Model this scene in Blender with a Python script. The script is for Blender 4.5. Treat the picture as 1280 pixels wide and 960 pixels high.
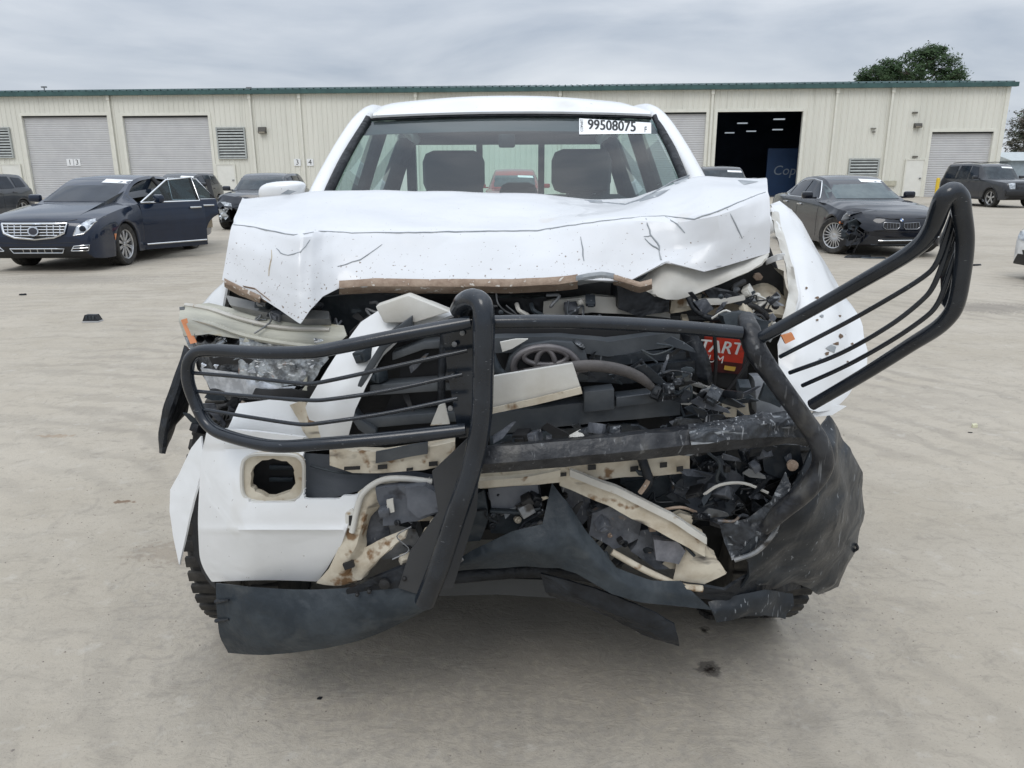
import bpy, bmesh, math, random
from mathutils import Vector, Matrix, noise, geometry
from mathutils.bvhtree import BVHTree

random.seed(7)
for o in list(bpy.data.objects):
    bpy.data.objects.remove(o)
S = bpy.context.scene
C = S.collection

# ------------------------------------------------------------------ camera
F = 960.0                                   # focal length in pixels of a 1280 x 960 picture
CAM = Vector((0.0, 0.0, 1.5))
PITCH, ROLL = 15.5, -0.2
RM = Matrix.Rotation(math.radians(90 - PITCH), 3, 'X') @ Matrix.Rotation(math.radians(ROLL), 3, 'Z')
cam_data = bpy.data.cameras.new('camera')
cam_data.sensor_width = 36.0
cam_data.lens = F / 1280 * 36.0
cam_data.clip_start = 0.05
cam_data.clip_end = 3000
cam = bpy.data.objects.new('camera', cam_data)
C.objects.link(cam)
cam.location = CAM
cam.rotation_euler = RM.to_euler()
S.camera = cam

# ------------------------------------------------------------------ sky, sun, exposure
world = bpy.data.worlds.new('World')
S.world = world
world.use_nodes = True
wt = world.node_tree
wt.nodes.clear()
def wn(t, **k):
    n = wt.nodes.new(t)
    for a, b in k.items():
        setattr(n, a, b)
    return n
w_out = wn('ShaderNodeOutputWorld')
w_bg = wn('ShaderNodeBackground')
w_tc = wn('ShaderNodeTexCoord')
w_sky = wn('ShaderNodeTexSky')
w_sky.sky_type = 'NISHITA'
w_sky.sun_disc = False
SUN_EL, SUN_ROT = 52, 200
w_sky.sun_elevation = math.radians(SUN_EL)
w_sky.sun_rotation = math.radians(SUN_ROT)
w_map = wn('ShaderNodeMapping')
w_map.inputs['Scale'].default_value = (1.0, 1.0, 4.2)
w_map.inputs['Location'].default_value = (0.35, 0.2, 0.4)
w_n1 = wn('ShaderNodeTexNoise')
w_n1.inputs['Scale'].default_value = 2.6
w_n1.inputs['Detail'].default_value = 7
w_n1.inputs['Roughness'].default_value = 0.52
w_n1.inputs['Distortion'].default_value = 0.35
w_r = wn('ShaderNodeValToRGB')
w_r.color_ramp.elements[0].position = 0.34
w_r.color_ramp.elements[0].color = (0.455, 0.515, 0.605, 1)
w_r.color_ramp.elements[1].position = 0.66
w_r.color_ramp.elements[1].color = (0.775, 0.815, 0.87, 1)
w_sep = wn('ShaderNodeSeparateXYZ')
w_m1 = wn('ShaderNodeMath', operation='MULTIPLY')       # overcast sky: brighter towards the zenith
w_m2 = wn('ShaderNodeMath', operation='MULTIPLY_ADD')
w_m2.inputs[1].default_value = 2.0
w_m2.inputs[2].default_value = 1.0
w_scale = wn('ShaderNodeVectorMath', operation='SCALE')
w_ns = wn('ShaderNodeVectorMath', operation='SCALE')
w_ns.inputs['Scale'].default_value = 0.08
w_mix = wn('ShaderNodeMix', data_type='RGBA')
w_mix.inputs[0].default_value = 0.9
L = wt.links.new
L(w_tc.outputs['Generated'], w_map.inputs['Vector'])
L(w_map.outputs[0], w_n1.inputs['Vector'])
L(w_n1.outputs['Fac'], w_r.inputs['Fac'])
L(w_tc.outputs['Generated'], w_sep.inputs[0])
L(w_sep.outputs['Z'], w_m1.inputs[0])
L(w_sep.outputs['Z'], w_m1.inputs[1])
L(w_m1.outputs[0], w_m2.inputs[0])
L(w_r.outputs['Color'], w_scale.inputs[0])
L(w_m2.outputs[0], w_scale.inputs['Scale'])
L(w_sky.outputs['Color'], w_ns.inputs[0])
L(w_ns.outputs[0], w_mix.inputs[6])
L(w_scale.outputs[0], w_mix.inputs[7])
L(w_mix.outputs[2], w_bg.inputs['Color'])
w_bg.inputs['Strength'].default_value = 1.0
L(w_bg.outputs[0], w_out.inputs['Surface'])

sun_data = bpy.data.lights.new('sun', 'SUN')
sun_data.energy = 0.9
sun_data.angle = math.radians(25)
sun_data.color = (1.0, 0.965, 0.915)
sun = bpy.data.objects.new('sun', sun_data)
C.objects.link(sun)
sun.rotation_euler = (math.radians(90 - SUN_EL), 0, math.radians(180 - SUN_ROT))
S.view_settings.view_transform = 'Standard'
S.view_settings.look = 'None'
S.view_settings.exposure = 0.0
S.view_settings.gamma = 1.0
S.view_settings.use_curve_mapping = False

# ------------------------------------------------------------------ pixel helpers
def ray(px, py):
    return RM @ Vector(((px - 640) / F, (480 - py) / F, -1.0))
def P(px, py, Y):
    d = ray(px, py)
    return CAM + d * (Y / d.y)
def G(px, py, z=0.0):
    d = ray(px, py)
    return CAM + d * ((z - CAM.z) / d.z)
def pp(pts, Y=None):
    return [P(p[0], p[1], p[2] if len(p) > 2 else Y) for p in pts]

# ------------------------------------------------------------------ object helpers
def tag(o, label=None, cat=None, group=None, kind=None):
    if label: o['label'] = label
    if cat: o['category'] = cat
    if group: o['group'] = group
    if kind: o['kind'] = kind
    return o
def empty(name, loc=(0, 0, 0), rz=0.0, parent=None):
    o = bpy.data.objects.new(name, None)
    o.empty_display_size = 0.2
    C.objects.link(o)
    o.location = loc
    o.rotation_euler = (0, 0, rz)
    if parent: o.parent = parent
    return o
def world_origin(o):
    v = Vector((0, 0, 0))
    while o:
        v = v + Vector(o.location)
        o = o.parent
    return v
def mesh_obj(name, verts, faces, mat, parent=None, smooth=35, local=False, midx=None):
    """verts are world coordinates unless local: parents here are only ever translated (or local is used)."""
    off = Vector((0, 0, 0))
    if parent is not None and not local:
        off = world_origin(parent)
    me = bpy.data.meshes.new(name)
    me.from_pydata([Vector(v) - off for v in verts], [], faces)
    mats = mat if isinstance(mat, (list, tuple)) else [mat]
    for m in mats:
        me.materials.append(m)
    if midx:
        me.polygons.foreach_set('material_index', midx)
    if smooth:
        me.shade_smooth()
        me.set_sharp_from_angle(angle=math.radians(smooth))
    me.update()
    o = bpy.data.objects.new(name, me)
    C.objects.link(o)
    if parent is not None:
        o.parent = parent
    return o
class MB:
    """collects shapes of ONE part"""
    def __init__(self):
        self.v, self.f = [], []
    def add(self, v, f):
        n = len(self.v)
        self.v += [Vector(x) for x in v]
        self.f += [tuple(i + n for i in q) for q in f]
        return self
    def bm(self, b):
        b.verts.index_update()
        self.add([x.co.copy() for x in b.verts], [[q.index for q in p.verts] for p in b.faces])
        b.free()
        return self
    def box(self, lo, hi, bevel=0.0, mtx=None):
        b = bmesh.new()
        bmesh.ops.create_cube(b, size=1.0)
        lo, hi = Vector(lo), Vector(hi)
        for x in b.verts:
            x.co = Vector([lo[i] + (x.co[i] + 0.5) * (hi[i] - lo[i]) for i in range(3)])
        if bevel:
            bmesh.ops.bevel(b, geom=b.edges[:], offset=bevel, segments=2, affect='EDGES', profile=0.5)
        if mtx:
            bmesh.ops.transform(b, matrix=mtx, verts=b.verts[:])
        return self.bm(b)
    def tube(self, pts, r, seg=12, res=5, smooth=True, cap=True):
        v, f = tube_geo(pts, r, seg, res, smooth, cap)
        return self.add(v, f)
    def lathe(self, prof, seg=32, mtx=None, close=False):
        """prof: (radius, axial) pairs, axis = local X"""
        v, f = [], []
        n = len(prof)
        for i in range(seg):
            a = 2 * math.pi * i / seg
            for r, x in prof:
                q = Vector((x, r * math.cos(a), r * math.sin(a)))
                v.append(mtx @ q if mtx else q)
        for i in range(seg):
            j = (i + 1) % seg
            for k in range(n - 1 if not close else n):
                l = (k + 1) % n
                f.append((i * n + k, j * n + k, j * n + l, i * n + l))
        return self.add(v, f)
    def prism(self, pts, d):
        """polygon (world points) pushed along vector d"""
        pts = [Vector(p) for p in pts]
        d = Vector(d)
        n = len(pts)
        tri = geometry.tessellate_polygon([pts])
        v = pts + [p + d for p in pts]
        f = [tuple(t) for t in tri] + [tuple(n + i for i in reversed(t)) for t in tri]
        f += [(i, (i + 1) % n, (i + 1) % n + n, i + n) for i in range(n)]
        return self.add(v, f)
    def build(self, name, mat, parent=None, smooth=35, local=False, recalc=True):
        o = mesh_obj(name, self.v, self.f, mat, parent, smooth, local)
        if recalc:
            b = bmesh.new(); b.from_mesh(o.data)
            bmesh.ops.recalc_face_normals(b, faces=b.faces[:])
            b.to_mesh(o.data); b.free()
            if smooth:
                o.data.set_sharp_from_angle(angle=math.radians(smooth))
        return o
def catmull(pts, res):
    pts = [Vector(p) for p in pts]
    if len(pts) < 3:
        return [pts[0].lerp(pts[-1], i / res) for i in range(res + 1)]
    out = []
    q = [pts[0] * 2 - pts[1]] + pts + [pts[-1] * 2 - pts[-2]]
    for i in range(1, len(q) - 2):
        a, b, c, d = q[i - 1:i + 3]
        for k in range(res):
            t = k / res
            m1 = (c - a) * 0.5; m2 = (d - b) * 0.5
            lim = (c - b).length
            if m1.length > lim: m1 = m1 * (lim / m1.length)
            if m2.length > lim: m2 = m2 * (lim / m2.length)
            t2, t3 = t * t, t * t * t
            out.append(b * (2 * t3 - 3 * t2 + 1) + m1 * (t3 - 2 * t2 + t) + c * (-2 * t3 + 3 * t2) + m2 * (t3 - t2))
    out.append(pts[-1])
    return out
def tube_geo(pts, r, seg=12, res=5, smooth=True, cap=True):
    n0 = len(pts)
    rs = r if isinstance(r, (list, tuple)) else [r] * n0
    if smooth:
        path = catmull(pts, res)
        rr = []
        for i in range(n0 - 1):
            for k in range(res):
                rr.append(rs[i] + (rs[i + 1] - rs[i]) * k / res)
        rr.append(rs[-1])
        if n0 == 2:
            rr = [rs[0] + (rs[1] - rs[0]) * k / res for k in range(res + 1)]
    else:
        path = [Vector(p) for p in pts]; rr = rs
    v, f = [], []
    n = len(path)
    t = (path[1] - path[0]).normalized()
    up = Vector((0, 0, 1)) if abs(t.z) < 0.9 else Vector((0, 1, 0))
    nx = t.cross(up).normalized()
    for i in range(n):
        if i == 0: t = path[1] - path[0]
        elif i == n - 1: t = path[-1] - path[-2]
        else: t = path[i + 1] - path[i - 1]
        t = t.normalized()
        nx = (nx - t * nx.dot(t)).normalized()
        ny = t.cross(nx)
        for k in range(seg):
            a = 2 * math.pi * k / seg
            v.append(path[i] + (nx * math.cos(a) + ny * math.sin(a)) * rr[i])
    for i in range(n - 1):
        for k in range(seg):
            l = (k + 1) % seg
            f.append((i * seg + k, i * seg + l, (i + 1) * seg + l, (i + 1) * seg + k))
    if cap:
        f.append(tuple(reversed(range(seg))))
        f.append(tuple((n - 1) * seg + k for k in range(seg)))
    return v, f
def tube(name, pts, r, mat, parent=None, seg=12, res=5, smooth=True, local=False):
    v, f = tube_geo(pts, r, seg, res, smooth)
    return mesh_obj(name, v, f, mat, parent, 50, local)
def nz(p, s, seed=0.0):
    return noise.noise(Vector((p[0] * s + seed * 7.1, p[1] * s - seed * 3.3, p[2] * s + seed)))
def sheet(name, rows, mat, parent=None, thick=0.004, n=6, m=6, smooth=2, crump=0.0, cs=9.0, seed=1.0, ridge=0.0, curve=False, shade=40):
    """dense bent sheet through a grid of points, with thickness, dents and creases"""
    g = []
    for row in rows:
        if curve:
            g.append(catmull(row, n))
        else:
            r = []
            for a, b in zip(row[:-1], row[1:]):
                r += [a.lerp(b, k / n) for k in range(n)]
            g.append(r + [row[-1]])
    cols = len(g[0])
    full = []
    if curve:
        cc = [catmull([g[i][j] for i in range(len(g))], m) for j in range(cols)]
        full = [[cc[j][i] for j in range(cols)] for i in range(len(cc[0]))]
    else:
        for a, b in zip(g[:-1], g[1:]):
            for k in range(m):
                full.append([a[j].lerp(b[j], k / m) for j in range(cols)])
        full.append(g[-1])
    R_ = len(full)
    for _ in range(smooth):
        new = [list(r) for r in full]
        for i in range(1, R_ - 1):
            for j in range(1, cols - 1):
                new[i][j] = (full[i][j] * 2 + full[i - 1][j] + full[i + 1][j] + full[i][j - 1] + full[i][j + 1]) / 6
        full = new
    def nrm(i, j):
        a = full[min(i + 1, R_ - 1)][j] - full[max(i - 1, 0)][j]
        b = full[i][min(j + 1, cols - 1)] - full[i][max(j - 1, 0)]
        c = a.cross(b)
        return c.normalized() if c.length > 1e-12 else Vector((0, -1, 0))
    N = [[nrm(i, j) for j in range(cols)] for i in range(R_)]
    if crump or ridge:
        for i in range(R_):
            for j in range(cols):
                p = full[i][j]
                d = 0.0
                if crump:
                    d += crump * (nz(p, cs, seed) + 0.5 * nz(p, cs * 2.3, seed + 3))
                if ridge:
                    d += ridge * (0.5 - abs(nz(p, cs * 0.8, seed + 9)) * 2)
                full[i][j] = p + N[i][j] * d
        N = [[nrm(i, j) for j in range(cols)] for i in range(R_)]
    v = [full[i][j] + N[i][j] * thick / 2 for i in range(R_) for j in range(cols)]
    k0 = len(v)
    v += [full[i][j] - N[i][j] * thick / 2 for i in range(R_) for j in range(cols)]
    f = []
    for i in range(R_ - 1):
        for j in range(cols - 1):
            a, b, c, d = i * cols + j, i * cols + j + 1, (i + 1) * cols + j + 1, (i + 1) * cols + j
            f.append((d, c, b, a)); f.append((a + k0, b + k0, c + k0, d + k0))
    ring = [j for j in range(cols)] + [i * cols + cols - 1 for i in range(1, R_)] + \
           [(R_ - 1) * cols + j for j in range(cols - 2, -1, -1)] + [i * cols for i in range(R_ - 2, 0, -1)]
    for a, b in zip(ring, ring[1:] + ring[:1]):
        f.append((a, b, b + k0, a + k0))
    return mesh_obj(name, v, f, mat, parent, shade)
def plate(name, pts, mat, parent=None, thick=0.01, d=None, crump=0.0, cs=12.0, seed=1.0, cut=0.03, bevel=0.0, shade=35):
    """plate from an outline of world points, pushed back along d (default +Y), optionally crumpled"""
    pts = [Vector(p) for p in pts]
    d = Vector(d) if d else Vector((0, thick, 0))
    b = bmesh.new()
    vs = [b.verts.new(p) for p in pts]
    f0 = b.faces.new(vs)
    if crump:
        lo = [min(p[i] for p in pts) for i in range(3)]; hi = [max(p[i] for p in pts) for i in range(3)]
        nrm_ = f0.normal.copy()
        bmesh.ops.triangulate(b, faces=b.faces[:])
        for ax in range(3):
            k = lo[ax] + cut
            while k < hi[ax] and (hi[ax] - lo[ax]) > cut * 1.2:
                co = [0, 0, 0]; co[ax] = k
                no = [0, 0, 0]; no[ax] = 1
                bmesh.ops.bisect_plane(b, geom=b.verts[:] + b.edges[:] + b.faces[:], plane_co=co, plane_no=no, dist=1e-5)
                k += cut
    r = bmesh.ops.extrude_face_region(b, geom=b.faces[:])
    ev = [x for x in r['geom'] if isinstance(x, bmesh.types.BMVert)]
    for x in ev:
        x.co += d
    if crump:
        for x in b.verts:
            p = x.co
            x.co = p + Vector((nz(p, cs, seed), nz(p, cs, seed + 5), nz(p, cs, seed + 11))) * crump
    bmesh.ops.recalc_face_normals(b, faces=b.faces[:])
    if bevel:
        es = [e for e in b.edges if len(e.link_faces) == 2 and e.calc_face_angle(0) > 0.6]
        bmesh.ops.bevel(b, geom=es, offset=bevel, segments=2, affect='EDGES', profile=0.5, clamp_overlap=True)
    if not crump:
        bmesh.ops.triangulate(b, faces=[q for q in b.faces if len(q.verts) > 4])
    m = MB(); m.bm(b)
    return mesh_obj(name, m.v, m.f, mat, parent, shade)
def text_geo(s, size, align='CENTER'):
    cu = bpy.data.curves.new('t', 'FONT')
    cu.body = s; cu.size = size; cu.align_x = align; cu.align_y = 'CENTER'
    cu.extrude = 0.0
    cu.resolution_u = 3
    o = bpy.data.objects.new('t', cu)
    C.objects.link(o)
    dg = bpy.context.evaluated_depsgraph_get()
    me = bpy.data.meshes.new_from_object(o.evaluated_get(dg))
    v = [x.co.copy() for x in me.vertices]; f = [tuple(p.vertices) for p in me.polygons]
    bpy.data.objects.remove(o); bpy.data.curves.remove(cu); bpy.data.meshes.remove(me)
    return v, f
def bvh_of(*objs):
    v, f = [], []
    for o in objs:
        n = len(v); off = world_origin(o)
        v += [x.co + off for x in o.data.vertices]
        f += [tuple(i + n for i in p.vertices) for p in o.data.polygons]
    return BVHTree.FromPolygons(v, f)
def on_surf(bvh, px, py, off=0.002, default=2.0):
    d = ray(px, py).normalized()
    h = bvh.ray_cast(CAM, d)
    if h[0] is None:
        return P(px, py, default)
    return h[0] - d * off

# ------------------------------------------------------------------ materials
MATS = {}
def M(name, col, rough=0.5, metal=0.0, col2=None, ns=4.0, ramp=(0.4, 0.62), bump=0.0, bs=60.0, coat=0.0,
      spots=None, stretch=None, spec=0.5, trans=0.0, wear=None, zspot=None, dent=0.0, ds=14.0):
    """procedural material: base colour mixed with a second by noise, optional speckle / streak layers, fine bump.
       spots / wear: (colour, scale, threshold, width, stretch)"""
    if name in MATS: return MATS[name]
    m = bpy.data.materials.new(name)
    m.use_nodes = True
    t = m.node_tree; n = t.nodes; l = t.links.new
    bs_ = n['Principled BSDF']
    tc = n.new('ShaderNodeTexCoord')
    vec = tc.outputs['Object']
    if stretch:
        mp = n.new('ShaderNodeMapping'); mp.inputs['Scale'].default_value = stretch
        l(vec, mp.inputs['Vector']); svec = mp.outputs[0]
    else: svec = vec
    no = n.new('ShaderNodeTexNoise'); no.inputs['Scale'].default_value = ns
    no.inputs['Detail'].default_value = 8; no.inputs['Roughness'].default_value = 0.62
    l(svec, no.inputs['Vector'])
    rp = n.new('ShaderNodeValToRGB')
    c2 = col2 if col2 else tuple(c * 0.85 for c in col)
    rp.color_ramp.elements[0].position = ramp[0]; rp.color_ramp.elements[0].color = (*col, 1)
    rp.color_ramp.elements[1].position = ramp[1]; rp.color_ramp.elements[1].color = (*c2, 1)
    l(no.outputs['Fac'], rp.inputs['Fac'])
    out = rp.outputs['Color']
    for lay in (spots, wear):
        if not lay: continue
        lc, ls, th, wd, st = lay
        v2 = vec
        if st:
            mp = n.new('ShaderNodeMapping'); mp.inputs['Scale'].default_value = st
            mp.inputs['Rotation'].default_value = (0.3, 0.5, 0.2)
            l(vec, mp.inputs['Vector']); v2 = mp.outputs[0]
        n2 = n.new('ShaderNodeTexNoise'); n2.inputs['Scale'].default_value = ls
        n2.inputs['Detail'].default_value = 3
        l(v2, n2.inputs['Vector'])
        mr = n.new('ShaderNodeMapRange')
        mr.inputs['From Min'].default_value = th; mr.inputs['From Max'].default_value = th + wd
        l(n2.outputs['Fac'], mr.inputs['Value'])
        fac = mr.outputs[0]
        if zspot and lay is spots:          # mud thrown up: denser towards the lower, front edge
            sx_ = n.new('ShaderNodeSeparateXYZ'); l(vec, sx_.inputs[0])
            zm = n.new('ShaderNodeMapRange'); zm.inputs['From Min'].default_value = zspot[1]; zm.inputs['From Max'].default_value = zspot[0]
            zm.inputs['To Min'].default_value = 0.06; zm.inputs['To Max'].default_value = -0.03
            l(sx_.outputs['Z'], zm.inputs['Value'])
            ad = n.new('ShaderNodeMath'); ad.operation = 'SUBTRACT'; l(n2.outputs['Fac'], ad.inputs[0]); l(zm.outputs[0], ad.inputs[1])
            l(ad.outputs[0], mr.inputs['Value'])
        mx = n.new('ShaderNodeMix'); mx.data_type = 'RGBA'
        l(fac, mx.inputs[0]); l(out, mx.inputs[6]); mx.inputs[7].default_value = (*lc, 1)
        out = mx.outputs[2]
    l(out, bs_.inputs['Base Color'])
    rr = n.new('ShaderNodeMapRange')
    rr.inputs['To Min'].default_value = max(0.02, rough - 0.08); rr.inputs['To Max'].default_value = min(1, rough + 0.12)
    l(no.outputs['Fac'], rr.inputs['Value']); l(rr.outputs[0], bs_.inputs['Roughness'])
    bs_.inputs['Metallic'].default_value = metal
    bs_.inputs['Specular IOR Level'].default_value = spec
    bs_.inputs['Coat Weight'].default_value = coat
    bs_.inputs['Coat Roughness'].default_value = 0.06
    if trans: bs_.inputs['Transmission Weight'].default_value = trans
    if bump:
        nb = n.new('ShaderNodeTexNoise'); nb.inputs['Scale'].default_value = bs; nb.inputs['Detail'].default_value = 5
        l(svec, nb.inputs['Vector'])
        bp = n.new('ShaderNodeBump'); bp.inputs['Strength'].default_value = bump; bp.inputs['Distance'].default_value = 0.01
        l(nb.outputs['Fac'], bp.inputs['Height'])
        if dent:
            nd = n.new('ShaderNodeTexNoise'); nd.inputs['Scale'].default_value = ds; nd.inputs['Detail'].default_value = 2
            nd.inputs['Distortion'].default_value = 0.8
            l(svec, nd.inputs['Vector'])
            b2 = n.new('ShaderNodeBump'); b2.inputs['Strength'].default_value = dent; b2.inputs['Distance'].default_value = 0.03
            l(nd.outputs['Fac'], b2.inputs['Height']); l(b2.outputs[0], bp.inputs['Normal'])
        l(bp.outputs[0], bs_.inputs['Normal'])
    MATS[name] = m
    return m
def glass(name, tint, refl=0.06, rough=0.02, dirt=0.0):
    """thin pane: tinted see-through with a Fresnel reflection and a film of dust"""
    if name in MATS: return MATS[name]
    m = bpy.data.materials.new(name); m.use_nodes = True
    t = m.node_tree; n = t.nodes; l = t.links.new
    n.remove(n['Principled BSDF'])
    out = n['Material Output']
    tr = n.new('ShaderNodeBsdfTransparent'); tr.inputs[0].default_value = (*tint, 1)
    gl = n.new('ShaderNodeBsdfGlossy'); gl.inputs['Roughness'].default_value = rough
    fr = n.new('ShaderNodeLayerWeight'); fr.inputs['Blend'].default_value = 0.5
    pw = n.new('ShaderNodeMath'); pw.operation = 'POWER'; pw.inputs[1].default_value = 5.0
    l(fr.outputs['Facing'], pw.inputs[0])
    ad = n.new('ShaderNodeMath'); ad.operation = 'ADD'; ad.inputs[1].default_value = refl; ad.use_clamp = True
    l(pw.outputs[0], ad.inputs[0])
    mx = n.new('ShaderNodeMixShader')
    l(ad.outputs[0], mx.inputs[0]); l(tr.outputs[0], mx.inputs[1]); l(gl.outputs[0], mx.inputs[2])
    res = mx.outputs[0]
    if dirt:
        df = n.new('ShaderNodeBsdfDiffuse'); df.inputs[0].default_value = (0.5, 0.5, 0.47, 1)
        no = n.new('ShaderNodeTexNoise'); no.inputs['Scale'].default_value = 6; no.inputs['Detail'].default_value = 6
        tc = n.new('ShaderNodeTexCoord'); l(tc.outputs['Object'], no.inputs['Vector'])
        mu = n.new('ShaderNodeMath'); mu.operation = 'MULTIPLY'; mu.inputs[1].default_value = dirt
        l(no.outputs['Fac'], mu.inputs[0])
        m2 = n.new('ShaderNodeMixShader')
        l(mu.outputs[0], m2.inputs[0]); l(res, m2.inputs[1]); l(df.outputs[0], m2.inputs[2])
        res = m2.outputs[0]
    l(res, out.inputs['Surface'])
    MATS[name] = m
    return m
def emit(name, col, st):
    m = bpy.data.materials.new(name); m.use_nodes = True
    b = m.node_tree.nodes['Principled BSDF']
    b.inputs['Base Color'].default_value = (*col, 1)
    b.inputs['Emission Color'].default_value = (*col, 1)
    b.inputs['Emission Strength'].default_value = st
    return m

WHITE = M('truck_white_paint', (0.74, 0.75, 0.755), 0.34, col2=(0.70, 0.71, 0.71), ns=3, coat=0.35, bump=0.02, bs=25, dent=.2, ds=6,
          spots=((0.16, 0.12, 0.085), 75, 0.725, 0.03, None), wear=((0.52, 0.49, 0.43), 4, 0.62, 0.2, None))
HOODW = M('muddied_white_hood', (0.64, 0.65, 0.665), 0.34, col2=(0.61, 0.62, 0.63), ns=3, coat=0.35, bump=0.02, bs=25, dent=.3, ds=6,
          spots=((0.17, 0.125, 0.09), 130, 0.668, 0.03, None), zspot=(1.18, 1.40), wear=((0.52, 0.48, 0.42), 5, 0.66, 0.14, None))
WHITE2 = M('plain_white_paint', (0.70, 0.71, 0.71), 0.35, col2=(0.64, 0.645, 0.64), ns=5, coat=0.3)
CREAM = M('dirty_cream_plastic', (0.58, 0.53, 0.43), 0.6, col2=(0.42, 0.36, 0.27), ns=12, bump=0.15, bs=40,
          spots=((0.20, 0.12, 0.06), 22, 0.60, 0.08, None), wear=((0.09, 0.08, 0.07), 9, 0.64, 0.1, (1, 1, 3)))
CREAMW = M('bare_white_panel', (0.60, 0.59, 0.55), 0.5, col2=(0.50, 0.48, 0.43), ns=6, bump=0.08, bs=30,
           spots=((0.33, 0.25, 0.16), 16, 0.66, 0.05, None))
RUST = M('rusty_bare_edge', (0.36, 0.275, 0.21), 0.8, col2=(0.27, 0.195, 0.145), ns=30, bump=0.3, bs=120,
         spots=((0.62, 0.58, 0.52), 60, 0.64, 0.04, None))
PRIMER = M('grey_primer', (0.22, 0.24, 0.26), 0.6, col2=(0.34, 0.36, 0.37), ns=25, bump=0.1)
BLKTUBE = M('black_powder_coat', (0.007, 0.010, 0.015), 0.17, col2=(0.016, 0.021, 0.029), ns=9, bump=0.02, bs=180, spec=0.55,
            spots=((0.12, 0.13, 0.14), 60, 0.70, 0.05, (1, 1, 4)))
BLKTUBE2 = M('worn_black_powder_coat', (0.010, 0.011, 0.014), 0.36, col2=(0.034, 0.036, 0.040), ns=14, bump=0.15, bs=120, spec=.4, dent=.3, ds=14,
             spots=((0.13, 0.135, 0.14), 10, 0.65, 0.07, (9, 9, 0.5)), wear=((0.075, 0.072, 0.066), 9, 0.54, 0.2, (2, 2, 1)))
PLASTIC = M('black_trim_plastic', (0.006, 0.007, 0.009), 0.42, col2=(0.024, 0.028, 0.034), ns=11, bump=0.2, bs=90, spec=0.3, dent=.5, ds=16, ramp=(.38, .7))
PLASTIC2 = M('grey_trim_plastic', (0.020, 0.027, 0.034), 0.46, col2=(0.046, 0.056, 0.064), ns=8, bump=0.15, bs=90, spec=0.32, dent=.35, ds=10,
             spots=((0.075, 0.08, 0.08), 9, 0.58, 0.25, (1, 1, 2)))
SCRATCH = M('scraped_black_plastic', (0.010, 0.011, 0.014), 0.36, col2=(0.05, 0.056, 0.064), ns=14, bump=0.35, bs=60, spec=.35, dent=.8, ds=18,
            spots=((0.30, 0.31, 0.325), 10, 0.63, 0.06, (12, 12, 0.5)), wear=((0.26, 0.275, 0.29), 8, 0.62, 0.06, (0.8, 8, 9)))
SCUFF = M('scuffed_black_plastic', (0.010, 0.013, 0.017), 0.32, col2=(0.030, 0.036, 0.043), ns=5, bump=0.12, bs=60, spec=.35, dent=.35, ds=9,
          spots=((0.20, 0.215, 0.23), 12, 0.655, 0.05, (10, 10, 0.9)))
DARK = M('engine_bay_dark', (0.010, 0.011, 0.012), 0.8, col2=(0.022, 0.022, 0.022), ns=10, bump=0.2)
GREYMETAL = M('dull_grey_metal', (0.16, 0.17, 0.18), 0.45, metal=0.4, col2=(0.28, 0.28, 0.28), ns=14, bump=0.2, bs=50,
              spots=((0.05, 0.045, 0.04), 20, 0.6, 0.1, None))
CHARC = M('charcoal_module', (0.045, 0.050, 0.060), 0.36, col2=(0.12, 0.128, 0.145), ns=12, bump=0.25, bs=60, dent=.4, ds=16, spec=.4,
          spots=((0.34, 0.34, 0.34), 30, 0.66, 0.06, (5, 1, 1)), wear=((0.20, 0.15, 0.11), 18, 0.64, 0.1, None))
RUBBER = M('tyre_rubber', (0.016, 0.016, 0.016), 0.8, col2=(0.05, 0.046, 0.04), ns=14, bump=0.3, bs=70)
CHROME = M('chrome', (0.72, 0.73, 0.74), 0.12, metal=1.0, col2=(0.6, 0.61, 0.62))
ALLOY = M('alloy_rim', (0.62, 0.62, 0.62), 0.3, metal=0.85, col2=(0.45, 0.45, 0.45), ns=20)
DARKGLASS = M('dark_car_glass', (0.008, 0.013, 0.022), 0.05, col2=(0.016, 0.023, 0.034), spec=0.35)
SEAT = M('seat_fabric', (0.045, 0.048, 0.054), 0.9, col2=(0.05, 0.052, 0.056), ns=20, bump=0.2)
AMBER = M('amber_lens', (0.66, 0.25, 0.10), 0.2, col2=(0.55, 0.20, 0.08), ns=20, spec=0.7)
LENS = M('broken_clear_lens', (0.42, 0.45, 0.47), 0.16, col2=(0.14, 0.15, 0.16), ns=34, ramp=(0.42, 0.56), bump=0.6, bs=70, metal=0.35,
         spots=((0.80, 0.82, 0.84), 30, 0.62, 0.03, (1, 3, 4)), wear=((0.34, 0.20, 0.15), 22, 0.68, 0.06, None))
LABELW = M('white_label', (0.83, 0.84, 0.84), 0.5, col2=(0.78, 0.79, 0.79))
INK = M('black_ink', (0.012, 0.012, 0.013), 0.6)
PARCH = M('oxidised_yellow_lens', (0.34, 0.335, 0.29), 0.18, col2=(0.56, 0.55, 0.46), ns=5, ramp=(.36, .64), stretch=(.5, .5, 6), bump=0.05,
          spots=((0.36, 0.32, 0.22), 10, 0.64, 0.1, (1, 1, 4)))
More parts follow.
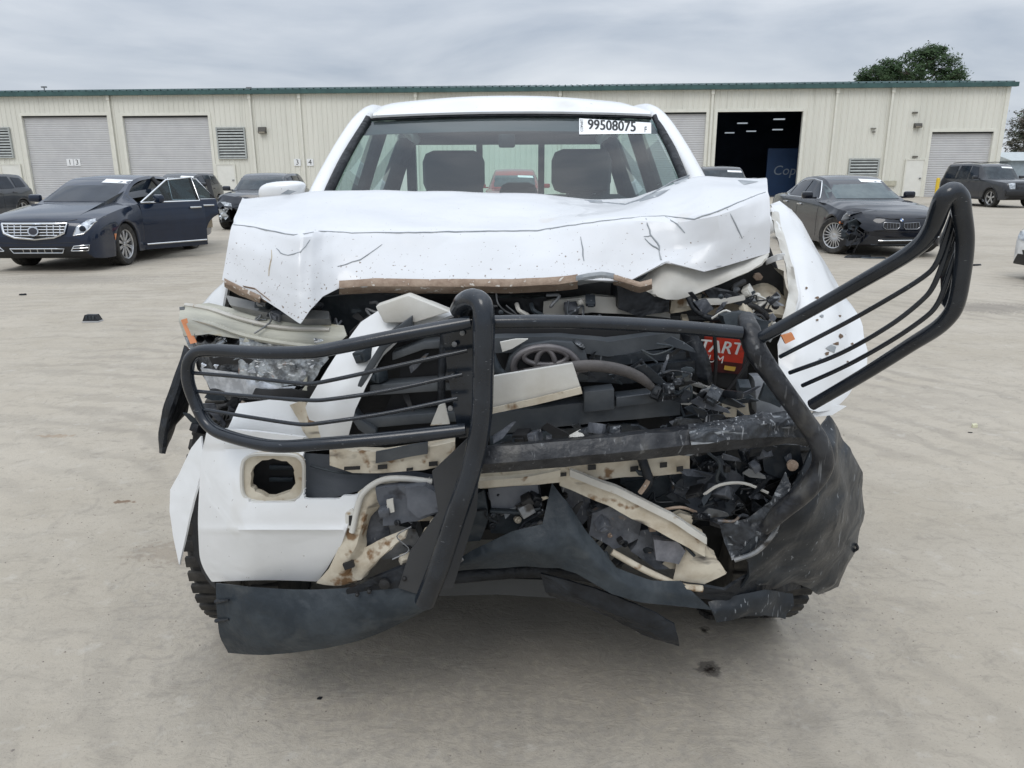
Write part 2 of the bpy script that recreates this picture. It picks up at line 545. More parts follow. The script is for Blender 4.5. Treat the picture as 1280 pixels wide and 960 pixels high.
# ================================================================== ground
def ground_material():
    m = bpy.data.materials.new('dusty_concrete_yard'); m.use_nodes = True
    t = m.node_tree; n = t.nodes; l = t.links.new
    b = n['Principled BSDF']
    ge = n.new('ShaderNodeNewGeometry')
    pos = ge.outputs['Position']
    def nt(scale, det=6, rough=0.6, vec=pos, dist=0.0):
        x = n.new('ShaderNodeTexNoise'); x.inputs['Scale'].default_value = scale
        x.inputs['Detail'].default_value = det; x.inputs['Roughness'].default_value = rough
        x.inputs['Distortion'].default_value = dist
        l(vec, x.inputs['Vector']); return x.outputs['Fac']
    def mr(v, a, c, lo=0.0, hi=1.0):
        x = n.new('ShaderNodeMapRange'); x.inputs['From Min'].default_value = a; x.inputs['From Max'].default_value = c
        x.inputs['To Min'].default_value = lo; x.inputs['To Max'].default_value = hi
        l(v, x.inputs['Value']); return x.outputs[0]
    def math_(op, a, c):
        x = n.new('ShaderNodeMath'); x.operation = op
        for i, q in enumerate((a, c)):
            if isinstance(q, (int, float)): x.inputs[i].default_value = q
            else: l(q, x.inputs[i])
        return x.outputs[0]
    def mix(fac, a, c):
        x = n.new('ShaderNodeMix'); x.data_type = 'RGBA'
        l(fac, x.inputs[0])
        for i, q in ((6, a), (7, c)):
            if isinstance(q, tuple): x.inputs[i].default_value = (*q, 1)
            else: l(q, x.inputs[i])
        return x.outputs[2]
    def mapping(scale, rot=0.0):
        x = n.new('ShaderNodeMapping'); x.inputs['Scale'].default_value = scale
        x.inputs['Rotation'].default_value = (0, 0, rot); l(pos, x.inputs['Vector']); return x.outputs[0]
    col = mix(mr(nt(0.35, 7), 0.36, 0.66), (0.440, 0.394, 0.325), (0.362, 0.322, 0.260))
    col = mix(mr(nt(1.7, 8, 0.65), 0.42, 0.72, 0, 0.65), col, (0.462, 0.420, 0.355))
    # long drive streaks
    col = mix(mr(nt(1.0, 7, 0.6, mapping((0.10, 1.6, 1)), 0.4), 0.50, 0.74, 0, 0.34), col, (0.265, 0.240, 0.204))
    # curved wheel smears, centred beyond the truck's left front corner
    wv = n.new('ShaderNodeTexWave'); wv.wave_type = 'RINGS'; wv.rings_direction = 'Z'
    wm = n.new('ShaderNodeMapping'); wm.inputs['Location'].default_value = (3.9, -1.0, 0)
    l(pos, wm.inputs['Vector']); l(wm.outputs[0], wv.inputs['Vector'])
    wv.inputs['Scale'].default_value = 1.15; wv.inputs['Distortion'].default_value = 5.5
    wv.inputs['Detail'].default_value = 5; wv.inputs['Detail Scale'].default_value = 2.2
    msk = mr(nt(0.55, 3), 0.42, 0.62)
    col = mix(math_('MULTIPLY', math_('MULTIPLY', mr(wv.outputs['Fac'], 0.50, 0.95), msk), 0.42), col, (0.25, 0.226, 0.192))
    # fine diagonal scuffs
    col = mix(mr(nt(5.0, 7, 0.68, mapping((0.7, 1.5, 1), 0.65), 1.0), 0.55, 0.74, 0, 0.55), col, (0.25, 0.226, 0.192))
    col = mix(mr(nt(8.0, 8, 0.70, mapping((0.8, 1.3, 1), 0.8), 1.4), 0.55, 0.72, 0, 0.5), col, (0.225, 0.204, 0.174))
    col = mix(mr(nt(4.5, 8, 0.72, mapping((1.3, 0.8, 1), 0.5), 1.8), 0.56, 0.74, 0, 0.5), col, (0.235, 0.212, 0.182))
    col = mix(mr(nt(26, 4, 0.7), 0.57, 0.77, 0, 0.5), col, (0.22, 0.20, 0.17))
    col = mix(mr(nt(120, 2, 0.7), 0.60, 0.74, 0, 0.6), col, (0.18, 0.164, 0.138))
    col = mix(mr(nt(9, 4, 0.7), 0.58, 0.75, 0, 0.6), col, (0.50, 0.468, 0.415))
    # oil drips, rust marks and broad darker patches, one beneath the truck's front
    nd = n.new('ShaderNodeTexNoise'); nd.inputs['Scale'].default_value = 34; nd.inputs['Detail'].default_value = 5
    l(pos, nd.inputs['Vector'])
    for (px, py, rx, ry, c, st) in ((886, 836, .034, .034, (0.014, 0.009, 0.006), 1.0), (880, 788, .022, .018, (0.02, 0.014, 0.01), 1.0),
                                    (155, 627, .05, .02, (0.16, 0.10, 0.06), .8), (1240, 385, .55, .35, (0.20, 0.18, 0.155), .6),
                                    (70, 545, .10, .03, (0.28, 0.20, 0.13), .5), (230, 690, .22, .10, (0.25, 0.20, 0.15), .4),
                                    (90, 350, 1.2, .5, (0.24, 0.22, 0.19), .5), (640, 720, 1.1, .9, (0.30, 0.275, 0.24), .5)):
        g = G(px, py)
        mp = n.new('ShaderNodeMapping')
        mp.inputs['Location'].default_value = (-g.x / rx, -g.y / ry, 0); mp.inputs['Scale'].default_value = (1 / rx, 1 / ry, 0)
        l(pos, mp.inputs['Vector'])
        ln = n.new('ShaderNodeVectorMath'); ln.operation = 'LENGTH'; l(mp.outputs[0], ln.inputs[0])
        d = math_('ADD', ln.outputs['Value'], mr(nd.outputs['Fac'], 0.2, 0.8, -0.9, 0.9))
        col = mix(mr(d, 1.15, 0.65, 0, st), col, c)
    l(col, b.inputs['Base Color'])
    b.inputs['Roughness'].default_value = 0.88
    b.inputs['Specular IOR Level'].default_value = 0.25
    h = math_('ADD', math_('ADD', math_('MULTIPLY', nt(70, 5, 0.7), 0.4), math_('MULTIPLY', nt(8.0, 8, 0.70, mapping((0.8, 1.3, 1), 0.8), 1.4), 1.2)), math_('ADD', math_('MULTIPLY', nt(8, 5, .6), 0.9), math_('MULTIPLY', wv.outputs['Fac'], 0.25)))
    bp = n.new('ShaderNodeBump'); bp.inputs['Strength'].default_value = 0.55; bp.inputs['Distance'].default_value = 0.010
    l(h, bp.inputs['Height']); l(bp.outputs[0], b.inputs['Normal'])
    return m
gv, gf = [], []
gx = [-900, -200, -60, -30, -12, -6, -3, 0, 3, 6, 12, 30, 60, 200, 900]
gy = [-200, -20, -5, 0, 2, 4, 8, 14, 22, 34, 46, 70, 150, 400, 1600]
for y in gy:
    for x in gx:
        gv.append((x, y, 0))
for j in range(len(gy) - 1):
    for i in range(len(gx) - 1):
        a = j * len(gx) + i
        gf.append((a, a + 1, a + 1 + len(gx), a + len(gx)))
ground = mesh_obj('ground', gv, gf, ground_material(), None, 0)
tag(ground, 'dusty pale concrete yard with tyre scuffs', 'ground', kind='structure')

# loose crumbs of grit on the concrete (nobody could count them)
gm = MB()
rnd = random.Random(5)
for k in range(900):
    if k < 520:
        px, py = rnd.uniform(0, 1280), rnd.uniform(480, 958)
    else:
        cxp, cyp, sx, sy = rnd.choice(((225, 665, 28, 30), (120, 640, 60, 40), (1040, 780, 40, 30), (1010, 730, 50, 40), (560, 860, 200, 60), (1235, 470, 50, 60)))
        px, py = rnd.gauss(cxp, sx), rnd.gauss(cyp, sy)
    g = G(px, max(py, 380))
    r = rnd.uniform(0.0012, 0.0035) * (1.6 if rnd.random() < 0.06 else 1)
    v = []
    for a in range(5):
        t = a * 1.2566 + rnd.random() * 0.6
        v.append((g.x + r * math.cos(t) * rnd.uniform(.7, 1.4), g.y + r * math.sin(t), 0.0002))
    v.append((g.x, g.y, r * 0.9))
    gm.add(v, [(a, (a + 1) % 5, 5) for a in range(5)] + [(4, 3, 2, 1, 0)])
tag(gm.build('grit', M('grit', (0.17, 0.15, 0.125), 0.9, col2=(0.30, 0.27, 0.24), ns=40), smooth=0, recalc=False),
    'tiny crumbs of grit and dirt scattered on the concrete', 'grit', kind='stuff')

# ================================================================== warehouse
TAN = M('tan_wall_metal', (0.72, 0.71, 0.635), 0.5, col2=(0.66, 0.652, 0.58), ns=0.6, stretch=(1, 1, 0.15),
        spots=((0.54, 0.53, 0.465), 1.6, 0.60, 0.2, (3, 3, 0.12)))
TANTRIM = M('tan_trim', (0.74, 0.73, 0.65), 0.5, col2=(0.68, 0.67, 0.595), ns=3)
GREEN = M('green_roof_metal', (0.045, 0.105, 0.10), 0.45, col2=(0.03, 0.075, 0.075), ns=2)
ROLL = M('rollup_grey', (0.53, 0.53, 0.53), 0.5, col2=(0.49, 0.49, 0.495), ns=1.5)
BAYDARK = M('bay_interior', (0.05, 0.07, 0.11), 0.9, col2=(0.035, 0.05, 0.08), ns=0.5)
VENT = M('vent_metal', (0.42, 0.44, 0.42), 0.5, col2=(0.34, 0.36, 0.35), ns=4)
VDARK = M('vent_gap', (0.03, 0.033, 0.033), 0.8)
YEL = M('bollard_yellow', (0.72, 0.50, 0.03), 0.45, col2=(0.62, 0.42, 0.03), ns=6, spots=((0.12, 0.10, 0.07), 9, 0.66, 0.08, None))

WR = P(1262, 112, 44.8); WL = P(0, 118, 48.6)
EU = Vector((WL.x - WR.x, WL.y - WR.y, 0)).normalized()      # along the wall to the left
EN = Vector((EU.y, -EU.x, 0))                               # out of the wall, to the camera
if EN.y > 0: EN = -EN
WO = Vector((WR.x, WR.y, 0))
WH = 5.95
def W(px, py):
    d = ray(px, py)
    t = (WO - CAM).dot(EN) / d.dot(EN)
    q = CAM + d * t
    return (q - WO).dot(EU), q.z
def wp(u, z, out=0.0):
    return WO + EU * u + EN * out + Vector((0, 0, z))
wh = empty('warehouse', WO)
tag(wh, 'long tan metal warehouse with green roof edge and roll-up doors', 'warehouse')
def wbox(mb, u0, u1, z0, z1, o0, o1):
    """box on the wall: u, z extents and distance out of the wall"""
    a = [wp(u0, z0, o0), wp(u1, z0, o0), wp(u1, z0, o1), wp(u0, z0, o1), wp(u0, z1, o0), wp(u1, z1, o0), wp(u1, z1, o1), wp(u0, z1, o1)]
    mb.add(a, [(0, 1, 2, 3), (4, 7, 6, 5), (0, 4, 5, 1), (1, 5, 6, 2), (2, 6, 7, 3), (3, 7, 4, 0)])
# openings: (left px, right px, top px, kind)
def opening(xl, xr, yt):
    u1, zt = W(xl, yt); u0, _ = W(xr, yt)
    return u0, u1, zt
ops = [opening(27, 134, 145) + ('roll',), opening(153, 260, 145) + ('roll',), opening(778, 883, 141) + ('roll',),
       opening(897, 1004, 140) + ('open',), opening(1165, 1242, 165) + ('roll',)]
UEND = W(0, 130)[0] + 14
def rib_wall(mb, u0, u1, z0, z1):
    """ribbed sheet metal: a shallow trapezoid rib every 0.3 m"""
    v = []; u = u0
    prof = [(u0, 0.0)]
    k = math.ceil(u0 / 0.305)
    while k * 0.305 < u1 - 0.06:
        c = k * 0.305
        if c - 0.05 > u0:
            prof += [(c - 0.05, 0), (c - 0.022, 0.034), (c + 0.022, 0.034), (c + 0.05, 0)]
        k += 1
    prof.append((u1, 0.0))
    for (uu, oo) in prof:
        v.append(wp(uu, z0, oo)); v.append(wp(uu, z1, oo))
    n = len(prof)
    mb.add(v, [(2 * i, 2 * i + 2, 2 * i + 3, 2 * i + 1) for i in range(n - 1)])
mb = MB()
cur = 0.0
for u0, u1, zt, kind in sorted(ops):
    rib_wall(mb, cur, u0, 0, WH); rib_wall(mb, u0, u1, zt, WH); cur = u1
rib_wall(mb, cur, UEND, 0, WH)
wall = mb.build('wall', TAN, wh, smooth=0, recalc=False)
mb = MB()      # shell behind: end walls, back, so the building is closed
D_ = -24.0
mb.add([wp(0, 0, -.01), wp(0, WH, -.01), wp(0, WH + 1.2, D_ / 2), wp(0, WH, D_), wp(0, 0, D_)], [(0, 1, 2, 3, 4)])
mb.add([wp(UEND, 0, -.01), wp(UEND, WH, -.01), wp(UEND, WH + 1.2, D_ / 2), wp(UEND, WH, D_), wp(UEND, 0, D_)], [(0, 1, 2, 3, 4)])
mb.add([wp(0, 0, D_), wp(UEND, 0, D_), wp(UEND, WH, D_), wp(0, WH, D_)], [(0, 1, 2, 3)])
mb.build('rear_wall', TAN, wh, smooth=0)
mb = MB()      # roof with standing ribs that show as notches along the eave
prof = []
u = -0.28
while u < UEND + 0.28:
    prof += [(u, 0), (u + 0.21, 0), (u + 0.235, 0.05), (u + 0.285, 0.05), (u + 0.31, 0)]
    u += 0.305 * 1.35
v = []
for uu, zz in prof:
    v += [wp(uu, WH + 0.13 + zz, 0.32), wp(uu, WH + 1.42 + zz, D_ / 2), wp(uu, WH + 0.13 + zz, D_ - 0.3)]
n_ = len(prof)
mb.add(v, [(3 * i + k, 3 * i + 3 + k, 3 * i + 4 + k, 3 * i + 1 + k) for i in range(n_ - 1) for k in (0, 1)])
roof = mb.build('roof', GREEN, wh, smooth=0)
mb = MB(); wbox(mb, -0.3, UEND + 0.3, WH - 0.10, WH + 0.127, 0.04, 0.315)
mb.build('eave_trim', GREEN, wh, smooth=0)
mb = MB(); wbox(mb, -0.06, 0.16, 0, WH - 0.105, -0.05, 0.05)
mb.build('corner_trim', TANTRIM, wh, smooth=0)
# openings
for i, (u0, u1, zt, kind) in enumerate(ops):
    mb = MB()
    wbox(mb, u0 - 0.16, u0, 0, zt + 0.16, -0.20, 0.05); wbox(mb, u1, u1 + 0.16, 0, zt + 0.16, -0.20, 0.05)
    wbox(mb, u0 + 0.001, u1 - 0.001, zt, zt + 0.158, -0.20, 0.049)
    mb.build('door_frame', TANTRIM, wh, smooth=0)
    if kind == 'roll':
        mb = MB(); z = 0.02; v = []
        while z < zt:
            v += [(z, -0.150), (z + 0.03, -0.135), (z + 0.085, -0.135), (z + 0.11, -0.150)]
            z += 0.125
        vv = []
        for zz, oo in v:
            zz = min(zz, zt)
            vv += [wp(u0 + 0.002, zz, oo), wp(u1 - 0.002, zz, oo)]
        mb.add(vv, [(2 * k, 2 * k + 1, 2 * k + 3, 2 * k + 2) for k in range(len(v) - 1)])
        dr = mb.build('roll_up_door', ROLL, wh, smooth=0, recalc=False)
        mb = MB(); wbox(mb, u0 + 0.004, u1 - 0.004, 0.0, 0.10, -0.13, -0.085)
        mb.build('bottom_bar', ROLL, dr, smooth=0)
        mb = MB(); wbox(mb, u0 + .003, u1 - .003, zt - 0.09, zt - 0.002, -0.128, -0.05)
        mb.build('header_gap', VDARK, dr, smooth=0)
    else:
        mb = MB()      # dark room behind the open bay
        a = [(u0 - 4, 0.006), (u1 + 4, 0.006), (u1 + 4, zt + .8), (u0 - 4, zt + .8)]
        q = [wp(x, z, -14) for x, z in a]; p_ = [wp(x, z, -0.22) for x, z in a]
        mb.add(p_ + q, [(4, 5, 6, 7), (0, 1, 5, 4), (1, 2, 6, 5), (2, 3, 7, 6), (3, 0, 4, 7)])
        e = [wp(u0 - .001, 0, -.22), wp(u0 - .001, zt, -.22), wp(u0 - 4, zt + .8, -.22), wp(u0 - 4, 0, -.22),
             wp(u1 + .001, 0, -.22), wp(u1 + .001, zt, -.22), wp(u1 + 4, zt + .8, -.22), wp(u1 + 4, 0, -.22)]
        mb.add(e, [(0, 1, 2, 3), (4, 7, 6, 5), (1, 5, 6, 2)])
        mb.build('bay_interior', BAYDARK, wh, smooth=0)
        lamp = emit('bay_lamp', (0.62, 0.70, 0.78), 0.5)
        for (px, py, o) in ((928, 154, -9), (974, 149, -4), (939, 164, -12), (972, 162, -9), (912, 166, -12.5)):
            uu, zz = W(px, py)
            d = ray(px, py); t = (WO + EN * o - CAM).dot(EN) / d.dot(EN); qq = CAM + d * t
            k = (qq - WO).dot(EU)
            mb = MB(); wbox(mb, k - .32, k + .32, qq.z - .035, qq.z + .035, o - .12, o + .12)
            mb.build('bay_lamp', lamp, wh, smooth=0)
        # blue lettered panel inside the bay
        d = ray(978, 216); t = (WO + EN * -2.6 - CAM).dot(EN) / d.dot(EN); qq = CAM + d * t
        k = (qq - WO).dot(EU)
        root = empty('sign_panel', wp(k, 0, -2.6))
        tag(root, 'dark blue panel with pale slanted lettering inside the open bay', 'panel')
        mb = MB(); wbox(mb, k - 2.3, k + 0.95, 0.015, 2.75, -2.75, -2.6)
        mb.build('board', M('navy_panel', (0.010, 0.036, 0.095), 0.6, col2=(0.012, 0.042, 0.11), ns=2), root, smooth=0)
        tv, tf = text_geo('Copart', 0.78, 'LEFT')
        mb = MB()
        mb.add([wp(k + 0.55 - x.x - x.y * .18, 1.46 + x.y, -2.594) for x in tv], tf)
        mb.build('lettering', M('sign_letter', (0.22, 0.26, 0.31), 0.7), root, smooth=0)
# downpipes and trim seams
for xt in (137, 313, 375, 520, 700, 890, 1045, 1114):
    u, _ = W(xt, 130)
    mb = MB(); wbox(mb, u - 0.06, u + 0.06, 0.05, WH - 0.102, 0.036, 0.13)
    wbox(mb, u - 0.09, u + 0.09, WH - 0.35, WH - 0.104, 0.131, 0.17)
    mb.build('downpipe', TANTRIM, wh, smooth=0)
# louvre vents
for xl, xr, yt, yb in ((-18, 17, 161, 196), (272, 308, 161, 197), (1063, 1095, 200, 219)):
    u1, zt = W(xl, yt); u0, zb = W(xr, yb)
    mb = MB(); wbox(mb, u0, u1, zb, zt, 0.035, 0.06)
    vt = mb.build('louvre_vent', VDARK, wh, smooth=0)
    mb = MB()
    wbox(mb, u0 - .08, u0, zb - .08, zt + .08, .03, .12); wbox(mb, u1, u1 + .08, zb - .08, zt + .08, .03, .12)
    wbox(mb, u0 + .001, u1 - .001, zt, zt + .079, .03, .119); wbox(mb, u0 + .001, u1 - .001, zb - .079, zb, .03, .119)
    mb.build('vent_frame', VENT, vt, smooth=0)
    ns_ = max(5, int(round((zt - zb) / 0.16)))
    for k in range(ns_):
        z = zb + (k + 0.5) * (zt - zb) / ns_
        a = [wp(u0 + .002, z + .045, .062), wp(u1 - .002, z + .045, .062), wp(u1 - .002, z - .035, .108), wp(u0 + .002, z - .035, .108)]
        mb = MB(); mb.prism(a, (0, 0, -0.012)); mb.build('slat', VENT, vt, smooth=0)
# personnel doors
DOORM = M('cream_door', (0.76, 0.755, 0.70), 0.45, col2=(0.72, 0.715, 0.66), ns=3)
for xl, xr, yt in ((2, 25, 206), (271, 293, 206), (1133, 1155, 200)):
    u1, zt = W(xl, yt); u0, _ = W(xr, yt)
    mb = MB(); wbox(mb, u0, u1, 0.02, zt, 0.03, 0.06)
    dd = mb.build('personnel_door', DOORM, wh, smooth=0)
    mb = MB(); wbox(mb, u0 - .06, u0, 0, zt + .06, .025, .09); wbox(mb, u1, u1 + .06, 0, zt + .06, .025, .09); wbox(mb, u0 + .001, u1 - .001, zt, zt + .06, .025, .089)
    mb.build('frame', TANTRIM, dd, smooth=0)
    mb = MB(); wbox(mb, u0 + .08, u0 + .18, 1.0, 1.06, .06, .13); mb.build('handle', GREYMETAL, dd, smooth=0)
# wall lamps, small boxes, pipes
def wall_lamp(px, py, w, h):
    u, z = W(px, py)
    mb = MB(); mb.prism([wp(u - w, z - h, .03), wp(u - w, z + h, .03), wp(u - w, z + h, .22), wp(u - w, z - h * .4, .30), wp(u - w, z - h, .24)], EU * (2 * w))
    lm = mb.build('wall_lamp', M('lamp_housing', (0.07, 0.065, 0.055), 0.5), wh, smooth=0)
    mb = MB(); mb.prism([wp(u - w * .8, z - h * .9, .245), wp(u + w * .8, z - h * .9, .245), wp(u + w * .8, z - h * .45, .295), wp(u - w * .8, z - h * .45, .295)], EN * .012)
    mb.build('lamp_lens', M('lamp_lens', (0.45, 0.42, 0.36), 0.2), lm, smooth=0)
wall_lamp(329, 163, .22, .18); wall_lamp(1146, 157, .19, .12)
for (xl, xr, yt, yb, col) in ((1104, 1119, 226, 232, (0.50, 0.48, 0.38)), (1140, 1146, 140, 142, (0.12, 0.11, 0.09)), (1088, 1094, 160, 161.5, (0.2, 0.19, 0.16)),
                              (1090, 1093, 164, 166, (0.2, 0.19, 0.16)), (1140, 1146, 195, 197, (0.25, 0.24, 0.2))):
    u1, zt = W(xl, yt); u0, zb = W(xr, yb)
    mb = MB(); wbox(mb, u0, u1, zb, zt, 0.036, 0.14)
    mb.build('wall_box', M('wall_box_%d' % xl, col, 0.5), wh, smooth=0)
for (px, s) in ((372, '3'), (388, '4'), (86, '1'), (95, '3')):
    u, z = W(px, 203)
    o = 0.036 if px > 200 else -0.13
    mb = MB(); wbox(mb, u - .2, u + .2, z - .2, z + .2, o, o + .02)
    bd = mb.build('number_board', LABELW, wh, smooth=0)
    tv, tf = text_geo(s, 0.42)
    mb = MB(); mb.add([wp(u - x.x, z + x.y, o + .024) for x in tv], tf); mb.build('number', INK, bd, smooth=0)
# roof finials
for px, py in ((55, 109), (311, 110), (751, 107), (1069, 104)):
    d = ray(px, py); t = (WO - EN * 1.5 - CAM).dot(EN) / d.dot(EN); q = CAM + d * t
    mb = MB(); mb.tube([Vector((q.x, q.y, WH + .15)), q + Vector((0, 0, .05))], .035, 8, 2)
    mb.box(q + Vector((-.16, -.05, -.03)), q + Vector((.16, .05, .05)))
    mb.build('roof_vent_pipe', GREYMETAL, wh)
# bollards
for (px, py, txt) in ((265, 241, 'yellow bollard by the wall beyond the open car doors'), (1162, 247, 'yellow bollard beside the right-hand roll-up door')):
    u, _ = W(px, py)
    q = wp(u, 0, 0.75)
    mb = MB(); mb.lathe([(0.0, 1.06), (.05, 1.055), (.085, 1.03), (.10, .99), (.10, 0.0), (0.0, 0.0)], 20, Matrix.Translation(q) @ Matrix.Rotation(-math.pi / 2, 4, 'Y'))
    b_ = mb.build('bollard', YEL); tag(b_, txt, 'bollard', 'yellow bollards')

# low pale shed beyond the right end of the warehouse
sh = empty('shed', P(1300, 235, 58)); sh.location.z = 0
tag(sh, 'low pale metal shed beyond the right end of the warehouse', 'shed')
sx, sy = sh.location.x, sh.location.y
mb = MB(); mb.box((sx - 2.4, sy, 0), (sx + 6, sy + 5, 2.1)); mb.build('wall', M('shed_wall', (0.30, 0.36, 0.40), 0.6), sh, smooth=0)
mb = MB(); mb.prism([(sx - 2.6, sy - .3, 2.102), (sx - 2.6, sy + 5.3, 2.102), (sx - 2.6, sy + 2.5, 2.75)], (8.8, 0, 0)); mb.build('roof', M('shed_roof', (0.48, 0.52, 0.52), 0.5), sh, smooth=0)

# ================================================================== trees
def leaf_mat(name, a, b):
    return M(name, a, 0.8, col2=b, ns=0.9, ramp=(0.35, 0.65), spec=0.2)
def tree(name, label, base, height, clumps, leafmat, barkmat, seed, leaf=0.22, per=900, trunk_r=0.22, needle=True, group=None):
    r = random.Random(seed)
    root = empty(name, base)
    tag(root, label, 'tree', group)
    top = base + Vector((0, 0, height * 0.86))
    mb = MB()
    mid = base.lerp(top, .5) + Vector((r.uniform(-.3, .3), 0, 0))
    mb.tube([base, mid, top], [trunk_r, trunk_r * .7, trunk_r * .25], 8, 5)
    for c, rad in clumps:
        st = base.lerp(top, max(.3, min(.9, (c.z - base.z - rad.z) / (height * .86))))
        mb.tube([st, st.lerp(c, .55) + Vector((0, 0, -.15)), c], [trunk_r * .42, trunk_r * .25, trunk_r * .08], 6, 4)
        for k in range(7):
            e = c + Vector((r.uniform(-1, 1) * rad.x, r.uniform(-1, 1) * rad.y, r.uniform(-.6, .9) * rad.z)) * .8
            mb.tube([st.lerp(c, .6), st.lerp(c, .6).lerp(e, .5) + Vector((0, 0, .1)), e], [trunk_r * .15, trunk_r * .09, trunk_r * .03], 5, 3)
    mb.build('trunk', barkmat, root)
    v, f = [], []
    for c, rad in clumps:
        tufts = []
        for k in range(int(per / 16)):
            while True:
                d = Vector((r.uniform(-1, 1), r.uniform(-1, 1), r.uniform(-1, 1)))
                if .25 < d.length < 1: break
            if d.z < -.5 and r.random() < .6: continue
            tufts.append(c + Vector((d.x * rad.x, d.y * rad.y, d.z * rad.z)))
        for tc_ in tufts:
            tr = leaf * r.uniform(1.2, 2.6)
            for k in range(16):
                d = Vector((r.gauss(0, 1), r.gauss(0, 1), r.gauss(.15, .6))) * tr * .55
                q = tc_ + d
                n1 = Vector((r.uniform(-1, 1), r.uniform(-1, 1), r.uniform(-1, 1))).normalized()
                n2 = n1.orthogonal().normalized()
                s = leaf * r.uniform(.5, 1.1)
                w = s * (.34 if needle else .6)
                i = len(v)
                v += [q - n1 * s, q + n2 * w, q + n1 * s, q - n2 * w]
                f.append((i, i + 1, i + 2, i + 3))
    mesh_obj('crown', v, f, leafmat, root, 0)
    return root
BARK = M('bark', (0.12, 0.095, 0.075), 0.9, col2=(0.20, 0.165, 0.13), ns=6)
PINE = leaf_mat('pine_needles', (0.028, 0.055, 0.022), (0.055, 0.088, 0.038))
def cl(px, py, Y, rx, rz, ry=None):
    return (P(px, py, Y), Vector((rx, ry or rx, rz)))
b0 = P(1150, 100, 74); b0.z = 0
tree('pine_tree', 'tall rounded pine rising behind the warehouse roof', b0, P(1160, 58, 74).z,
     [cl(1155, 74, 74, 1.9, 1.05), cl(1132, 88, 73, 1.8, 1.1), cl(1178, 86, 75, 1.7, 1.2), cl(1110, 86, 74, 1.1, .75), cl(1092, 96, 73, 1.5, .8),
      cl(1193, 97, 74, 1.3, .8), cl(1155, 98, 74, 2.4, 1.2), cl(1120, 106, 74, 2.4, .9), cl(1082, 104, 74, .8, .5), cl(1165, 66, 74, 1.2, .6)], PINE, BARK, 3, leaf=.20, per=1500, trunk_r=.3)
b1 = P(1285, 200, 66); b1.z = 0
tree('bare_tree', 'brown leafless-looking tree at the right picture edge', b1, P(1285, 135, 66).z,
     [cl(1284, 152, 66, 1.3, 1.2), cl(1278, 172, 66, 1.5, 1.2), cl(1272, 186, 65, 1.1, .9), cl(1296, 170, 66, 1.8, 1.8)],
     leaf_mat('brown_twigs', (0.10, 0.075, 0.06), (0.045, 0.055, 0.035)), BARK, 8, leaf=.16, per=1000, trunk_r=.2)
for k, (px, yt, Y, sd) in enumerate(((1306, 120, 78, 4),)):
    b2 = P(px, 200, Y); b2.z = 0
    tree('oak_tree', 'dark green tree beyond the low shed at the right edge', b2, P(px, yt, Y).z,
         [cl(px, yt + 25, Y, 2.4, 1.8), cl(px - 16, yt + 48, Y, 1.8, 1.6), cl(px + 12, yt + 50, Y, 2.6, 2)], PINE, BARK, sd, leaf=.2, per=1200)
# ================================================================== wheels (used by every vehicle)
def wheel(parent, loc, r, w, side, spokes=10, rimr=None, steer=0.0, rimmat=None, tread=False, split=False, camber=0.0):
    """wheel > tyre, rim; axis = local X, outer face towards side * X"""
    rimr = rimr or r * 0.68
    e = bpy.data.objects.new('wheel', None); C.objects.link(e)
    e.parent = parent; e.location = loc; e.rotation_euler = (0, camber, steer)
    h = w / 2
    mb = MB()
    prof = [(rimr, -h * .82), (rimr + (r - rimr) * .35, -h * .98), (r * .93, -h * 1.0), (r * .985, -h * .86), (r, -h * .6), (r, -h * .30), (r - .008, -h * .28), (r - .008, -h * .20),
            (r, -h * .18), (r, h * .18), (r - .008, h * .20), (r - .008, h * .28), (r, h * .30), (r, h * .6), (r * .985, h * .86), (r * .93, h * 1.0), (rimr + (r - rimr) * .35, h * .98), (rimr, h * .82)]
    mb.lathe(prof, 40)
    if tread:
        n = 46
        for k in range(n):
            a = 2 * math.pi * k / n
            for (x0, x1, da) in ((-h * .98, -h * .34, 0), (-h * .16, h * .16, .5), (h * .34, h * .98, .25)):
                m_ = Matrix.Rotation(a + da * 2 * math.pi / n, 4, 'X')
                mb.box((x0, -.017, r - .006), (x1, .017, r + .009), 0.003, m_)
    mb.build('tyre', RUBBER, e, 40, local=True)
    rm = MB()
    o = side * h
    rm.lathe([(rimr, -h * .8), (rimr * .97, -h * .5), (rimr * .93, o * .35), (rimr * .965, o * .80), (rimr * 1.02, o * .86), (rimr * 1.02, o * .78)], 40)
    for k in range(spokes):
        a = 2 * math.pi * k / spokes
        for dd in ((-.055, .055) if split else (0.0,)):
            wd = rimr * (.055 if split else (.42 / spokes ** .72))
            rr = Matrix.Rotation(a + dd * 1.4, 4, 'X')
            lo = (min(o * .48, o * .66), -wd, rimr * .16); hi = (max(o * .48, o * .66), wd, rimr * .96)
            rm.box(lo, hi, .004, rr)
    rm.lathe([(0, o * .70), (rimr * .14, o * .70), (rimr * .22, o * .62), (rimr * .24, o * .40)], 20)
    rim = rm.build('rim', rimmat or ALLOY, e, 40, local=True)
    dk = MB(); dk.lathe([(0, o * .05), (rimr * .90, o * .05), (rimr * .90, o * .12), (0, o * .12)], 24)
    dk.build('brake_disc', M('brake_disc', (0.05, 0.05, 0.05), .5, metal=.6), rim, 40, local=True)
    return e

# ================================================================== the wrecked pickup
TR = empty('pickup_truck', (0, 3.9, 0))
tag(TR, 'white pickup truck with crushed front end, buckled hood and torn black grille guard', 'pickup truck')
T0 = Vector(TR.location)
V = Vector
CX = -0.02

# ---- cab shell: floor tub, doors, pillars, roof, rear wall
def half_sheet(name, rows_fn, mat, **k):
    return sheet(name, rows_fn, mat, TR, **k)
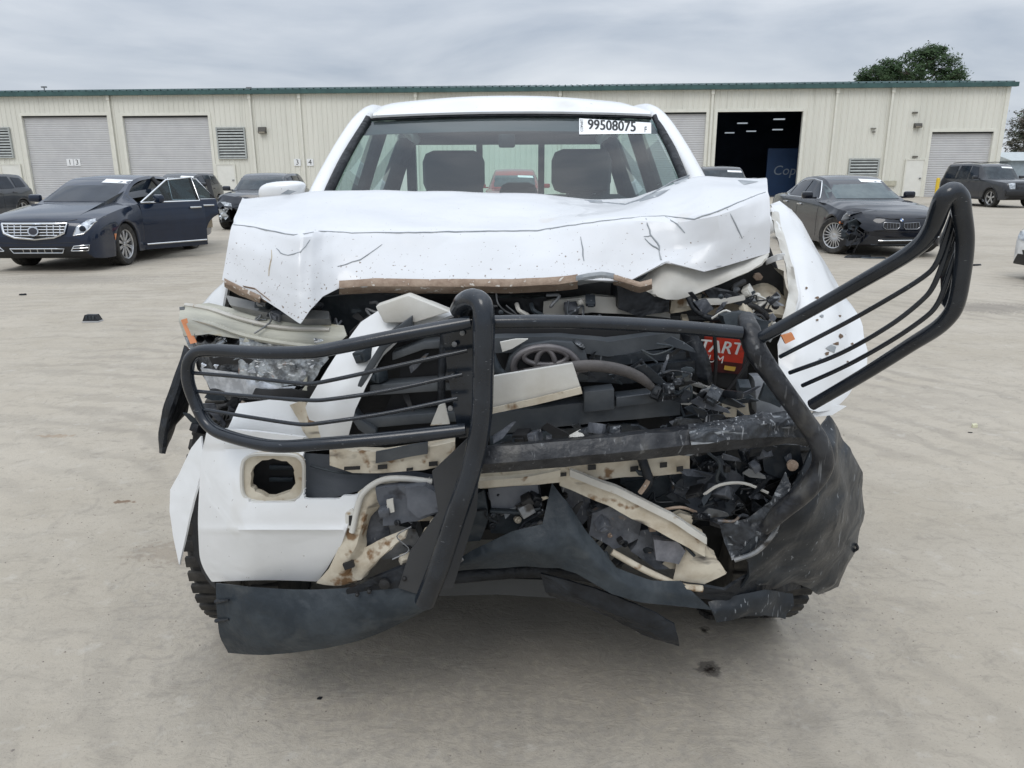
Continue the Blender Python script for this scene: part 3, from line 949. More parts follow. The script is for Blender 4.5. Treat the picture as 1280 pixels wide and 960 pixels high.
# roof: rows from windscreen head back
rr_ = []
for (y, z, hw, dz) in ((3.50, 1.735, .585, .030), (3.62, 1.768, .60, .042), (3.9, 1.795, .615, .045), (4.5, 1.80, .62, .045), (5.05, 1.775, .61, .04), (5.22, 1.735, .60, .035)):
    rr_.append([V((CX + hw * t, y, z + dz * (1 - abs(t) ** 2.2) - (.045 if abs(t) == 1 else 0))) for t in (-1, -.93, -.7, -.35, 0, .35, .7, .93, 1)])
rr_ = [[None] * 9] + rr_
def make_roof():
    us = [0.01 + .98 * (t + 1) / 2 for t in (-1, -.93, -.7, -.35, 0, .35, .7, .93, 1)]
    rr_[0] = [ws(u, 1.0) + V((0, -.012, .012)) for u in us]
    rr_[1] = [ws(u, 1.0) + V((0, .035, .040 - (.012 if k in (0, 8) else 0))) for k, u in enumerate(us)]
    return sheet('roof', rr_, WHITE, TR, thick=.010, n=3, m=4, smooth=1, curve=True)
hl = [[p + V((0, 0.02, -.045)) for p in row[1:-1]] for row in rr_[3:]]
sheet('headliner', hl, M('headliner', (0.05, 0.055, 0.06), .9), TR, thick=.01, n=2, m=2, smooth=1)
# windscreen frame points
WS_T = [P(463, 150, 3.50), P(640, 144.5, 3.53), P(816, 148, 3.50)]
WS_B = [V((CX - .735, 2.86, 1.20)), V((CX, 2.68, 1.19)), V((CX + .735, 2.86, 1.20))]
def ws(u, v, o=0.0):
    """windscreen: u across 0..1, v from the bottom 0 to the head 1, bowed"""
    def q(A):
        return A[0] * ((1 - u) * (1 - 2 * u)) + A[1] * (4 * u * (1 - u)) + A[2] * (u * (2 * u - 1))
    p = q(WS_B).lerp(q(WS_T), v)
    return p + V((0, -0.035 * 4 * v * (1 - v) - o * .8, 0.02 * 4 * v * (1 - v) + o * .6))
roof_t = make_roof()
WSG = glass('windscreen_glass', (0.66, 0.83, 0.83), 0.075)
def pane(name, rows, mat, parent):
    k = len(rows[0])
    return mesh_obj(name, [p for r in rows for p in r], [(i * k + j, i * k + j + 1, (i + 1) * k + j + 1, (i + 1) * k + j) for i in range(len(rows) - 1) for j in range(k - 1)], mat, parent, 60)
wind = pane('windshield', [[ws(u / 20, v / 12) for u in range(21)] for v in range(13)], WSG, TR)
for s, u in ((-1, 0.0), (1, 1.0)):       # black rubber along the pillars
    tube('windshield_seal', [ws(u, v / 6, .004) + V((s * .012, 0, 0)) for v in range(7)], .019, PLASTIC, TR, 8, 2)
tube('windshield_seal', [ws(u / 10, 1.0, .002) for u in range(11)], .006, PLASTIC, TR, 8, 2)
tube('cowl', [ws(u / 10, 0.02, .02) for u in range(11)], .035, PLASTIC, TR, 8, 2)
band = sheet('sun_shade_band', [[ws(u / 12, v, -.012) for u in range(13)] for v in (.865, .93, .992)],
             M('frit_band', (0.02, 0.025, 0.03), .6), TR, thick=.002, n=1, m=1, smooth=0)
q = MB(); q.box(ws(.485, .84, -.05) + V((-.035, -.02, -.03)), ws(.485, .84, -.05) + V((.035, .03, .025)), .008); q.build('mirror_mount', PLASTIC, TR)
# A pillars (white), continuing as the roof side rail
for s in (-1, 1):
    ox = .035 if s > 0 else 0.0
    pts = [V((CX + ox + s * .80, 2.80, 1.12)), V((CX + ox + s * .765, 2.93, 1.27)), V((CX + ox + s * .710, 3.18, 1.48)), V((CX + ox + s * .645, 3.42, 1.66)), V((CX + ox + s * .612, 3.60, 1.735)),
           V((CX + ox * .6 + s * .622, 3.9, 1.765)), V((CX + s * .628, 4.5, 1.77)), V((CX + s * .615, 5.05, 1.745)), V((CX + s * .60, 5.2, 1.70))]
    tube('pillar', pts, [.052, .046, .042, .040, .040, .042, .042, .042, .04], WHITE, TR, 12, 4)
    for (y, w) in ((4.12, .05), (5.17, .07)):
        tube('pillar', [V((CX + s * .86, y, 1.10)), V((CX + s * .76, y, 1.42)), V((CX + s * .63, y, 1.75))], [w, w * .9, w * .8], PLASTIC, TR, 10, 4)
    # doors: outer skin
    for (y0, y1) in ((2.98, 4.10), (4.14, 5.20)):
        rows = [[V((CX + s * hw, y0 + (y1 - y0) * t, z)) for t in (0, .5, 1)] for (hw, z) in ((.905, .42), (.935, .62), (.94, .85), (.915, 1.02), (.865, 1.12))]
        d_ = sheet('door', rows, WHITE, TR, thick=.05, n=3, m=3, smooth=1)
        hb = MB(); hb.box((CX + s * .945 - .015, y1 - .28, .97), (CX + s * .945 + .015, y1 - .10, 1.0), .008)
        hb.build('door_handle', WHITE2, d_)
        # side glass
        g_ = [[V((CX + s * (.855 - .215 * t), y0 + .05 + (0.60 * t if y0 < 3 else 0), 1.13 + .58 * t)), V((CX + s * (.855 - .215 * t), y1 - .04, 1.13 + .58 * t))] for t in (0, .5, 1)]
        pane('side_glass', g_, glass('side_glass', (0.70, 0.80, 0.78), 0.02), TR)
    tube('door_mirror_arm', [V((CX + s * .86, 3.05, 1.17)), V((CX + s * .95, 3.02, 1.19))], [.035, .03], PLASTIC, TR, 8, 2)
# mirrors: the left one is pushed up, its white cap showing over the hood
for s, yaw in ((-1, .1), (1, -.1)):
    rows = []
    cc = P(353, 235, 3.06) if s < 0 else V((CX + 1.0, 3.1, 1.30))
    bm_ = bmesh.new(); bmesh.ops.create_uvsphere(bm_, u_segments=24, v_segments=14, radius=1.0)
    for q in bm_.verts:
        x, y, z = q.co
        sx = math.copysign(abs(x) ** .72, x); sz = math.copysign(abs(z) ** .72, z); sy = math.copysign(abs(y) ** .8, y)
        q.co = V((sx * .088 + sz * .012, sy * (.06 if y < 0 else .04), sz * (.030 if z > 0 else .05) + sx * .004 - .004)) + cc
    m_ = MB(); m_.bm(bm_); mo = m_.build('door_mirror', WHITE, TR)
    mg = MB(); mg.box(cc + V((-.075, .038, -.04)), cc + V((.075, .045, .018)), .003); mg.build('mirror_glass', CHROME, mo)
# lower tub, floor, firewall, rear wall, bed
tb = MB()
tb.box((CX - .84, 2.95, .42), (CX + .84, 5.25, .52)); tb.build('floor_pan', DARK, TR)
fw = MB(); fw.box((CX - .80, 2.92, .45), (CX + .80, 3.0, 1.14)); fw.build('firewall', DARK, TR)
db = MB(); db.prism([V((CX - .76, 2.90, 1.13)), V((CX - .76, 3.05, 1.24)), V((CX - .76, 3.30, 1.25)), V((CX - .76, 3.42, 1.05)), V((CX - .76, 3.1, .9))], (1.52, 0, 0))
db.build('dashboard', M('dash', (0.018, 0.019, 0.021), .7, bump=.2), TR, recalc=True)
rw = MB()
rw.box((CX - .86, 5.20, .45), (CX + .86, 5.26, 1.30))
rw.build('rear_wall', WHITE2, TR)
fr = MB()
fr.box((CX - .66, 5.185, 1.302), (CX - .60, 5.245, 1.72)); fr.box((CX + .60, 5.185, 1.302), (CX + .66, 5.245, 1.72)); fr.box((CX - .598, 5.187, 1.665), (CX + .598, 5.243, 1.73))
fr.build('rear_window_frame', PLASTIC, TR)
pane('rear_glass', [[V((CX - .60, 5.215, z)), V((CX + .60, 5.215, z))] for z in (1.302, 1.48, 1.665)], glass('rear_glass', (0.82, 0.90, 0.84), .02), TR)
for x0, x1 in ((-.205, -.165), (.195, .235)):
    q = MB(); q.box((CX + x0, 5.17, 1.30), (CX + x1, 5.206, 1.664)); q.build('window_divider', PLASTIC, TR)
# seats
def seat(x, y, w, ztop, name, hw):
    q = MB()
    q.box((x - w, y - .5, .55), (x + w, y, .78), .06)
    q.box((x - w, y - .06, .70), (x + w, y + .10, ztop - .22), .06, Matrix.Translation((0, 0, 0)))
    st = q.build(name, SEAT, TR)
    h_ = MB(); h_.box((x - hw, y - .05, ztop - .215), (x + hw, y + .08, ztop), .055)
    h_.build('headrest', SEAT, st)
    for sx_ in (-1, 1):
        tube('headrest_post', [V((x + sx_ * hw * .45, y + .02, ztop - .30)), V((x + sx_ * hw * .45, y + .02, ztop - .18))], .008, GREYMETAL, st, 6, 1)
hx = lambda px, y: P(px, 210, y).x
seat(hx(567, 4.0), 4.0, .25, 1.60, 'front_seat', .155)
seat(hx(727, 4.0), 4.0, .25, 1.605, 'front_seat', .15)
seat(hx(560, 5.0), 4.98, .30, 1.50, 'rear_seat', .13); seat(hx(737, 5.0), 4.98, .30, 1.50, 'rear_seat', .13); seat(hx(648, 5.0), 4.97, .17, 1.43, 'rear_seat', .12)
# steering wheel
sw = MB(); c_ = V((CX + .37, 3.45, 1.16)); sm = Matrix.Translation(c_) @ Matrix.Rotation(math.radians(60), 4, 'X')
ring = [sm @ V((.185 * math.cos(a * .2618), .185 * math.sin(a * .2618), 0)) for a in range(25)]
sw.tube(ring, .014, 8, 1); sw.tube([sm @ V((-.18, 0, 0)), sm @ V((0, 0, -.02)), sm @ V((.18, 0, 0))], .02, 6, 3)
sw.build('steering_wheel', PLASTIC, TR)
# bed
for s in (-1, 1):
    rows = [[V((CX + s * hw, y, z)) for y in (5.34, 6.0, 6.7, 7.2)] for hw, z in ((.90, .45), (.94, .75), (.93, 1.0), (.89, 1.16))]
    sheet('bed_side', rows, WHITE2, TR, thick=.05, n=2, m=2, smooth=1)
q = MB(); q.box((CX - .86, 5.32, .62), (CX + .86, 7.2, .66)); q.build('bed_floor', PLASTIC, TR)
q = MB(); q.box((CX - .86, 5.30, .5), (CX + .86, 5.34, 1.16)); q.build('bed_front', WHITE2, TR)
q = MB(); q.box((CX - .86, 7.2, .5), (CX + .86, 7.26, 1.16), .01); q.build('tailgate', WHITE2, TR)
for s in (-1, 1):
    q = MB(); q.box((CX + s * .45 - .05, 2.1, .36), (CX + s * .45 + .05, 7.1, .50), .01); q.build('chassis_rail', DARK, TR)
tube('axle', [V((CX - .7, 6.2, .38)), V((CX + .7, 6.2, .38))], .06, DARK, TR, 10, 2)
tube('axle', [V((CX - .7, 2.49, .42)), V((CX + .7, 2.49, .42))], .05, DARK, TR, 10, 2)
wheel(TR, V((CX - .865, 2.50, .385)) - T0, .385, .27, -1, 6, .22, steer=.06, tread=True)
wheel(TR, V((CX + .80, 2.48, .385)) - T0, .385, .27, 1, 6, .22, steer=.05, tread=True)
wheel(TR, V((CX - .80, 6.2, .385)) - T0, .385, .26, -1, 6, .22)
wheel(TR, V((CX + .80, 6.2, .385)) - T0, .385, .26, 1, 6, .22)

# ---- engine bay mass behind the crushed front
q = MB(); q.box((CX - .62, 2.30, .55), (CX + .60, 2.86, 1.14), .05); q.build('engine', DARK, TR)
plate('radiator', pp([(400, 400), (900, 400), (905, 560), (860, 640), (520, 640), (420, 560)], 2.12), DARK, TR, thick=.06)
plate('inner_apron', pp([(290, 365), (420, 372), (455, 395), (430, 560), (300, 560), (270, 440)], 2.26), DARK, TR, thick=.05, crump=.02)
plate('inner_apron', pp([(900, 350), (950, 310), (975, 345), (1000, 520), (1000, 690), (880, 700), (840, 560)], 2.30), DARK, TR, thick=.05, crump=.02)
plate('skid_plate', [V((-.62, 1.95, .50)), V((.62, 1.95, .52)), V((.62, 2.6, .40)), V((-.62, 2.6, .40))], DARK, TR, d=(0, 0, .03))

# ---- hood
HX = [[(303, 247), (322, 244), (340, 242), (362, 240), (385, 238), (396, 237.5), (412, 237), (430, 236.5), (520, 236), (600, 237), (680, 240), (740, 246), (790, 247), (828, 236), (872, 220), (958, 223)],
      [(299, 258), (320, 258), (340, 258), (362, 259), (384, 259), (395, 259), (411, 258), (428, 258), (520, 256), (600, 257), (680, 257), (740, 257), (792, 254), (832, 245), (882, 233), (959, 229)],
      [(291, 280), (312, 282), (335, 285), (357, 290), (378, 293), (391, 291), (405, 289), (420, 288), (520, 289), (600, 290), (680, 288), (740, 279), (800, 271), (845, 273), (895, 266), (960, 243)],
      [(286, 308), (308, 312), (331, 318), (352, 325), (374, 332), (388, 328), (402, 321), (418, 316), (515, 318), (600, 320), (680, 318), (738, 310), (800, 306), (848, 312), (900, 300), (961, 272)],
      [(282, 330), (304, 338), (328, 346), (351, 360), (374, 372), (388, 358), (402, 345), (420, 338), (512, 337), (600, 338), (680, 336), (730, 330), (793, 329), (840, 321), (890, 320), (961, 294)],
      [(278, 350), (300, 359), (325, 371), (352, 388), (376, 405), (389, 386), (403, 371), (423, 361), (510, 356), (600, 356), (680, 355), (722, 349), (786, 352), (832, 328), (880, 340), (962, 316)]]
HY = [[2.46, 2.48, 2.50, 2.48, 2.46, 2.46, 2.47, 2.48, 2.52, 2.52, 2.52, 2.52, 2.50, 2.46, 2.40, 2.38],
      [2.34, 2.35, 2.34, 2.31, 2.28, 2.29, 2.31, 2.32, 2.34, 2.34, 2.34, 2.32, 2.32, 2.28, 2.22, 2.24],
      [2.10, 2.10, 2.08, 2.03, 1.985, 2.01, 2.05, 2.07, 2.08, 2.08, 2.08, 2.06, 2.06, 2.04, 1.98, 2.08],
      [2.06, 2.045, 2.02, 1.985, 1.95, 1.965, 1.995, 2.02, 2.03, 2.02, 2.02, 2.01, 2.02, 2.01, 1.98, 2.04],
      [2.04, 2.02, 1.995, 1.955, 1.92, 1.935, 1.97, 1.995, 1.995, 1.985, 1.985, 1.985, 1.99, 1.995, 1.97, 2.03],
      [2.02, 2.00, 1.975, 1.935, 1.895, 1.915, 1.945, 1.97, 1.955, 1.95, 1.95, 1.95, 1.96, 1.98, 1.96, 2.02]]
hrows = [[P(x, y, Y) for (x, y), Y in zip(a, b)] for a, b in zip(HX, HY)]
# the rear of the hood drops away towards the cowl behind the buckled ridge
rear = [V((hrows[0][i].x * 1.03, 2.80 if i < 11 else 2.72, 1.30 if i < 11 else 1.33 - (.02 if i in (11, 12) else 0))) for i in range(16)]
hood = sheet('hood', [rear] + hrows, HOODW, TR, thick=.005, n=7, m=7, smooth=2, crump=.006, cs=4.5, ridge=.005, seed=2.2, shade=24)
hb = bvh_of(hood)
# bare rusty lip where the front edge has folded
def lip(pts, Yoff, h0, h1, name, mat, drop=.0):
    rows = [[on_surf(hb, x, y - h0, .007, 1.95) for x, y in pts], [P(x, y + h1 * .3, on_surf(hb, x, y - 2, 0, 1.95).y - .011) for x, y in pts], [P(x, y + h1, on_surf(hb, x, y - 2, 0, 1.95).y + .03) for x, y in pts]]
    return sheet(name, rows, mat, TR, thick=.004, n=3, m=3, smooth=1, crump=.003, cs=22)
lip([(424, 356), (470, 353), (520, 354), (580, 354), (640, 354), (700, 351), (722, 348)], 0, 5, 12, 'folded_hood_lip', RUST)
lip([(720, 348), (735, 345), (752, 343), (768, 345)], 0, 3, 8, 'folded_hood_lip', PRIMER)
lip([(767, 346), (785, 351), (800, 356), (815, 352)], 0, 3, 9, 'folded_hood_lip', RUST)
lip([(281, 351), (300, 361), (325, 372)], 0, 3, 7, 'folded_hood_lip', RUST)
plate('rust_patch', [on_surf(hb, x, y, .006) for x, y in ((303, 357), (318, 360), (338, 376), (330, 378), (318, 372))], RUST, TR, thick=.003)
# inner skin hanging at the right where the outer skin tore
sheet('hood_inner_panel', [pp([(800, 352), (828, 322), (846, 316), (858, 330), (880, 339), (905, 335), (935, 326), (961, 316)], 2.02),
                           pp([(805, 362), (830, 352), (850, 348), (865, 350), (885, 350), (908, 344), (935, 334), (958, 323)], 1.99),
                           pp([(818, 370), (832, 374), (848, 374), (868, 368), (888, 360), (910, 351), (935, 340), (951, 329)], 1.985)], CREAMW, TR, thick=.006, n=4, m=4, crump=.008, cs=18)
# cracks in the paint along the buckles
def crack(pts, r=.0016, mat=None):
    pts2 = []
    for a, b in zip(pts[:-1], pts[1:]):
        k = max(2, int(math.hypot(b[0] - a[0], b[1] - a[1]) / 9))
        for i in range(k):
            t = i / k
            pts2.append((a[0] + (b[0] - a[0]) * t + random.uniform(-.8, .8), a[1] + (b[1] - a[1]) * t + random.uniform(-.5, .5)))
    pts2.append(pts[-1])
    n = len(pts2)
    tube('paint_crack', [on_surf(hb, x, y, .0006, 2.44) for x, y in pts2], [r * (.5 + .9 * math.sin(math.pi * (i + .3) / n)) for i in range(n)], mat or PRIMER, hood, 5, 1, smooth=False)
crack([(292, 281), (318, 284), (345, 290), (368, 294), (392, 290)])
crack([(398, 289), (440, 291), (500, 291), (560, 290), (620, 289), (672, 288), (720, 281), (760, 275), (800, 271)], .0018)
crack([(800, 271), (830, 270), (868, 274), (905, 261), (957, 240)], .0016)
crack([(808, 273), (812, 288), (814, 296)], .0016)
crack([(805, 296), (814, 294), (822, 304), (825, 312), (816, 308), (806, 298)], .0018)
crack([(823, 312), (827, 325), (826, 340)]); crack([(832, 271), (846, 280), (856, 291)]); crack([(909, 261), (920, 280), (928, 298)]); crack([(725, 296), (728, 312), (730, 326)], .0013)
crack([(388, 300), (375, 315), (360, 319)], .0013); crack([(346, 310), (350, 316), (360, 319)], .0012); crack([(478, 305), (450, 325), (422, 333)], .0012); crack([(340, 312), (338, 330), (336, 345)], .0014, CREAM)
# bare metal where the paint flaked off the rear edge
for pts in ([(795, 250), (812, 243), (835, 233), (838, 236), (822, 246), (800, 252)], [(733, 250), (752, 250), (754, 254), (738, 253)], [(842, 227), (862, 220), (858, 226), (844, 231)],
            [(922, 225), (944, 223), (948, 227), (930, 231)], [(350, 243), (360, 237), (370, 239), (362, 243)], [(896, 333), (902, 332), (901, 338), (896, 337)]):
    plate('bare_metal_flake', [on_surf(hb, x, y, .003, 2.45) for x, y in pts], PRIMER, TR, thick=.002)
crack([(730, 250), (760, 254), (782, 256), (800, 250), (815, 242), (840, 228), (862, 219)], .0028)

# ---- left fender (seen behind the left headlight) and its torn lower corner
sheet('fender', [[V((-.86, 2.98, 1.10)), V((-.84, 2.6, 1.12)), P(283, 352, 2.24), P(284, 358, 2.14)],
                 [V((-.93, 2.98, 1.0)), V((-.92, 2.6, 1.03)), P(266, 366, 2.26), P(280, 380, 2.13)],
                 [V((-.95, 2.98, .86)), V((-.95, 2.6, .90)), P(252, 384, 2.30), P(277, 392, 2.12)]], WHITE, TR, thick=.006, n=6, m=5, curve=True)
sheet('fender_flare', [pp([(232, 432, 2.14), (226, 450, 2.12), (214, 482, 2.10), (204, 512, 2.09), (199, 540, 2.09), (200, 566, 2.10)]),
                       pp([(240, 440, 2.12), (233, 460, 2.10), (224, 492, 2.08), (213, 520, 2.07), (208, 545, 2.07), (205, 567, 2.08)]),
                       pp([(244, 450, 2.20), (240, 475, 2.20), (236, 500, 2.22), (233, 515, 2.22), (218, 530, 2.18), (213, 548, 2.16)])], PLASTIC, TR, thick=.008, n=4, m=4, crump=.004)
sheet('torn_fender_corner', [pp([(252, 545, 2.02), (240, 560, 2.04), (226, 590, 2.05), (214, 612, 2.06)]),
                             pp([(256, 575, 1.99), (246, 590, 2.0), (230, 620, 2.02), (213, 640, 2.04)]),
                             pp([(250, 600, 1.985), (243, 625, 1.99), (231, 650, 2.01), (217, 668, 2.03)]),
                             pp([(246, 615, 1.98), (238, 645, 1.99), (231, 680, 2.0), (225, 706, 2.01)])], WHITE, TR, thick=.005, n=5, m=5, smooth=2, crump=.003)
# the wheel-arch liner in front of the left tyre
sheet('arch_liner', [pp([(246, 520, 2.20), (270, 545, 2.10), (290, 600, 2.02)]), pp([(238, 600, 2.16), (252, 640, 2.08), (268, 680, 2.0)]), pp([(240, 690, 2.12), (252, 715, 2.06), (272, 735, 1.98)])], DARK, TR, thick=.01, n=4, m=4, crump=.01)

# ---- left headlight
hlp = sheet('headlight', [pp([(227, 384, 2.24), (262, 379, 2.16), (300, 388, 2.08), (350, 398, 2.02), (430, 408, 1.975)]),
                          pp([(225, 402, 2.21), (262, 400, 2.12), (302, 410, 2.04), (350, 420, 1.985), (434, 420, 1.95)]),
                          pp([(232, 420, 2.20), (262, 418, 2.10), (302, 424, 2.03), (350, 432, 1.98), (412, 438, 1.955)])], PARCH, TR, thick=.008, n=5, m=5, smooth=3)
tube('headlight_rim', pp([(232, 381, 2.23), (262, 386, 2.14), (300, 398, 2.05), (350, 409, 1.99), (412, 412, 1.965)]), .006, CREAMW, hlp, 6, 4)
tube('headlight_rim', pp([(235, 398, 2.205), (262, 404, 2.105), (302, 418, 2.02), (350, 428, 1.965), (405, 435, 1.945)]), .007, PARCH, hlp, 6, 4)
sheet('dark_ledge', [pp([(284, 372, 2.10), (330, 384, 2.06), (380, 390, 2.02), (412, 392, 2.0)]), pp([(290, 384, 2.07), (330, 394, 2.02), (380, 402, 1.98), (413, 402, 1.97)])], M('ledge_grey', (0.14, 0.145, 0.145), .5, col2=(.22, .22, .21), ns=20), TR, thick=.02, n=5, m=3, crump=.002)
plate('reflector_bowl', pp([(240, 412, 2.16), (300, 412, 2.09), (352, 424, 2.03), (405, 436, 2.0), (398, 450, 2.0), (404, 460, 2.0), (370, 500, 2.01), (330, 505, 2.04), (262, 492, 2.10), (244, 460, 2.15)]), M('bowl_dark', (0.045, 0.047, 0.05), .25, metal=.5, col2=(.16, .165, .17), ns=22, bump=.4, bs=40), hlp, thick=.05, crump=.02, cs=14)
plate('lens', pp([(300, 420, 2.03), (350, 432, 1.975), (404, 438, 1.955), (410, 450, 1.95), (392, 478, 1.955), (340, 486, 1.98), (300, 470, 2.02)]), LENS, hlp, thick=.004, crump=.012, cs=22, cut=.02)
plate('lens', pp([(250, 462, 2.09), (300, 466, 2.02), (345, 482, 1.97), (372, 486, 1.96), (366, 497, 1.96), (330, 500, 1.98), (262, 486, 2.07)]), M('lens_strip', (0.66, 0.69, 0.74), .12, metal=.4, col2=(.35, .37, .4), ns=20, bump=.4, bs=30), hlp, thick=.004, crump=.01, cs=20, cut=.02)
plate('shattered_edge', pp([(262, 438, 2.055), (310, 443, 2.0), (312, 452, 2.0), (268, 460, 2.05)]), INK, hlp, thick=.006, crump=.012, cs=25)
plate('shattered_edge', pp([(318, 486, 1.97), (370, 487, 1.945), (398, 480, 1.94), (392, 496, 1.945), (345, 503, 1.95), (312, 498, 1.97)]), INK, hlp, thick=.006, crump=.008, cs=25)
for px, r in ((276, .017), (262, .012), (250, .011)):
    bl = MB(); c_ = P(px, 424 if px < 270 else 426, 2.075 + (276 - px) * .001)
    bl.lathe([(r, 0), (r * .8, .02), (r * .3, .035), (0, .036)], 16, Matrix.Translation(c_) @ Matrix.Rotation(math.pi / 2, 4, 'Z'))
    bl.build('bulb', CHROME if px == 276 else INK, hlp)
plate('amber_marker', pp([(226, 400, 2.20), (233, 398, 2.185), (246, 428, 2.15), (238, 430, 2.16)]), AMBER, hlp, thick=.006)
plate('lens', pp([(224, 384, 2.235), (230, 383, 2.22), (246, 436, 2.16), (238, 440, 2.17), (229, 418, 2.20)]), LENS, hlp, thick=.003)
rj = random.Random(11)
for k in range(26):       # splinters of the broken lens
    px, py = rj.uniform(252, 395), rj.uniform(425, 495)
    Yk = 2.03 - (px - 250) * .0006 + rj.uniform(-.02, .01)
    a = rj.uniform(0, 6.28); s1, s2 = rj.uniform(4, 12), rj.uniform(2, 5)
    pts = [(px + s1 * math.cos(a), py + s1 * math.sin(a) * .6), (px + s2 * math.cos(a + 2), py + s2 * math.sin(a + 2)), (px + s2 * math.cos(a + 4), py + s2 * math.sin(a + 4))]
    plate('lens_splinter', pp(pts, Yk), rj.choice((LENS, MATS['lens_strip'], INK, PARCH)), hlp, d=(0.002, .004, .002))

# ---- white grille surround, loose white corner piece
sheet('grille_surround', [pp([(508, 369, 1.98), (540, 378, 1.97), (575, 392, 1.95)]), pp([(452, 404, 1.93), (478, 410, 1.90), (505, 418, 1.885)]),
                          pp([(420, 446, 1.88), (447, 452, 1.86), (478, 444, 1.86)]), pp([(398, 482, 1.85), (428, 488, 1.83), (458, 482, 1.84)]),
                          pp([(384, 508, 1.85), (412, 520, 1.82), (444, 512, 1.83)]), pp([(396, 548, 1.86), (414, 550, 1.83), (434, 548, 1.84)])], WHITE2, TR, thick=.012, n=5, m=5, smooth=2, crump=.003)
plate('loose_white_corner', pp([(469, 383), (510, 369), (562, 390), (520, 403), (480, 404)], 1.88), CREAMW, TR, thick=.05, bevel=.004)
sheet('surround_foot', [pp([(366, 505, 1.90), (382, 500, 1.88)]), pp([(380, 530, 1.87), (398, 524, 1.85)]), pp([(392, 552, 1.86), (412, 548, 1.84)])], CREAM, TR, thick=.02, n=4, m=4, crump=.008, cs=20)
sheet('inner_fender_panel', [pp([(300, 505, 1.98), (340, 500, 1.94), (376, 503, 1.90)]), pp([(290, 528, 1.95), (335, 530, 1.90), (390, 548, 1.865)]), pp([(280, 548, 1.95), (335, 560, 1.89), (400, 562, 1.86)])], WHITE2, TR, thick=.008, n=4, m=4, crump=.002)

# ---- grille
gr = sheet('grille', [pp([(505, 408, 1.95), (545, 402, 1.94), (600, 400, 1.94), (720, 404, 1.95), (880, 412, 1.99)]), pp([(500, 470, 1.93), (545, 470, 1.93), (600, 470, 1.93), (720, 475, 1.94), (870, 480, 1.98)]),
                      pp([(470, 540, 1.92), (545, 545, 1.92), (600, 548, 1.92), (720, 548, 1.93), (860, 542, 1.97)])], INK, TR, thick=.02, n=3, m=3, crump=.006)
def bar(name, pts, w, mat, depth=.03, parent=None, crump=0.0, bev=.003):
    """flat bar along pixel points (px, py, Y), w = height in px"""
    top = pp([(x, y - w / 2, Y) for x, y, Y in pts]); bot = pp([(x, y + w / 2, Y) for x, y, Y in reversed(pts)])
    return plate(name, top + bot, mat, parent or TR, d=(0, depth, 0.0), crump=crump, bevel=0 if crump else bev)
GF = M('grille_frame', (0.045, 0.052, 0.060), .4, col2=(.075, .083, .09), ns=8, bump=.05)
bar('grille_frame', [(515, 404, 1.86), (482, 428, 1.845), (456, 470, 1.835), (436, 512, 1.83)], 17, GF, .05, gr)
bar('grille_frame', [(436, 512, 1.828), (448, 530, 1.828), (470, 545, 1.828)], 15, GF, .05, gr)
bar('grille_bar', [(462, 488, 1.855), (520, 484, 1.85), (585, 480, 1.85)], 14, GF, .05, gr)
bar('grille_bar', [(452, 530, 1.845), (520, 524, 1.84), (586, 520, 1.84)], 13, GF, .05, gr)
bar('grille_bar', [(490, 446, 1.875), (530, 432, 1.87), (586, 428, 1.87)], 10, GF, .05, gr)
tube('grille_stay', pp([(556, 408, 1.86), (552, 470, 1.85), (552, 540, 1.84)]), .010, PLASTIC, gr, 8, 3)
plate('white_tab', pp([(548, 508), (556, 504), (562, 530), (538, 532)], 1.80), CREAMW, gr, thick=.01)
# centre grille: upper bar, emblem housing, lower bumper bars
bar('grille_bar', [(618, 432, 1.86), (700, 430, 1.86), (760, 436, 1.87), (800, 430, 1.89), (850, 424, 1.92)], 18, GF, .05, gr, crump=.004)
bar('grille_bar', [(700, 468, 1.85), (790, 470, 1.86), (840, 462, 1.88), (868, 458, 1.90)], 16, SCUFF, .04, gr, crump=.006)
bar('grille_bar', [(740, 450, 1.87), (800, 446, 1.88), (858, 446, 1.91)], 12, SCUFF, .04, gr, crump=.008)
bar('grille_bar', [(612, 532, 1.82), (700, 520, 1.82), (780, 512, 1.83), (850, 505, 1.86)], 26, GF, .06, gr, crump=.003)
bar('grille_bar', [(730, 503, 1.805), (768, 499, 1.805)], 26, GF, .05, gr)
bar('grille_bar', [(770, 503, 1.815), (812, 498, 1.82), (832, 492, 1.83)], 13, GF, .05, gr)
bar('grille_bar', [(612, 553, 1.815), (690, 545, 1.815)], 13, PLASTIC2, .05, gr)
bar('grille_bar', [(690, 543, 1.83), (760, 538, 1.83), (800, 536, 1.84)], 13, SCUFF, .05, gr, crump=.004)
bar('grille_bar', [(612, 562, 1.80), (660, 556, 1.80)], 4, CREAMW, .02, gr)
EMB = M('emblem_grey', (0.10, 0.092, 0.095), .35, metal=.3, col2=(.15, .14, .14), ns=20)
eh = plate('emblem_housing', pp([(630, 470), (637, 446), (652, 432), (690, 426), (715, 428), (732, 440), (738, 462), (735, 476), (640, 478)], 1.845), GF, gr, thick=.05, bevel=.004)
def ellipse_tube(name, cx_, cy_, a, b_, Y, r, par, mat, t0=0, t1=2 * math.pi, n=40, rot=0):
    pts = []
    for k in range(n + 1):
        t = t0 + (t1 - t0) * k / n
        x, y = a * math.cos(t), b_ * math.sin(t)
        pts.append(P(cx_ + x, cy_ + y, Y))
    return tube(name, pts, r, mat, par, 8, 1, smooth=False)
for (a, b_, r) in ((40, 24, .009),):
    ellipse_tube('emblem_ring', 682, 458, a, b_, 1.825, r, gr, EMB)
ellipse_tube('emblem_ring', 682, 458, 12, 21, 1.823, .007, gr, EMB)
ellipse_tube('emblem_ring', 682, 446, 27, 10, 1.823, .007, gr, EMB)
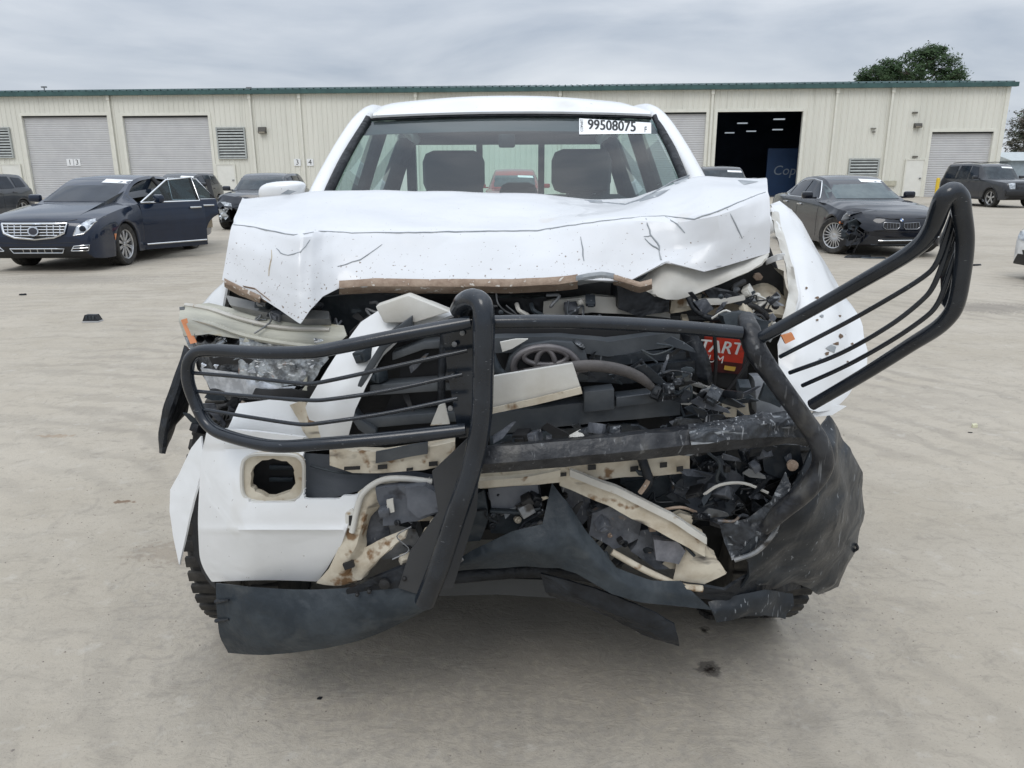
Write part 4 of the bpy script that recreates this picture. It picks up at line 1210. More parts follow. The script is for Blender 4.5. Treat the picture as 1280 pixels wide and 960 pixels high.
plate('emblem_plate', pp([(682 + 38 * math.cos(k * .2618), 458 + 22 * math.sin(k * .2618)) for k in range(24)], 1.838), INK, gr, thick=.004)
bar('emblem_bracket', [(640, 470, 1.822), (690, 464, 1.818), (735, 460, 1.82)], 11, EMB, .02, gr)
plate('white_chip', pp([(625, 428), (645, 424), (660, 424), (640, 436), (628, 440)], 1.84), CREAMW, gr, thick=.01)
tube('broken_rail', pp([(655, 466, 1.80), (700, 460, 1.785), (740, 457, 1.78), (775, 462, 1.78), (800, 472, 1.785), (818, 487, 1.80)]), [.010, .013, .014, .014, .013, .009], M('hose_brown', (0.060, 0.054, 0.052), .6, col2=(.10, .09, .085), ns=20, bump=.2), TR, 10, 5)
tube('grille_stay', pp([(612, 440, 1.84), (622, 462, 1.83), (634, 474, 1.83)]), .012, PLASTIC2, gr, 8, 4)
# white plate wedged in front of the grille
plate('torn_white_panel', pp([(612, 471, 1.745), (716, 454, 1.73), (728, 491, 1.735), (670, 505, 1.74), (612, 517, 1.75)]), CREAMW, TR, thick=.012, bevel=.002, crump=0)
plate('torn_white_panel_edge', pp([(612, 511, 1.738), (670, 498, 1.729), (726, 484, 1.724), (728, 492, 1.726), (670, 506, 1.731), (612, 518, 1.74)]), CREAM, TR, thick=.006)
# ---- bumper: left corner
BX = [[(270, 535, 1.98), (300, 545, 1.90), (345, 556, 1.85), (400, 566, 1.83), (455, 570, 1.82), (530, 578, 1.815)]]
def bump_hole(px, py):
    return ((px - 341) / 38) ** 4 + ((py - 598) / 30) ** 4 < 1
# front skin as a dense pixel grid so that the fog-lamp opening is a real hole
def bumper_skin():
    left = lambda y: 249 + max(0, (575 - y)) * .22 - 2.5 * math.exp(-((y - 650) / 40) ** 2) + (max(0, y - 690) / 38) ** 2 * 16
    cols, rows = 60, 44
    v, f, vm = [], [], {}
    RT = [(535, 540), (598, 500), (606, 474), (618, 455), (640, 441), (680, 428), (710, 410), (728, 397)]
    def right(y):     # torn right edge runs down and left
        for (y0, x0), (y1, x1) in zip(RT[:-1], RT[1:]):
            if y <= y1: return x0 + (x1 - x0) * max(0, (y - y0)) / (y1 - y0)
        return RT[-1][1]
    def top(px):
        return 532 + (px - 255) * .115 if px < 400 else 548.7 + (px - 400) * .36
    def depth(px, py):
        t = max(0, (322 - px) / 74)
        Y = 1.80 + .18 * t ** 2.0
        k = (py - 560) / 170
        Y += .05 * (1 - 4 * (k - .55) ** 2 if 0 < k < 1.1 else 0) * -1 + .02
        if py > 666: Y += .00045 * (py - 666)          # lower half turns under
        elif py > 655: Y -= .010 * (py - 655) / 11
        else: Y += .00012 * (655 - py)
        return Y + .004 * noise.noise(Vector((px * .02, py * .02, 0)))
    idx = {}
    for j in range(rows + 1):
        for i in range(cols + 1):
            s = i / cols; t = j / rows
            py0 = 535 + 193 * t
            px = left(py0) + (right(py0) - left(py0)) * s
            py = max(py0, top(px) + (728 - 535) * 0) if t < .4 else py0
            if t >= .98: py = 727 - 3 * math.sin(s * 3) + 2
            idx[(i, j)] = (px, py)
    for (i, j), (px, py) in idx.items():
        vm[(i, j)] = len(v); v.append(P(px, py, depth(px, py)))
    for j in range(rows):
        for i in range(cols):
            a, b = idx[(i, j)], idx[(i + 1, j + 1)]
            cx_, cy_ = (a[0] + b[0]) / 2, (a[1] + b[1]) / 2
            if bump_hole(cx_, cy_): continue
            if cx_ > 380 and cy_ < 622 - max(0, cx_ - 420) * .22: continue      # black insert and the strips show here
            f.append((vm[(i, j)], vm[(i + 1, j)], vm[(i + 1, j + 1)], vm[(i, j + 1)]))
    b = bmesh.new()
    vs = [b.verts.new(x) for x in v]
    for q in f:
        try: b.faces.new([vs[k] for k in q])
        except Exception: pass
    bmesh.ops.delete(b, geom=[x for x in b.verts if not x.link_faces], context='VERTS')
    bmesh.ops.recalc_face_normals(b, faces=b.faces[:])
    # smooth the open edges a little
    bmesh.ops.smooth_vert(b, verts=[x for x in b.verts if x.is_boundary], factor=.5, use_axis_x=True, use_axis_y=True, use_axis_z=True)
    bmesh.ops.smooth_vert(b, verts=[x for x in b.verts if x.is_boundary], factor=.5, use_axis_x=True, use_axis_y=True, use_axis_z=True)
    r = bmesh.ops.extrude_face_region(b, geom=b.faces[:])
    for x in r['geom']:
        if isinstance(x, bmesh.types.BMVert): x.co += Vector((0.002, .009, 0))
    bmesh.ops.recalc_face_normals(b, faces=b.faces[:])
    m = MB(); m.bm(b)
    return m.build('bumper_cover', WHITE, TR, 40)
bumper = bumper_skin()
# fog lamp opening: cream ring, dark well
rg = random.Random(3)
def sup(a, b, n, k, jit):
    out = []
    for q in range(k):
        t = 2 * math.pi * q / k
        c, s = math.cos(t), math.sin(t)
        out.append((341 + a * math.copysign(abs(c) ** (2 / n), c) + rg.uniform(-jit, jit), 597.5 + b * math.copysign(abs(s) ** (2 / n), s) + rg.uniform(-jit, jit)))
    return out
ring_o = sup(39, 30, 4.0, 32, .3)
ring_i = sup(28, 23, 2.4, 32, 1.4)
def ring_plate(name, o, i_, Y, mat, parent, th=.02):
    n = len(o); m = MB()
    A = pp(o, Y); B = pp(i_, Y + .004); d = V((0, th, 0))
    m.add(A + B + [p + d for p in A] + [p + d for p in B], [(k, (k + 1) % n, n + (k + 1) % n, n + k) for k in range(n)] + [(2 * n + k, 2 * n + (k + 1) % n, (k + 1) % n, k) for k in range(n)] + [(n + k, n + (k + 1) % n, 3 * n + (k + 1) % n, 3 * n + k) for k in range(n)])
    return m.build(name, mat, parent, 30)
fr_ = ring_plate('fog_lamp_ring', ring_o, ring_i, 1.80, CREAM, bumper)
plate('fog_lamp_well', pp([(300, 566), (384, 566), (386, 628), (300, 630)], 1.90), INK, bumper, thick=.02)
for yy in (585, 600):
    bar('fog_lamp_bracket', [(336, yy, 1.885), (366, yy, 1.885)], 5, PLASTIC2, .01, bumper)
tube('fog_lamp_ring_lip', pp([(x, y) for x, y in ring_o] + [ring_o[0]], 1.797), .005, CREAMW, fr_, 6, 3)
sheet('bumper_insert', [pp([(378, 566, 1.86), (410, 568, 1.87), (452, 576, 1.86), (500, 590, 1.85)]), pp([(382, 595, 1.84), (412, 596, 1.86), (455, 596, 1.85), (500, 598, 1.85)]), pp([(380, 626, 1.82), (412, 624, 1.83), (455, 612, 1.84), (500, 603, 1.84)])],
      M('insert_slate', (0.045, 0.053, 0.064), .5, col2=(.06, .068, .08), bump=.1), TR, thick=.01, n=4, m=4)
tube('insert_ridge', pp([(388, 582, 1.835), (420, 590, 1.835), (452, 592, 1.83)]), .003, PLASTIC2, TR, 6, 3)
# torn cream edge of the bumper cover (right side of the left corner)
sheet('torn_bumper_edge', [pp([(470, 600, 1.80), (448, 615, 1.79), (438, 640, 1.785), (428, 675, 1.785), (412, 710, 1.79), (396, 728, 1.80)]),
                           pp([(490, 598, 1.79), (466, 618, 1.78), (456, 645, 1.775), (446, 680, 1.775), (428, 712, 1.78), (420, 731, 1.79)]),
                           pp([(536, 602, 1.80), (486, 616, 1.795), (462, 645, 1.81), (458, 670, 1.81), (455, 700, 1.80), (446, 728, 1.80)])], CREAM, TR, thick=.006, n=5, m=4, smooth=1, crump=.006, cs=20)
tube('torn_bumper_rim', pp([(540, 602, 1.785), (505, 598, 1.78), (478, 600, 1.775), (455, 615, 1.772), (446, 638, 1.77), (440, 665, 1.77)]), .008, CREAMW, TR, 8, 5)
sheet('torn_bumper_tongue', [pp([(446, 690, 1.80), (480, 672, 1.79), (510, 660, 1.78)]), pp([(440, 712, 1.79), (470, 700, 1.78), (506, 672, 1.77)]), pp([(425, 730, 1.80), (452, 722, 1.79), (470, 700, 1.79)])], CREAM, TR, thick=.006, n=4, m=4, crump=.007, cs=20)
plate('dark_slot', pp([(428, 706), (441, 702), (443, 709), (431, 713)], 1.765), INK, TR, thick=.01)
plate('cream_boss', pp([(431, 642), (440, 636), (446, 646), (442, 662), (432, 660)], 1.768), CREAMW, TR, thick=.012, bevel=.002)
plate('cream_boss_slot', pp([(436, 645), (440, 645), (440, 657), (436, 657)], 1.765), INK, TR, thick=.004)
# cream slotted bumper bracket strips
def strip(pts, w, slots, Y):
    s_ = bar('bumper_bracket', pts, w, CREAM, .03, crump=.003)
    for (x, y, a, b_) in slots:
        plate('slot', pp([(x, y), (x + a, y - 1), (x + a, y + b_ - 1), (x, y + b_)], Y), INK, s_, thick=.004)
    return s_
strip([(412, 568, 1.795), (440, 578, 1.79), (480, 578, 1.785), (530, 574, 1.78), (568, 566, 1.78)], 27, [(430, 584, 20, 4), (472, 582, 12, 5), (536, 578, 11, 5), (508, 586, 8, 3)], 1.774)
strip([(600, 600, 1.80), (680, 594, 1.79), (760, 588, 1.79), (862, 580, 1.80)], 22, [(735, 582, 10, 6), (788, 584, 10, 6), (825, 579, 9, 6), (846, 584, 8, 6), (700, 592, 8, 4)], 1.782)
bar('bumper_bracket', [(596, 606, 1.775), (650, 601, 1.77), (700, 592, 1.77)], 9, CREAM, .03, crump=.004)
bar('primer_strip', [(470, 572, 1.775), (510, 565, 1.772), (535, 560, 1.772)], 14, GF, .01, crump=.004)
# diagonal cream beam and its broken end
bar('broken_beam', [(700, 596, 1.79), (760, 621, 1.765), (830, 655, 1.745), (882, 684, 1.74)], 24, CREAM, .04, crump=.005)
bar('broken_beam_lip', [(712, 592, 1.775), (770, 614, 1.75), (840, 648, 1.732), (884, 676, 1.728)], 9, CREAMW, .02, crump=.003)
sheet('broken_beam_end', [pp([(852, 672, 1.80), (874, 672, 1.78), (890, 690, 1.77)]), pp([(846, 700, 1.79), (872, 704, 1.77), (902, 708, 1.765)]), pp([(842, 728, 1.79), (872, 735, 1.77), (908, 716, 1.765)])], CREAM, TR, thick=.012, n=4, m=4, crump=.012, cs=20)
tube('beam_edge', pp([(765, 690, 1.77), (805, 712, 1.755), (850, 732, 1.75), (878, 736, 1.75)]), .009, CREAM, TR, 8, 4)

# ---- modules and crushed works in the open nose
def mod(pts, Y, depth, mat, name='crushed_module', cr=.006, seed=1.0):
    return plate(name, pp(pts, Y), mat, TR, thick=depth, crump=cr, cs=18, seed=seed, cut=.025)
SLATE = M('slate_housing', (0.085, 0.094, 0.112), .42, col2=(.14, .15, .17), ns=9, bump=.15, bs=50, spec=.35, spots=((.03, .03, .035), 16, .62, .1, None))
mod([(470, 610), (500, 607), (548, 613), (549, 642), (520, 652), (478, 658)], 1.765, .10, SLATE, seed=2, cr=.010)
mod([(506, 612), (530, 608), (549, 620), (548, 640), (524, 648), (510, 636)], 1.745, .04, SLATE, seed=52, cr=.006)
mod([(455, 622), (478, 618), (488, 668), (458, 690), (452, 668)], 1.83, .08, CHARC, seed=3)
mod([(484, 655), (520, 662), (530, 690), (478, 700)], 1.83, .06, GREYMETAL, seed=4)
plate('module_slot', pp([(483, 626), (491, 624), (493, 640), (485, 642)], 1.745), CREAMW, TR, thick=.008)
mod([(610, 612), (672, 604), (678, 632), (650, 640), (614, 636)], 1.80, .10, SLATE, seed=5)
bar('module_rib', [(612, 640, 1.785), (650, 642, 1.785), (676, 636, 1.785)], 4, PLASTIC2, .02)
mod([(585, 622), (606, 612), (612, 650), (600, 676), (574, 680), (570, 650)], 1.79, .08, PLASTIC2, seed=6)
mod([(612, 645), (674, 634), (680, 660), (660, 668), (614, 668)], 1.83, .08, PLASTIC2, seed=7)
mod([(700, 606), (735, 614), (742, 640), (728, 656), (706, 630)], 1.84, .06, CHARC, seed=8)
mod([(740, 640), (770, 630), (800, 648), (796, 676), (766, 688), (738, 668)], 1.80, .08, CHARC, seed=9, cr=.012)
mod([(800, 664), (830, 660), (862, 676), (862, 708), (820, 712), (786, 690)], 1.80, .08, CHARC, seed=10, cr=.012)
mod([(818, 676), (846, 678), (858, 690), (850, 704), (822, 700)], 1.765, .03, M('module_face', (.10, .105, .12), .35, col2=(.2, .2, .22), ns=20), seed=11)
mod([(862, 566), (905, 556), (950, 576), (960, 600), (920, 640), (880, 628), (866, 600)], 1.86, .08, SCUFF, seed=12, cr=.02)
mod([(780, 600), (860, 596), (890, 640), (860, 660), (800, 640)], 1.88, .08, PLASTIC2, seed=13, cr=.02)
mod([(850, 590), (905, 584), (930, 600), (915, 640), (880, 650), (842, 618)], 1.845, .05, M('slate_part', (.055, .066, .08), .4, col2=(.09, .10, .12), ns=12, bump=.2), seed=14, cr=.02)
mod([(900, 600), (960, 590), (990, 560), (1000, 600), (960, 640), (920, 650)], 1.90, .1, PLASTIC, seed=15, cr=.025)
mod([(952, 558), (1000, 554), (1004, 586), (980, 600), (956, 588)], 1.78, .06, SCUFF, seed=16, cr=.01)
bo = MB(); bo.lathe([(0, 0), (.012, 0), (.014, .012), (.0, .016)], 12, Matrix.Translation(P(989, 580, 1.765)) @ Matrix.Rotation(-math.pi / 2, 4, 'Z')); bo.build('rusty_bolt', RUST, TR)
for pts in ([(826, 650), (850, 640), (866, 648), (862, 660), (840, 662)], [(760, 628), (790, 640), (812, 652)], ):
    mod(pts, 1.79, .02, CREAM, 'cream_scrap', .006, 21)
tube('bent_stay', pp([(802, 572, 1.775), (808, 590, 1.765), (812, 602, 1.76), (804, 614, 1.765)]), [.012, .012, .011, .009], PLASTIC, TR, 8, 4)
tube('rusty_strap', pp([(800, 616, 1.76), (806, 608, 1.756), (811, 600, 1.755)]), .007, RUST, TR, 6, 3)
tube('wire', pp([(870, 640, 1.80), (850, 634, 1.77), (820, 640, 1.78), (800, 650, 1.79)]), .004, RUST, TR, 6, 4)
tube('wire', pp([(885, 566, 1.80), (900, 580, 1.76), (896, 600, 1.78), (910, 612, 1.79)]), .004, PLASTIC2, TR, 6, 4)
tube('wire', pp([(880, 618, 1.79), (900, 606, 1.775), (930, 604, 1.78), (960, 616, 1.78)]), .004, CREAMW, TR, 6, 4)

# ---- black lower valances
sheet('lower_valance', [pp([(271, 729, 1.86), (320, 734, 1.80), (375, 737, 1.77), (430, 735, 1.76), (480, 727, 1.76), (525, 716, 1.77)]),
                        pp([(272, 760, 1.84), (322, 766, 1.775), (378, 768, 1.745), (432, 764, 1.74), (482, 757, 1.74), (535, 745, 1.75)]),
                        pp([(275, 790, 1.84), (325, 795, 1.775), (380, 796, 1.745), (435, 790, 1.74), (485, 775, 1.745), (540, 752, 1.755)]),
                        pp([(286, 815, 1.86), (328, 818, 1.80), (382, 812, 1.775), (436, 803, 1.765), (486, 785, 1.765), (532, 762, 1.77)])], PLASTIC2, TR, thick=.006, n=6, m=6, curve=True, crump=.003, cs=12)
for yy in (752, 776):
    tube('valance_clip', pp([(270, yy, 1.835), (286, yy - 2, 1.81)]), [.006, .003], PLASTIC, TR, 6, 2)
plate('valance_bracket', pp([(432, 738), (505, 708), (552, 702), (548, 742), (500, 752), (436, 762)], 1.752), PLASTIC, TR, thick=.02, bevel=.003)
for (x, y, r) in ((481, 729, .014), (462, 738, .006), (447, 742, .005), (506, 722, .006)):
    bo = MB(); bo.lathe([(0, 0), (r, 0), (r, .008), (r * .6, .010), (0, .012)], 12, Matrix.Translation(P(x, y, 1.742)) @ Matrix.Rotation(-math.pi / 2, 4, 'Z')); bo.build('bolt', INK, TR)
plate('guard_plate', pp([(540, 590, 1.72), (588, 545, 1.71), (600, 560, 1.70), (596, 640, 1.70), (566, 735, 1.72), (520, 742, 1.735), (498, 735, 1.74), (512, 690, 1.735), (548, 640, 1.72)]), M('guard_plate', (.026, .028, .031), .5, col2=(.04, .042, .045), bump=.08), TR, thick=.008)
# folded black sheet in the middle and its long torn tail
sheet('centre_valance', [pp([(545, 716, 1.78), (590, 688, 1.76), (640, 664, 1.75), (678, 655, 1.75), (690, 604, 1.79), (706, 625, 1.77), (735, 668, 1.75), (770, 710, 1.74), (815, 726, 1.74), (850, 726, 1.75)]),
                         pp([(545, 718, 1.79), (595, 700, 1.75), (645, 682, 1.735), (690, 690, 1.72), (705, 665, 1.735), (725, 680, 1.72), (748, 706, 1.715), (780, 730, 1.715), (820, 740, 1.725), (870, 744, 1.74)]),
                         pp([(548, 716, 1.80), (600, 710, 1.78), (650, 708, 1.77), (700, 710, 1.75), (720, 716, 1.735), (740, 728, 1.725), (765, 742, 1.72), (800, 752, 1.72), (850, 758, 1.73), (890, 762, 1.75)])], PLASTIC2, TR, thick=.005, n=5, m=6, smooth=2, crump=.004, cs=12)
sheet('torn_valance_tail', [pp([(676, 716, 1.80), (720, 728, 1.77), (770, 744, 1.74), (815, 764, 1.72), (843, 780, 1.715)]),
                            pp([(682, 738, 1.80), (722, 746, 1.77), (772, 766, 1.745), (815, 784, 1.725), (848, 798, 1.72)]),
                            pp([(688, 744, 1.82), (724, 754, 1.79), (772, 776, 1.765), (812, 796, 1.745), (849, 807, 1.73)])], PLASTIC, TR, thick=.006, n=5, m=4, crump=.004, cs=25)
tube('front_crossmember', pp([(550, 722, 2.0), (640, 714, 2.0), (700, 714, 1.99), (760, 722, 1.99)]), .022, PLASTIC, TR, 10, 4)
sheet('air_dam', [pp([(545, 726, 2.02), (620, 722, 2.02), (700, 724, 2.02)]), pp([(548, 744, 2.02), (620, 742, 2.02), (720, 748, 2.02)])], M('air_dam', (.06, .064, .066), .6), TR, thick=.01, n=3, m=3)
# long lower beam of the guard
LB = sheet('lower_guard_beam', [pp([(598, 560, 1.72), (680, 552, 1.71), (760, 545, 1.71), (840, 536, 1.72), (920, 525, 1.74), (980, 517, 1.77), (1006, 524, 1.80)]),
                                pp([(598, 562, 1.665), (680, 556, 1.66), (760, 549, 1.66), (840, 541, 1.67), (920, 530, 1.69), (980, 523, 1.72), (1010, 536, 1.76)]),
                                pp([(598, 580, 1.65), (680, 573, 1.645), (760, 566, 1.645), (840, 558, 1.655), (920, 548, 1.675), (980, 544, 1.705), (1012, 548, 1.75)]),
                                pp([(598, 592, 1.668), (680, 584, 1.663), (760, 577, 1.663), (840, 569, 1.673), (920, 560, 1.693), (980, 553, 1.72), (1008, 556, 1.77)])], BLKTUBE2, TR, thick=.008, n=6, m=4, smooth=0, crump=.004, cs=14, shade=22)
sheet('scraped_beam_end', [pp([(860, 533, 1.70), (905, 524, 1.70), (950, 516, 1.71), (990, 514, 1.74)]), pp([(862, 545, 1.66), (910, 536, 1.66), (955, 530, 1.68), (1000, 532, 1.72)]), pp([(864, 556, 1.655), (915, 550, 1.66), (960, 546, 1.68), (1008, 548, 1.73)])], SCRATCH, TR, thick=.006, n=5, m=4, crump=.012, cs=24)
# crushed flaps over the beam, right
rs_ = random.Random(21)
def shards(n, x0, x1, y0, y1, Y0, Y1, mats, s0=5, s1=20, name='broken_plastic_shard'):
    for k in range(n):
        px, py, Y = rs_.uniform(x0, x1), rs_.uniform(y0, y1), rs_.uniform(Y0, Y1)
        a = rs_.uniform(-.9, .9) + (math.pi if rs_.random() < .5 else 0); L1, L2 = rs_.uniform(s0, s1), rs_.uniform(s0 * .4, s0 * 1.1)
        ca, sa = math.cos(a), math.sin(a)
        o = [(-L1, -L2 * .5), (-L1 * .2, -L2 * rs_.uniform(.6, 1.2)), (L1, -L2 * rs_.uniform(0, .6)), (L1 * .6, L2 * rs_.uniform(.2, .9)), (-L1 * .5, L2)]
        pts = [(px + u * ca - w_ * sa, py + u * sa + w_ * ca, Y + .0012 * u * rs_.uniform(-1, 1)) for u, w_ in o]
        plate(name, pp(pts), rs_.choice(mats), TR, d=(.001, .005, .002))
shards(16, 845, 935, 490, 540, 1.78, 1.90, (SCRATCH, SCUFF, CHARC, PLASTIC), 6, 24)
shards(10, 780, 880, 535, 560, 1.70, 1.76, (SCUFF, CHARC, PLASTIC), 5, 18)
shards(22, 860, 990, 560, 660, 1.76, 1.90, (SCRATCH, SCUFF, PLASTIC, CHARC, PLASTIC), 6, 26)
shards(10, 720, 860, 590, 700, 1.76, 1.84, (CHARC, SCUFF, PLASTIC2), 5, 16)
shards(12, 880, 985, 370, 410, 1.90, 2.05, (CHARC, PLASTIC, CREAM, GREYMETAL), 4, 14)
# crushed wheel-arch liner at the right: a big scraped black sheet
sheet('crushed_arch_liner', [pp([(1032, 520, 1.86), (1046, 536, 1.88), (1062, 560, 1.92), (1074, 590, 1.98), (1077, 640, 2.0), (1071, 690, 2.0), (1050, 735, 1.98), (1022, 742, 1.95)]),
                             pp([(1020, 548, 1.78), (1034, 566, 1.78), (1046, 588, 1.80), (1054, 614, 1.84), (1054, 656, 1.86), (1046, 694, 1.86), (1030, 722, 1.88), (1008, 732, 1.90)]),
                             pp([(1000, 592, 1.74), (1008, 604, 1.73), (1014, 620, 1.74), (1014, 642, 1.76), (1012, 672, 1.78), (1006, 700, 1.80), (1000, 716, 1.84), (988, 726, 1.87)]),
                             pp([(972, 640, 1.72), (974, 646, 1.715), (976, 656, 1.72), (974, 672, 1.74), (970, 690, 1.76), (966, 706, 1.79), (962, 722, 1.82), (955, 734, 1.84)]),
                             pp([(925, 690, 1.73), (930, 694, 1.73), (934, 702, 1.74), (932, 714, 1.75), (928, 726, 1.77), (922, 738, 1.79), (918, 746, 1.81), (912, 752, 1.83)])], SCUFF, TR, thick=.006, n=5, m=6, smooth=2, crump=.014, cs=9, ridge=.006, seed=4)
sheet('torn_liner_flap', [pp([(900, 655, 1.77), (935, 648, 1.75), (965, 625, 1.74), (982, 590, 1.75)]), pp([(905, 678, 1.75), (940, 672, 1.73), (968, 650, 1.72), (988, 605, 1.735)]), pp([(915, 700, 1.74), (945, 690, 1.725), (968, 672, 1.72), (985, 640, 1.73)])], SCRATCH, TR, thick=.006, n=5, m=5, crump=.012, cs=16)
tube('liner_edge', pp([(918, 700, 1.725), (945, 690, 1.712), (966, 668, 1.705), (978, 640, 1.71)]), .006, GREYMETAL, TR, 6, 4)
sheet('hanging_liner_scrap', [pp([(885, 752, 1.78), (920, 744, 1.78), (955, 736, 1.80), (990, 742, 1.83)]), pp([(890, 765, 1.76), (922, 760, 1.77), (956, 756, 1.79), (992, 756, 1.82)]), pp([(896, 778, 1.77), (925, 772, 1.78), (955, 768, 1.80), (980, 772, 1.83)])], SCUFF, TR, thick=.005, n=5, m=4, crump=.012, cs=16)
sheet('liner_floor', [pp([(850, 726, 1.76), (905, 735, 1.76), (960, 700, 1.80), (1000, 700, 1.86)]), pp([(860, 748, 1.77), (910, 752, 1.78), (960, 742, 1.83), (1000, 735, 1.90)])], PLASTIC, TR, thick=.008, n=5, m=4, crump=.01)
tube('clip', pp([(1064, 690, 1.98), (1072, 686, 1.97), (1070, 680, 1.97)]), .004, PLASTIC, TR, 6, 3)

# ---- right fender, peeled outwards
rf = sheet('fender', [pp([(962, 255, 2.62), (966, 262, 2.46), (972, 285, 2.34), (990, 330, 2.24), (996, 370, 2.16), (984, 400, 2.10), (972, 430, 2.04), (975, 470, 1.98), (985, 505, 1.96)]),
                      pp([(975, 250, 2.64), (985, 268, 2.46), (1000, 300, 2.34), (1010, 345, 2.22), (1012, 385, 2.12), (1006, 415, 2.06), (1000, 445, 2.0), (1000, 480, 1.97), (1005, 512, 1.95)]),
                      pp([(990, 262, 2.68), (1004, 282, 2.52), (1020, 318, 2.38), (1038, 360, 2.26), (1042, 395, 2.16), (1040, 430, 2.08), (1032, 462, 2.03), (1026, 490, 2.0), (1022, 515, 1.97)]),
                      pp([(1000, 280, 2.74), (1018, 310, 2.62), (1040, 346, 2.50), (1062, 382, 2.38), (1076, 410, 2.28), (1084, 438, 2.20), (1080, 466, 2.14), (1062, 492, 2.08), (1040, 512, 2.02)])], WHITE, TR, thick=.006, n=5, m=5, smooth=2, crump=.006, cs=7, ridge=.006, seed=6, shade=28)
rb = bvh_of(rf)
tube('fender_fold', pp([(964, 262, 2.44), (974, 290, 2.32), (990, 335, 2.21), (996, 372, 2.13), (986, 402, 2.07)]), [.007, .010, .008, .010, .006], WHITE, TR, 8, 5)
for (x, y, s) in ((1022, 372, 3), (1028, 395, 2.5), (1052, 420, 4), (1040, 436, 6), (1034, 442, 4), (1046, 430, 3.5), (1026, 450, 3), (1060, 452, 2), (1008, 360, 2), (1050, 395, 2), (1035, 468, 3), (1022, 400, 2), (1018, 378, 2), (1066, 430, 2)):
    a = random.uniform(0, 3)
    pts = [(x + s * random.uniform(.5, 1.3) * math.cos(a + k) * (1.2 if k % 2 else .6), y + s * random.uniform(.4, 1) * math.sin(a + k)) for k in range(6)]
    plate('paint_chip', [on_surf(rb, u, w_, .004, 2.1) for u, w_ in pts], M('brown_chip', (.14, .09, .055), .8) if random.random() < .75 else PRIMER, rf, thick=.002)
plate('amber_marker', pp([(977, 420, 1.98), (990, 416, 1.985), (994, 424, 1.985), (982, 430, 1.98)]), AMBER, TR, thick=.01)
plate('white_fender_tip', pp([(1030, 505, 2.0), (1058, 508, 2.03), (1040, 519, 2.0), (1010, 522, 1.96)]), WHITE2, TR, thick=.006)
# inner structure behind the tear: strut tower, apron, support bar
sheet('strut_tower', [pp([(925, 345, 2.36), (955, 330, 2.40), (978, 340, 2.44)]), pp([(930, 370, 2.26), (960, 365, 2.26), (985, 372, 2.32)]), pp([(945, 392, 2.18), (968, 394, 2.16), (982, 398, 2.20)])], CREAM, TR, thick=.01, n=5, m=5, crump=.014, cs=12)
sheet('apron_panel', [pp([(940, 285, 2.66), (958, 300, 2.62), (976, 350, 2.52)]), pp([(938, 330, 2.62), (960, 345, 2.58), (976, 400, 2.46)])], M('apron_grey', (.09, .092, .095), .6), TR, thick=.01, n=4, m=4, crump=.01)
bar('apron_bracket', [(958, 328, 2.24), (972, 322, 2.22), (982, 320, 2.22)], 8, WHITE2, .01)
plate('strut_bolt', pp([(948 + 6 * math.cos(k), 346 + 5 * math.sin(k)) for k in range(6)], 2.27), RUST, TR, thick=.01)
bar('support_bar', [(680, 388, 2.03), (740, 380, 2.03), (800, 384, 2.04), (838, 388, 2.05)], 20, CREAMW, .03, crump=.005)
bar('support_bar', [(838, 384, 2.02), (880, 376, 2.03), (930, 386, 2.06), (965, 404, 2.10)], 16, CREAM, .03, crump=.012)
plate('support_hole', pp([(713 + 3 * math.cos(k), 386 + 3 * math.sin(k)) for k in range(6)], 2.02), INK, TR, thick=.004)
bar('support_bar', [(930, 372, 2.0), (905, 378, 1.99), (860, 380, 1.98)], 7, CREAMW, .02, crump=.006)
mod([(770, 356), (800, 352), (836, 366), (838, 390), (800, 396), (772, 386)], 1.99, .12, PLASTIC, 'air_box', .006, 31)
mod([(880, 362), (920, 366), (938, 374), (930, 382), (890, 376)], 2.0, .06, PLASTIC, 'air_duct', .006, 32)
mod([(868, 378), (884, 374), (892, 386), (880, 394)], 1.95, .02, CHARC, 'hinge_tab', .002, 33)
mod([(905, 396), (935, 392), (965, 404), (950, 432), (915, 420)], 1.86, .06, PLASTIC2, 'crushed_bracket', .012, 34)
mod([(610, 372), (680, 372), (690, 394), (640, 396), (612, 394)], 2.05, .05, PLASTIC, 'latch_panel', .008, 35)
mod([(400, 372), (470, 366), (500, 372), (456, 400), (430, 420), (405, 400)], 2.10, .05, PLASTIC2, 'latch_panel', .008, 36)
bar('hood_strut', [(500, 374, 2.05), (455, 402, 2.02), (436, 420, 2.0)], 9, INK, .02)
for x in (646, 664):
    tube('hose', pp([(x, 380, 2.0), (x + 3, 388, 1.98), (x + 14, 394, 1.99)]), .006, CREAMW if x == 646 else PLASTIC2, TR, 6, 3)
tube('hose', pp([(858, 366, 2.0), (870, 388, 1.96), (890, 398, 1.95), (910, 396, 1.96)]), .008, PLASTIC, TR, 8, 4)
tube('hose', pp([(930, 352, 2.1), (915, 362, 2.05), (925, 378, 2.02), (945, 384, 2.0), (962, 398, 1.99)]), .008, INK, TR, 8, 4)
tube('wire', pp([(890, 398, 1.92), (908, 388, 1.90), (920, 400, 1.90), (916, 410, 1.91)]), .003, CREAMW, TR, 6, 4)
tube('wire', pp([(935, 398, 1.93), (950, 394, 1.92), (958, 408, 1.92), (946, 420, 1.92)]), .004, INK, TR, 6, 4)

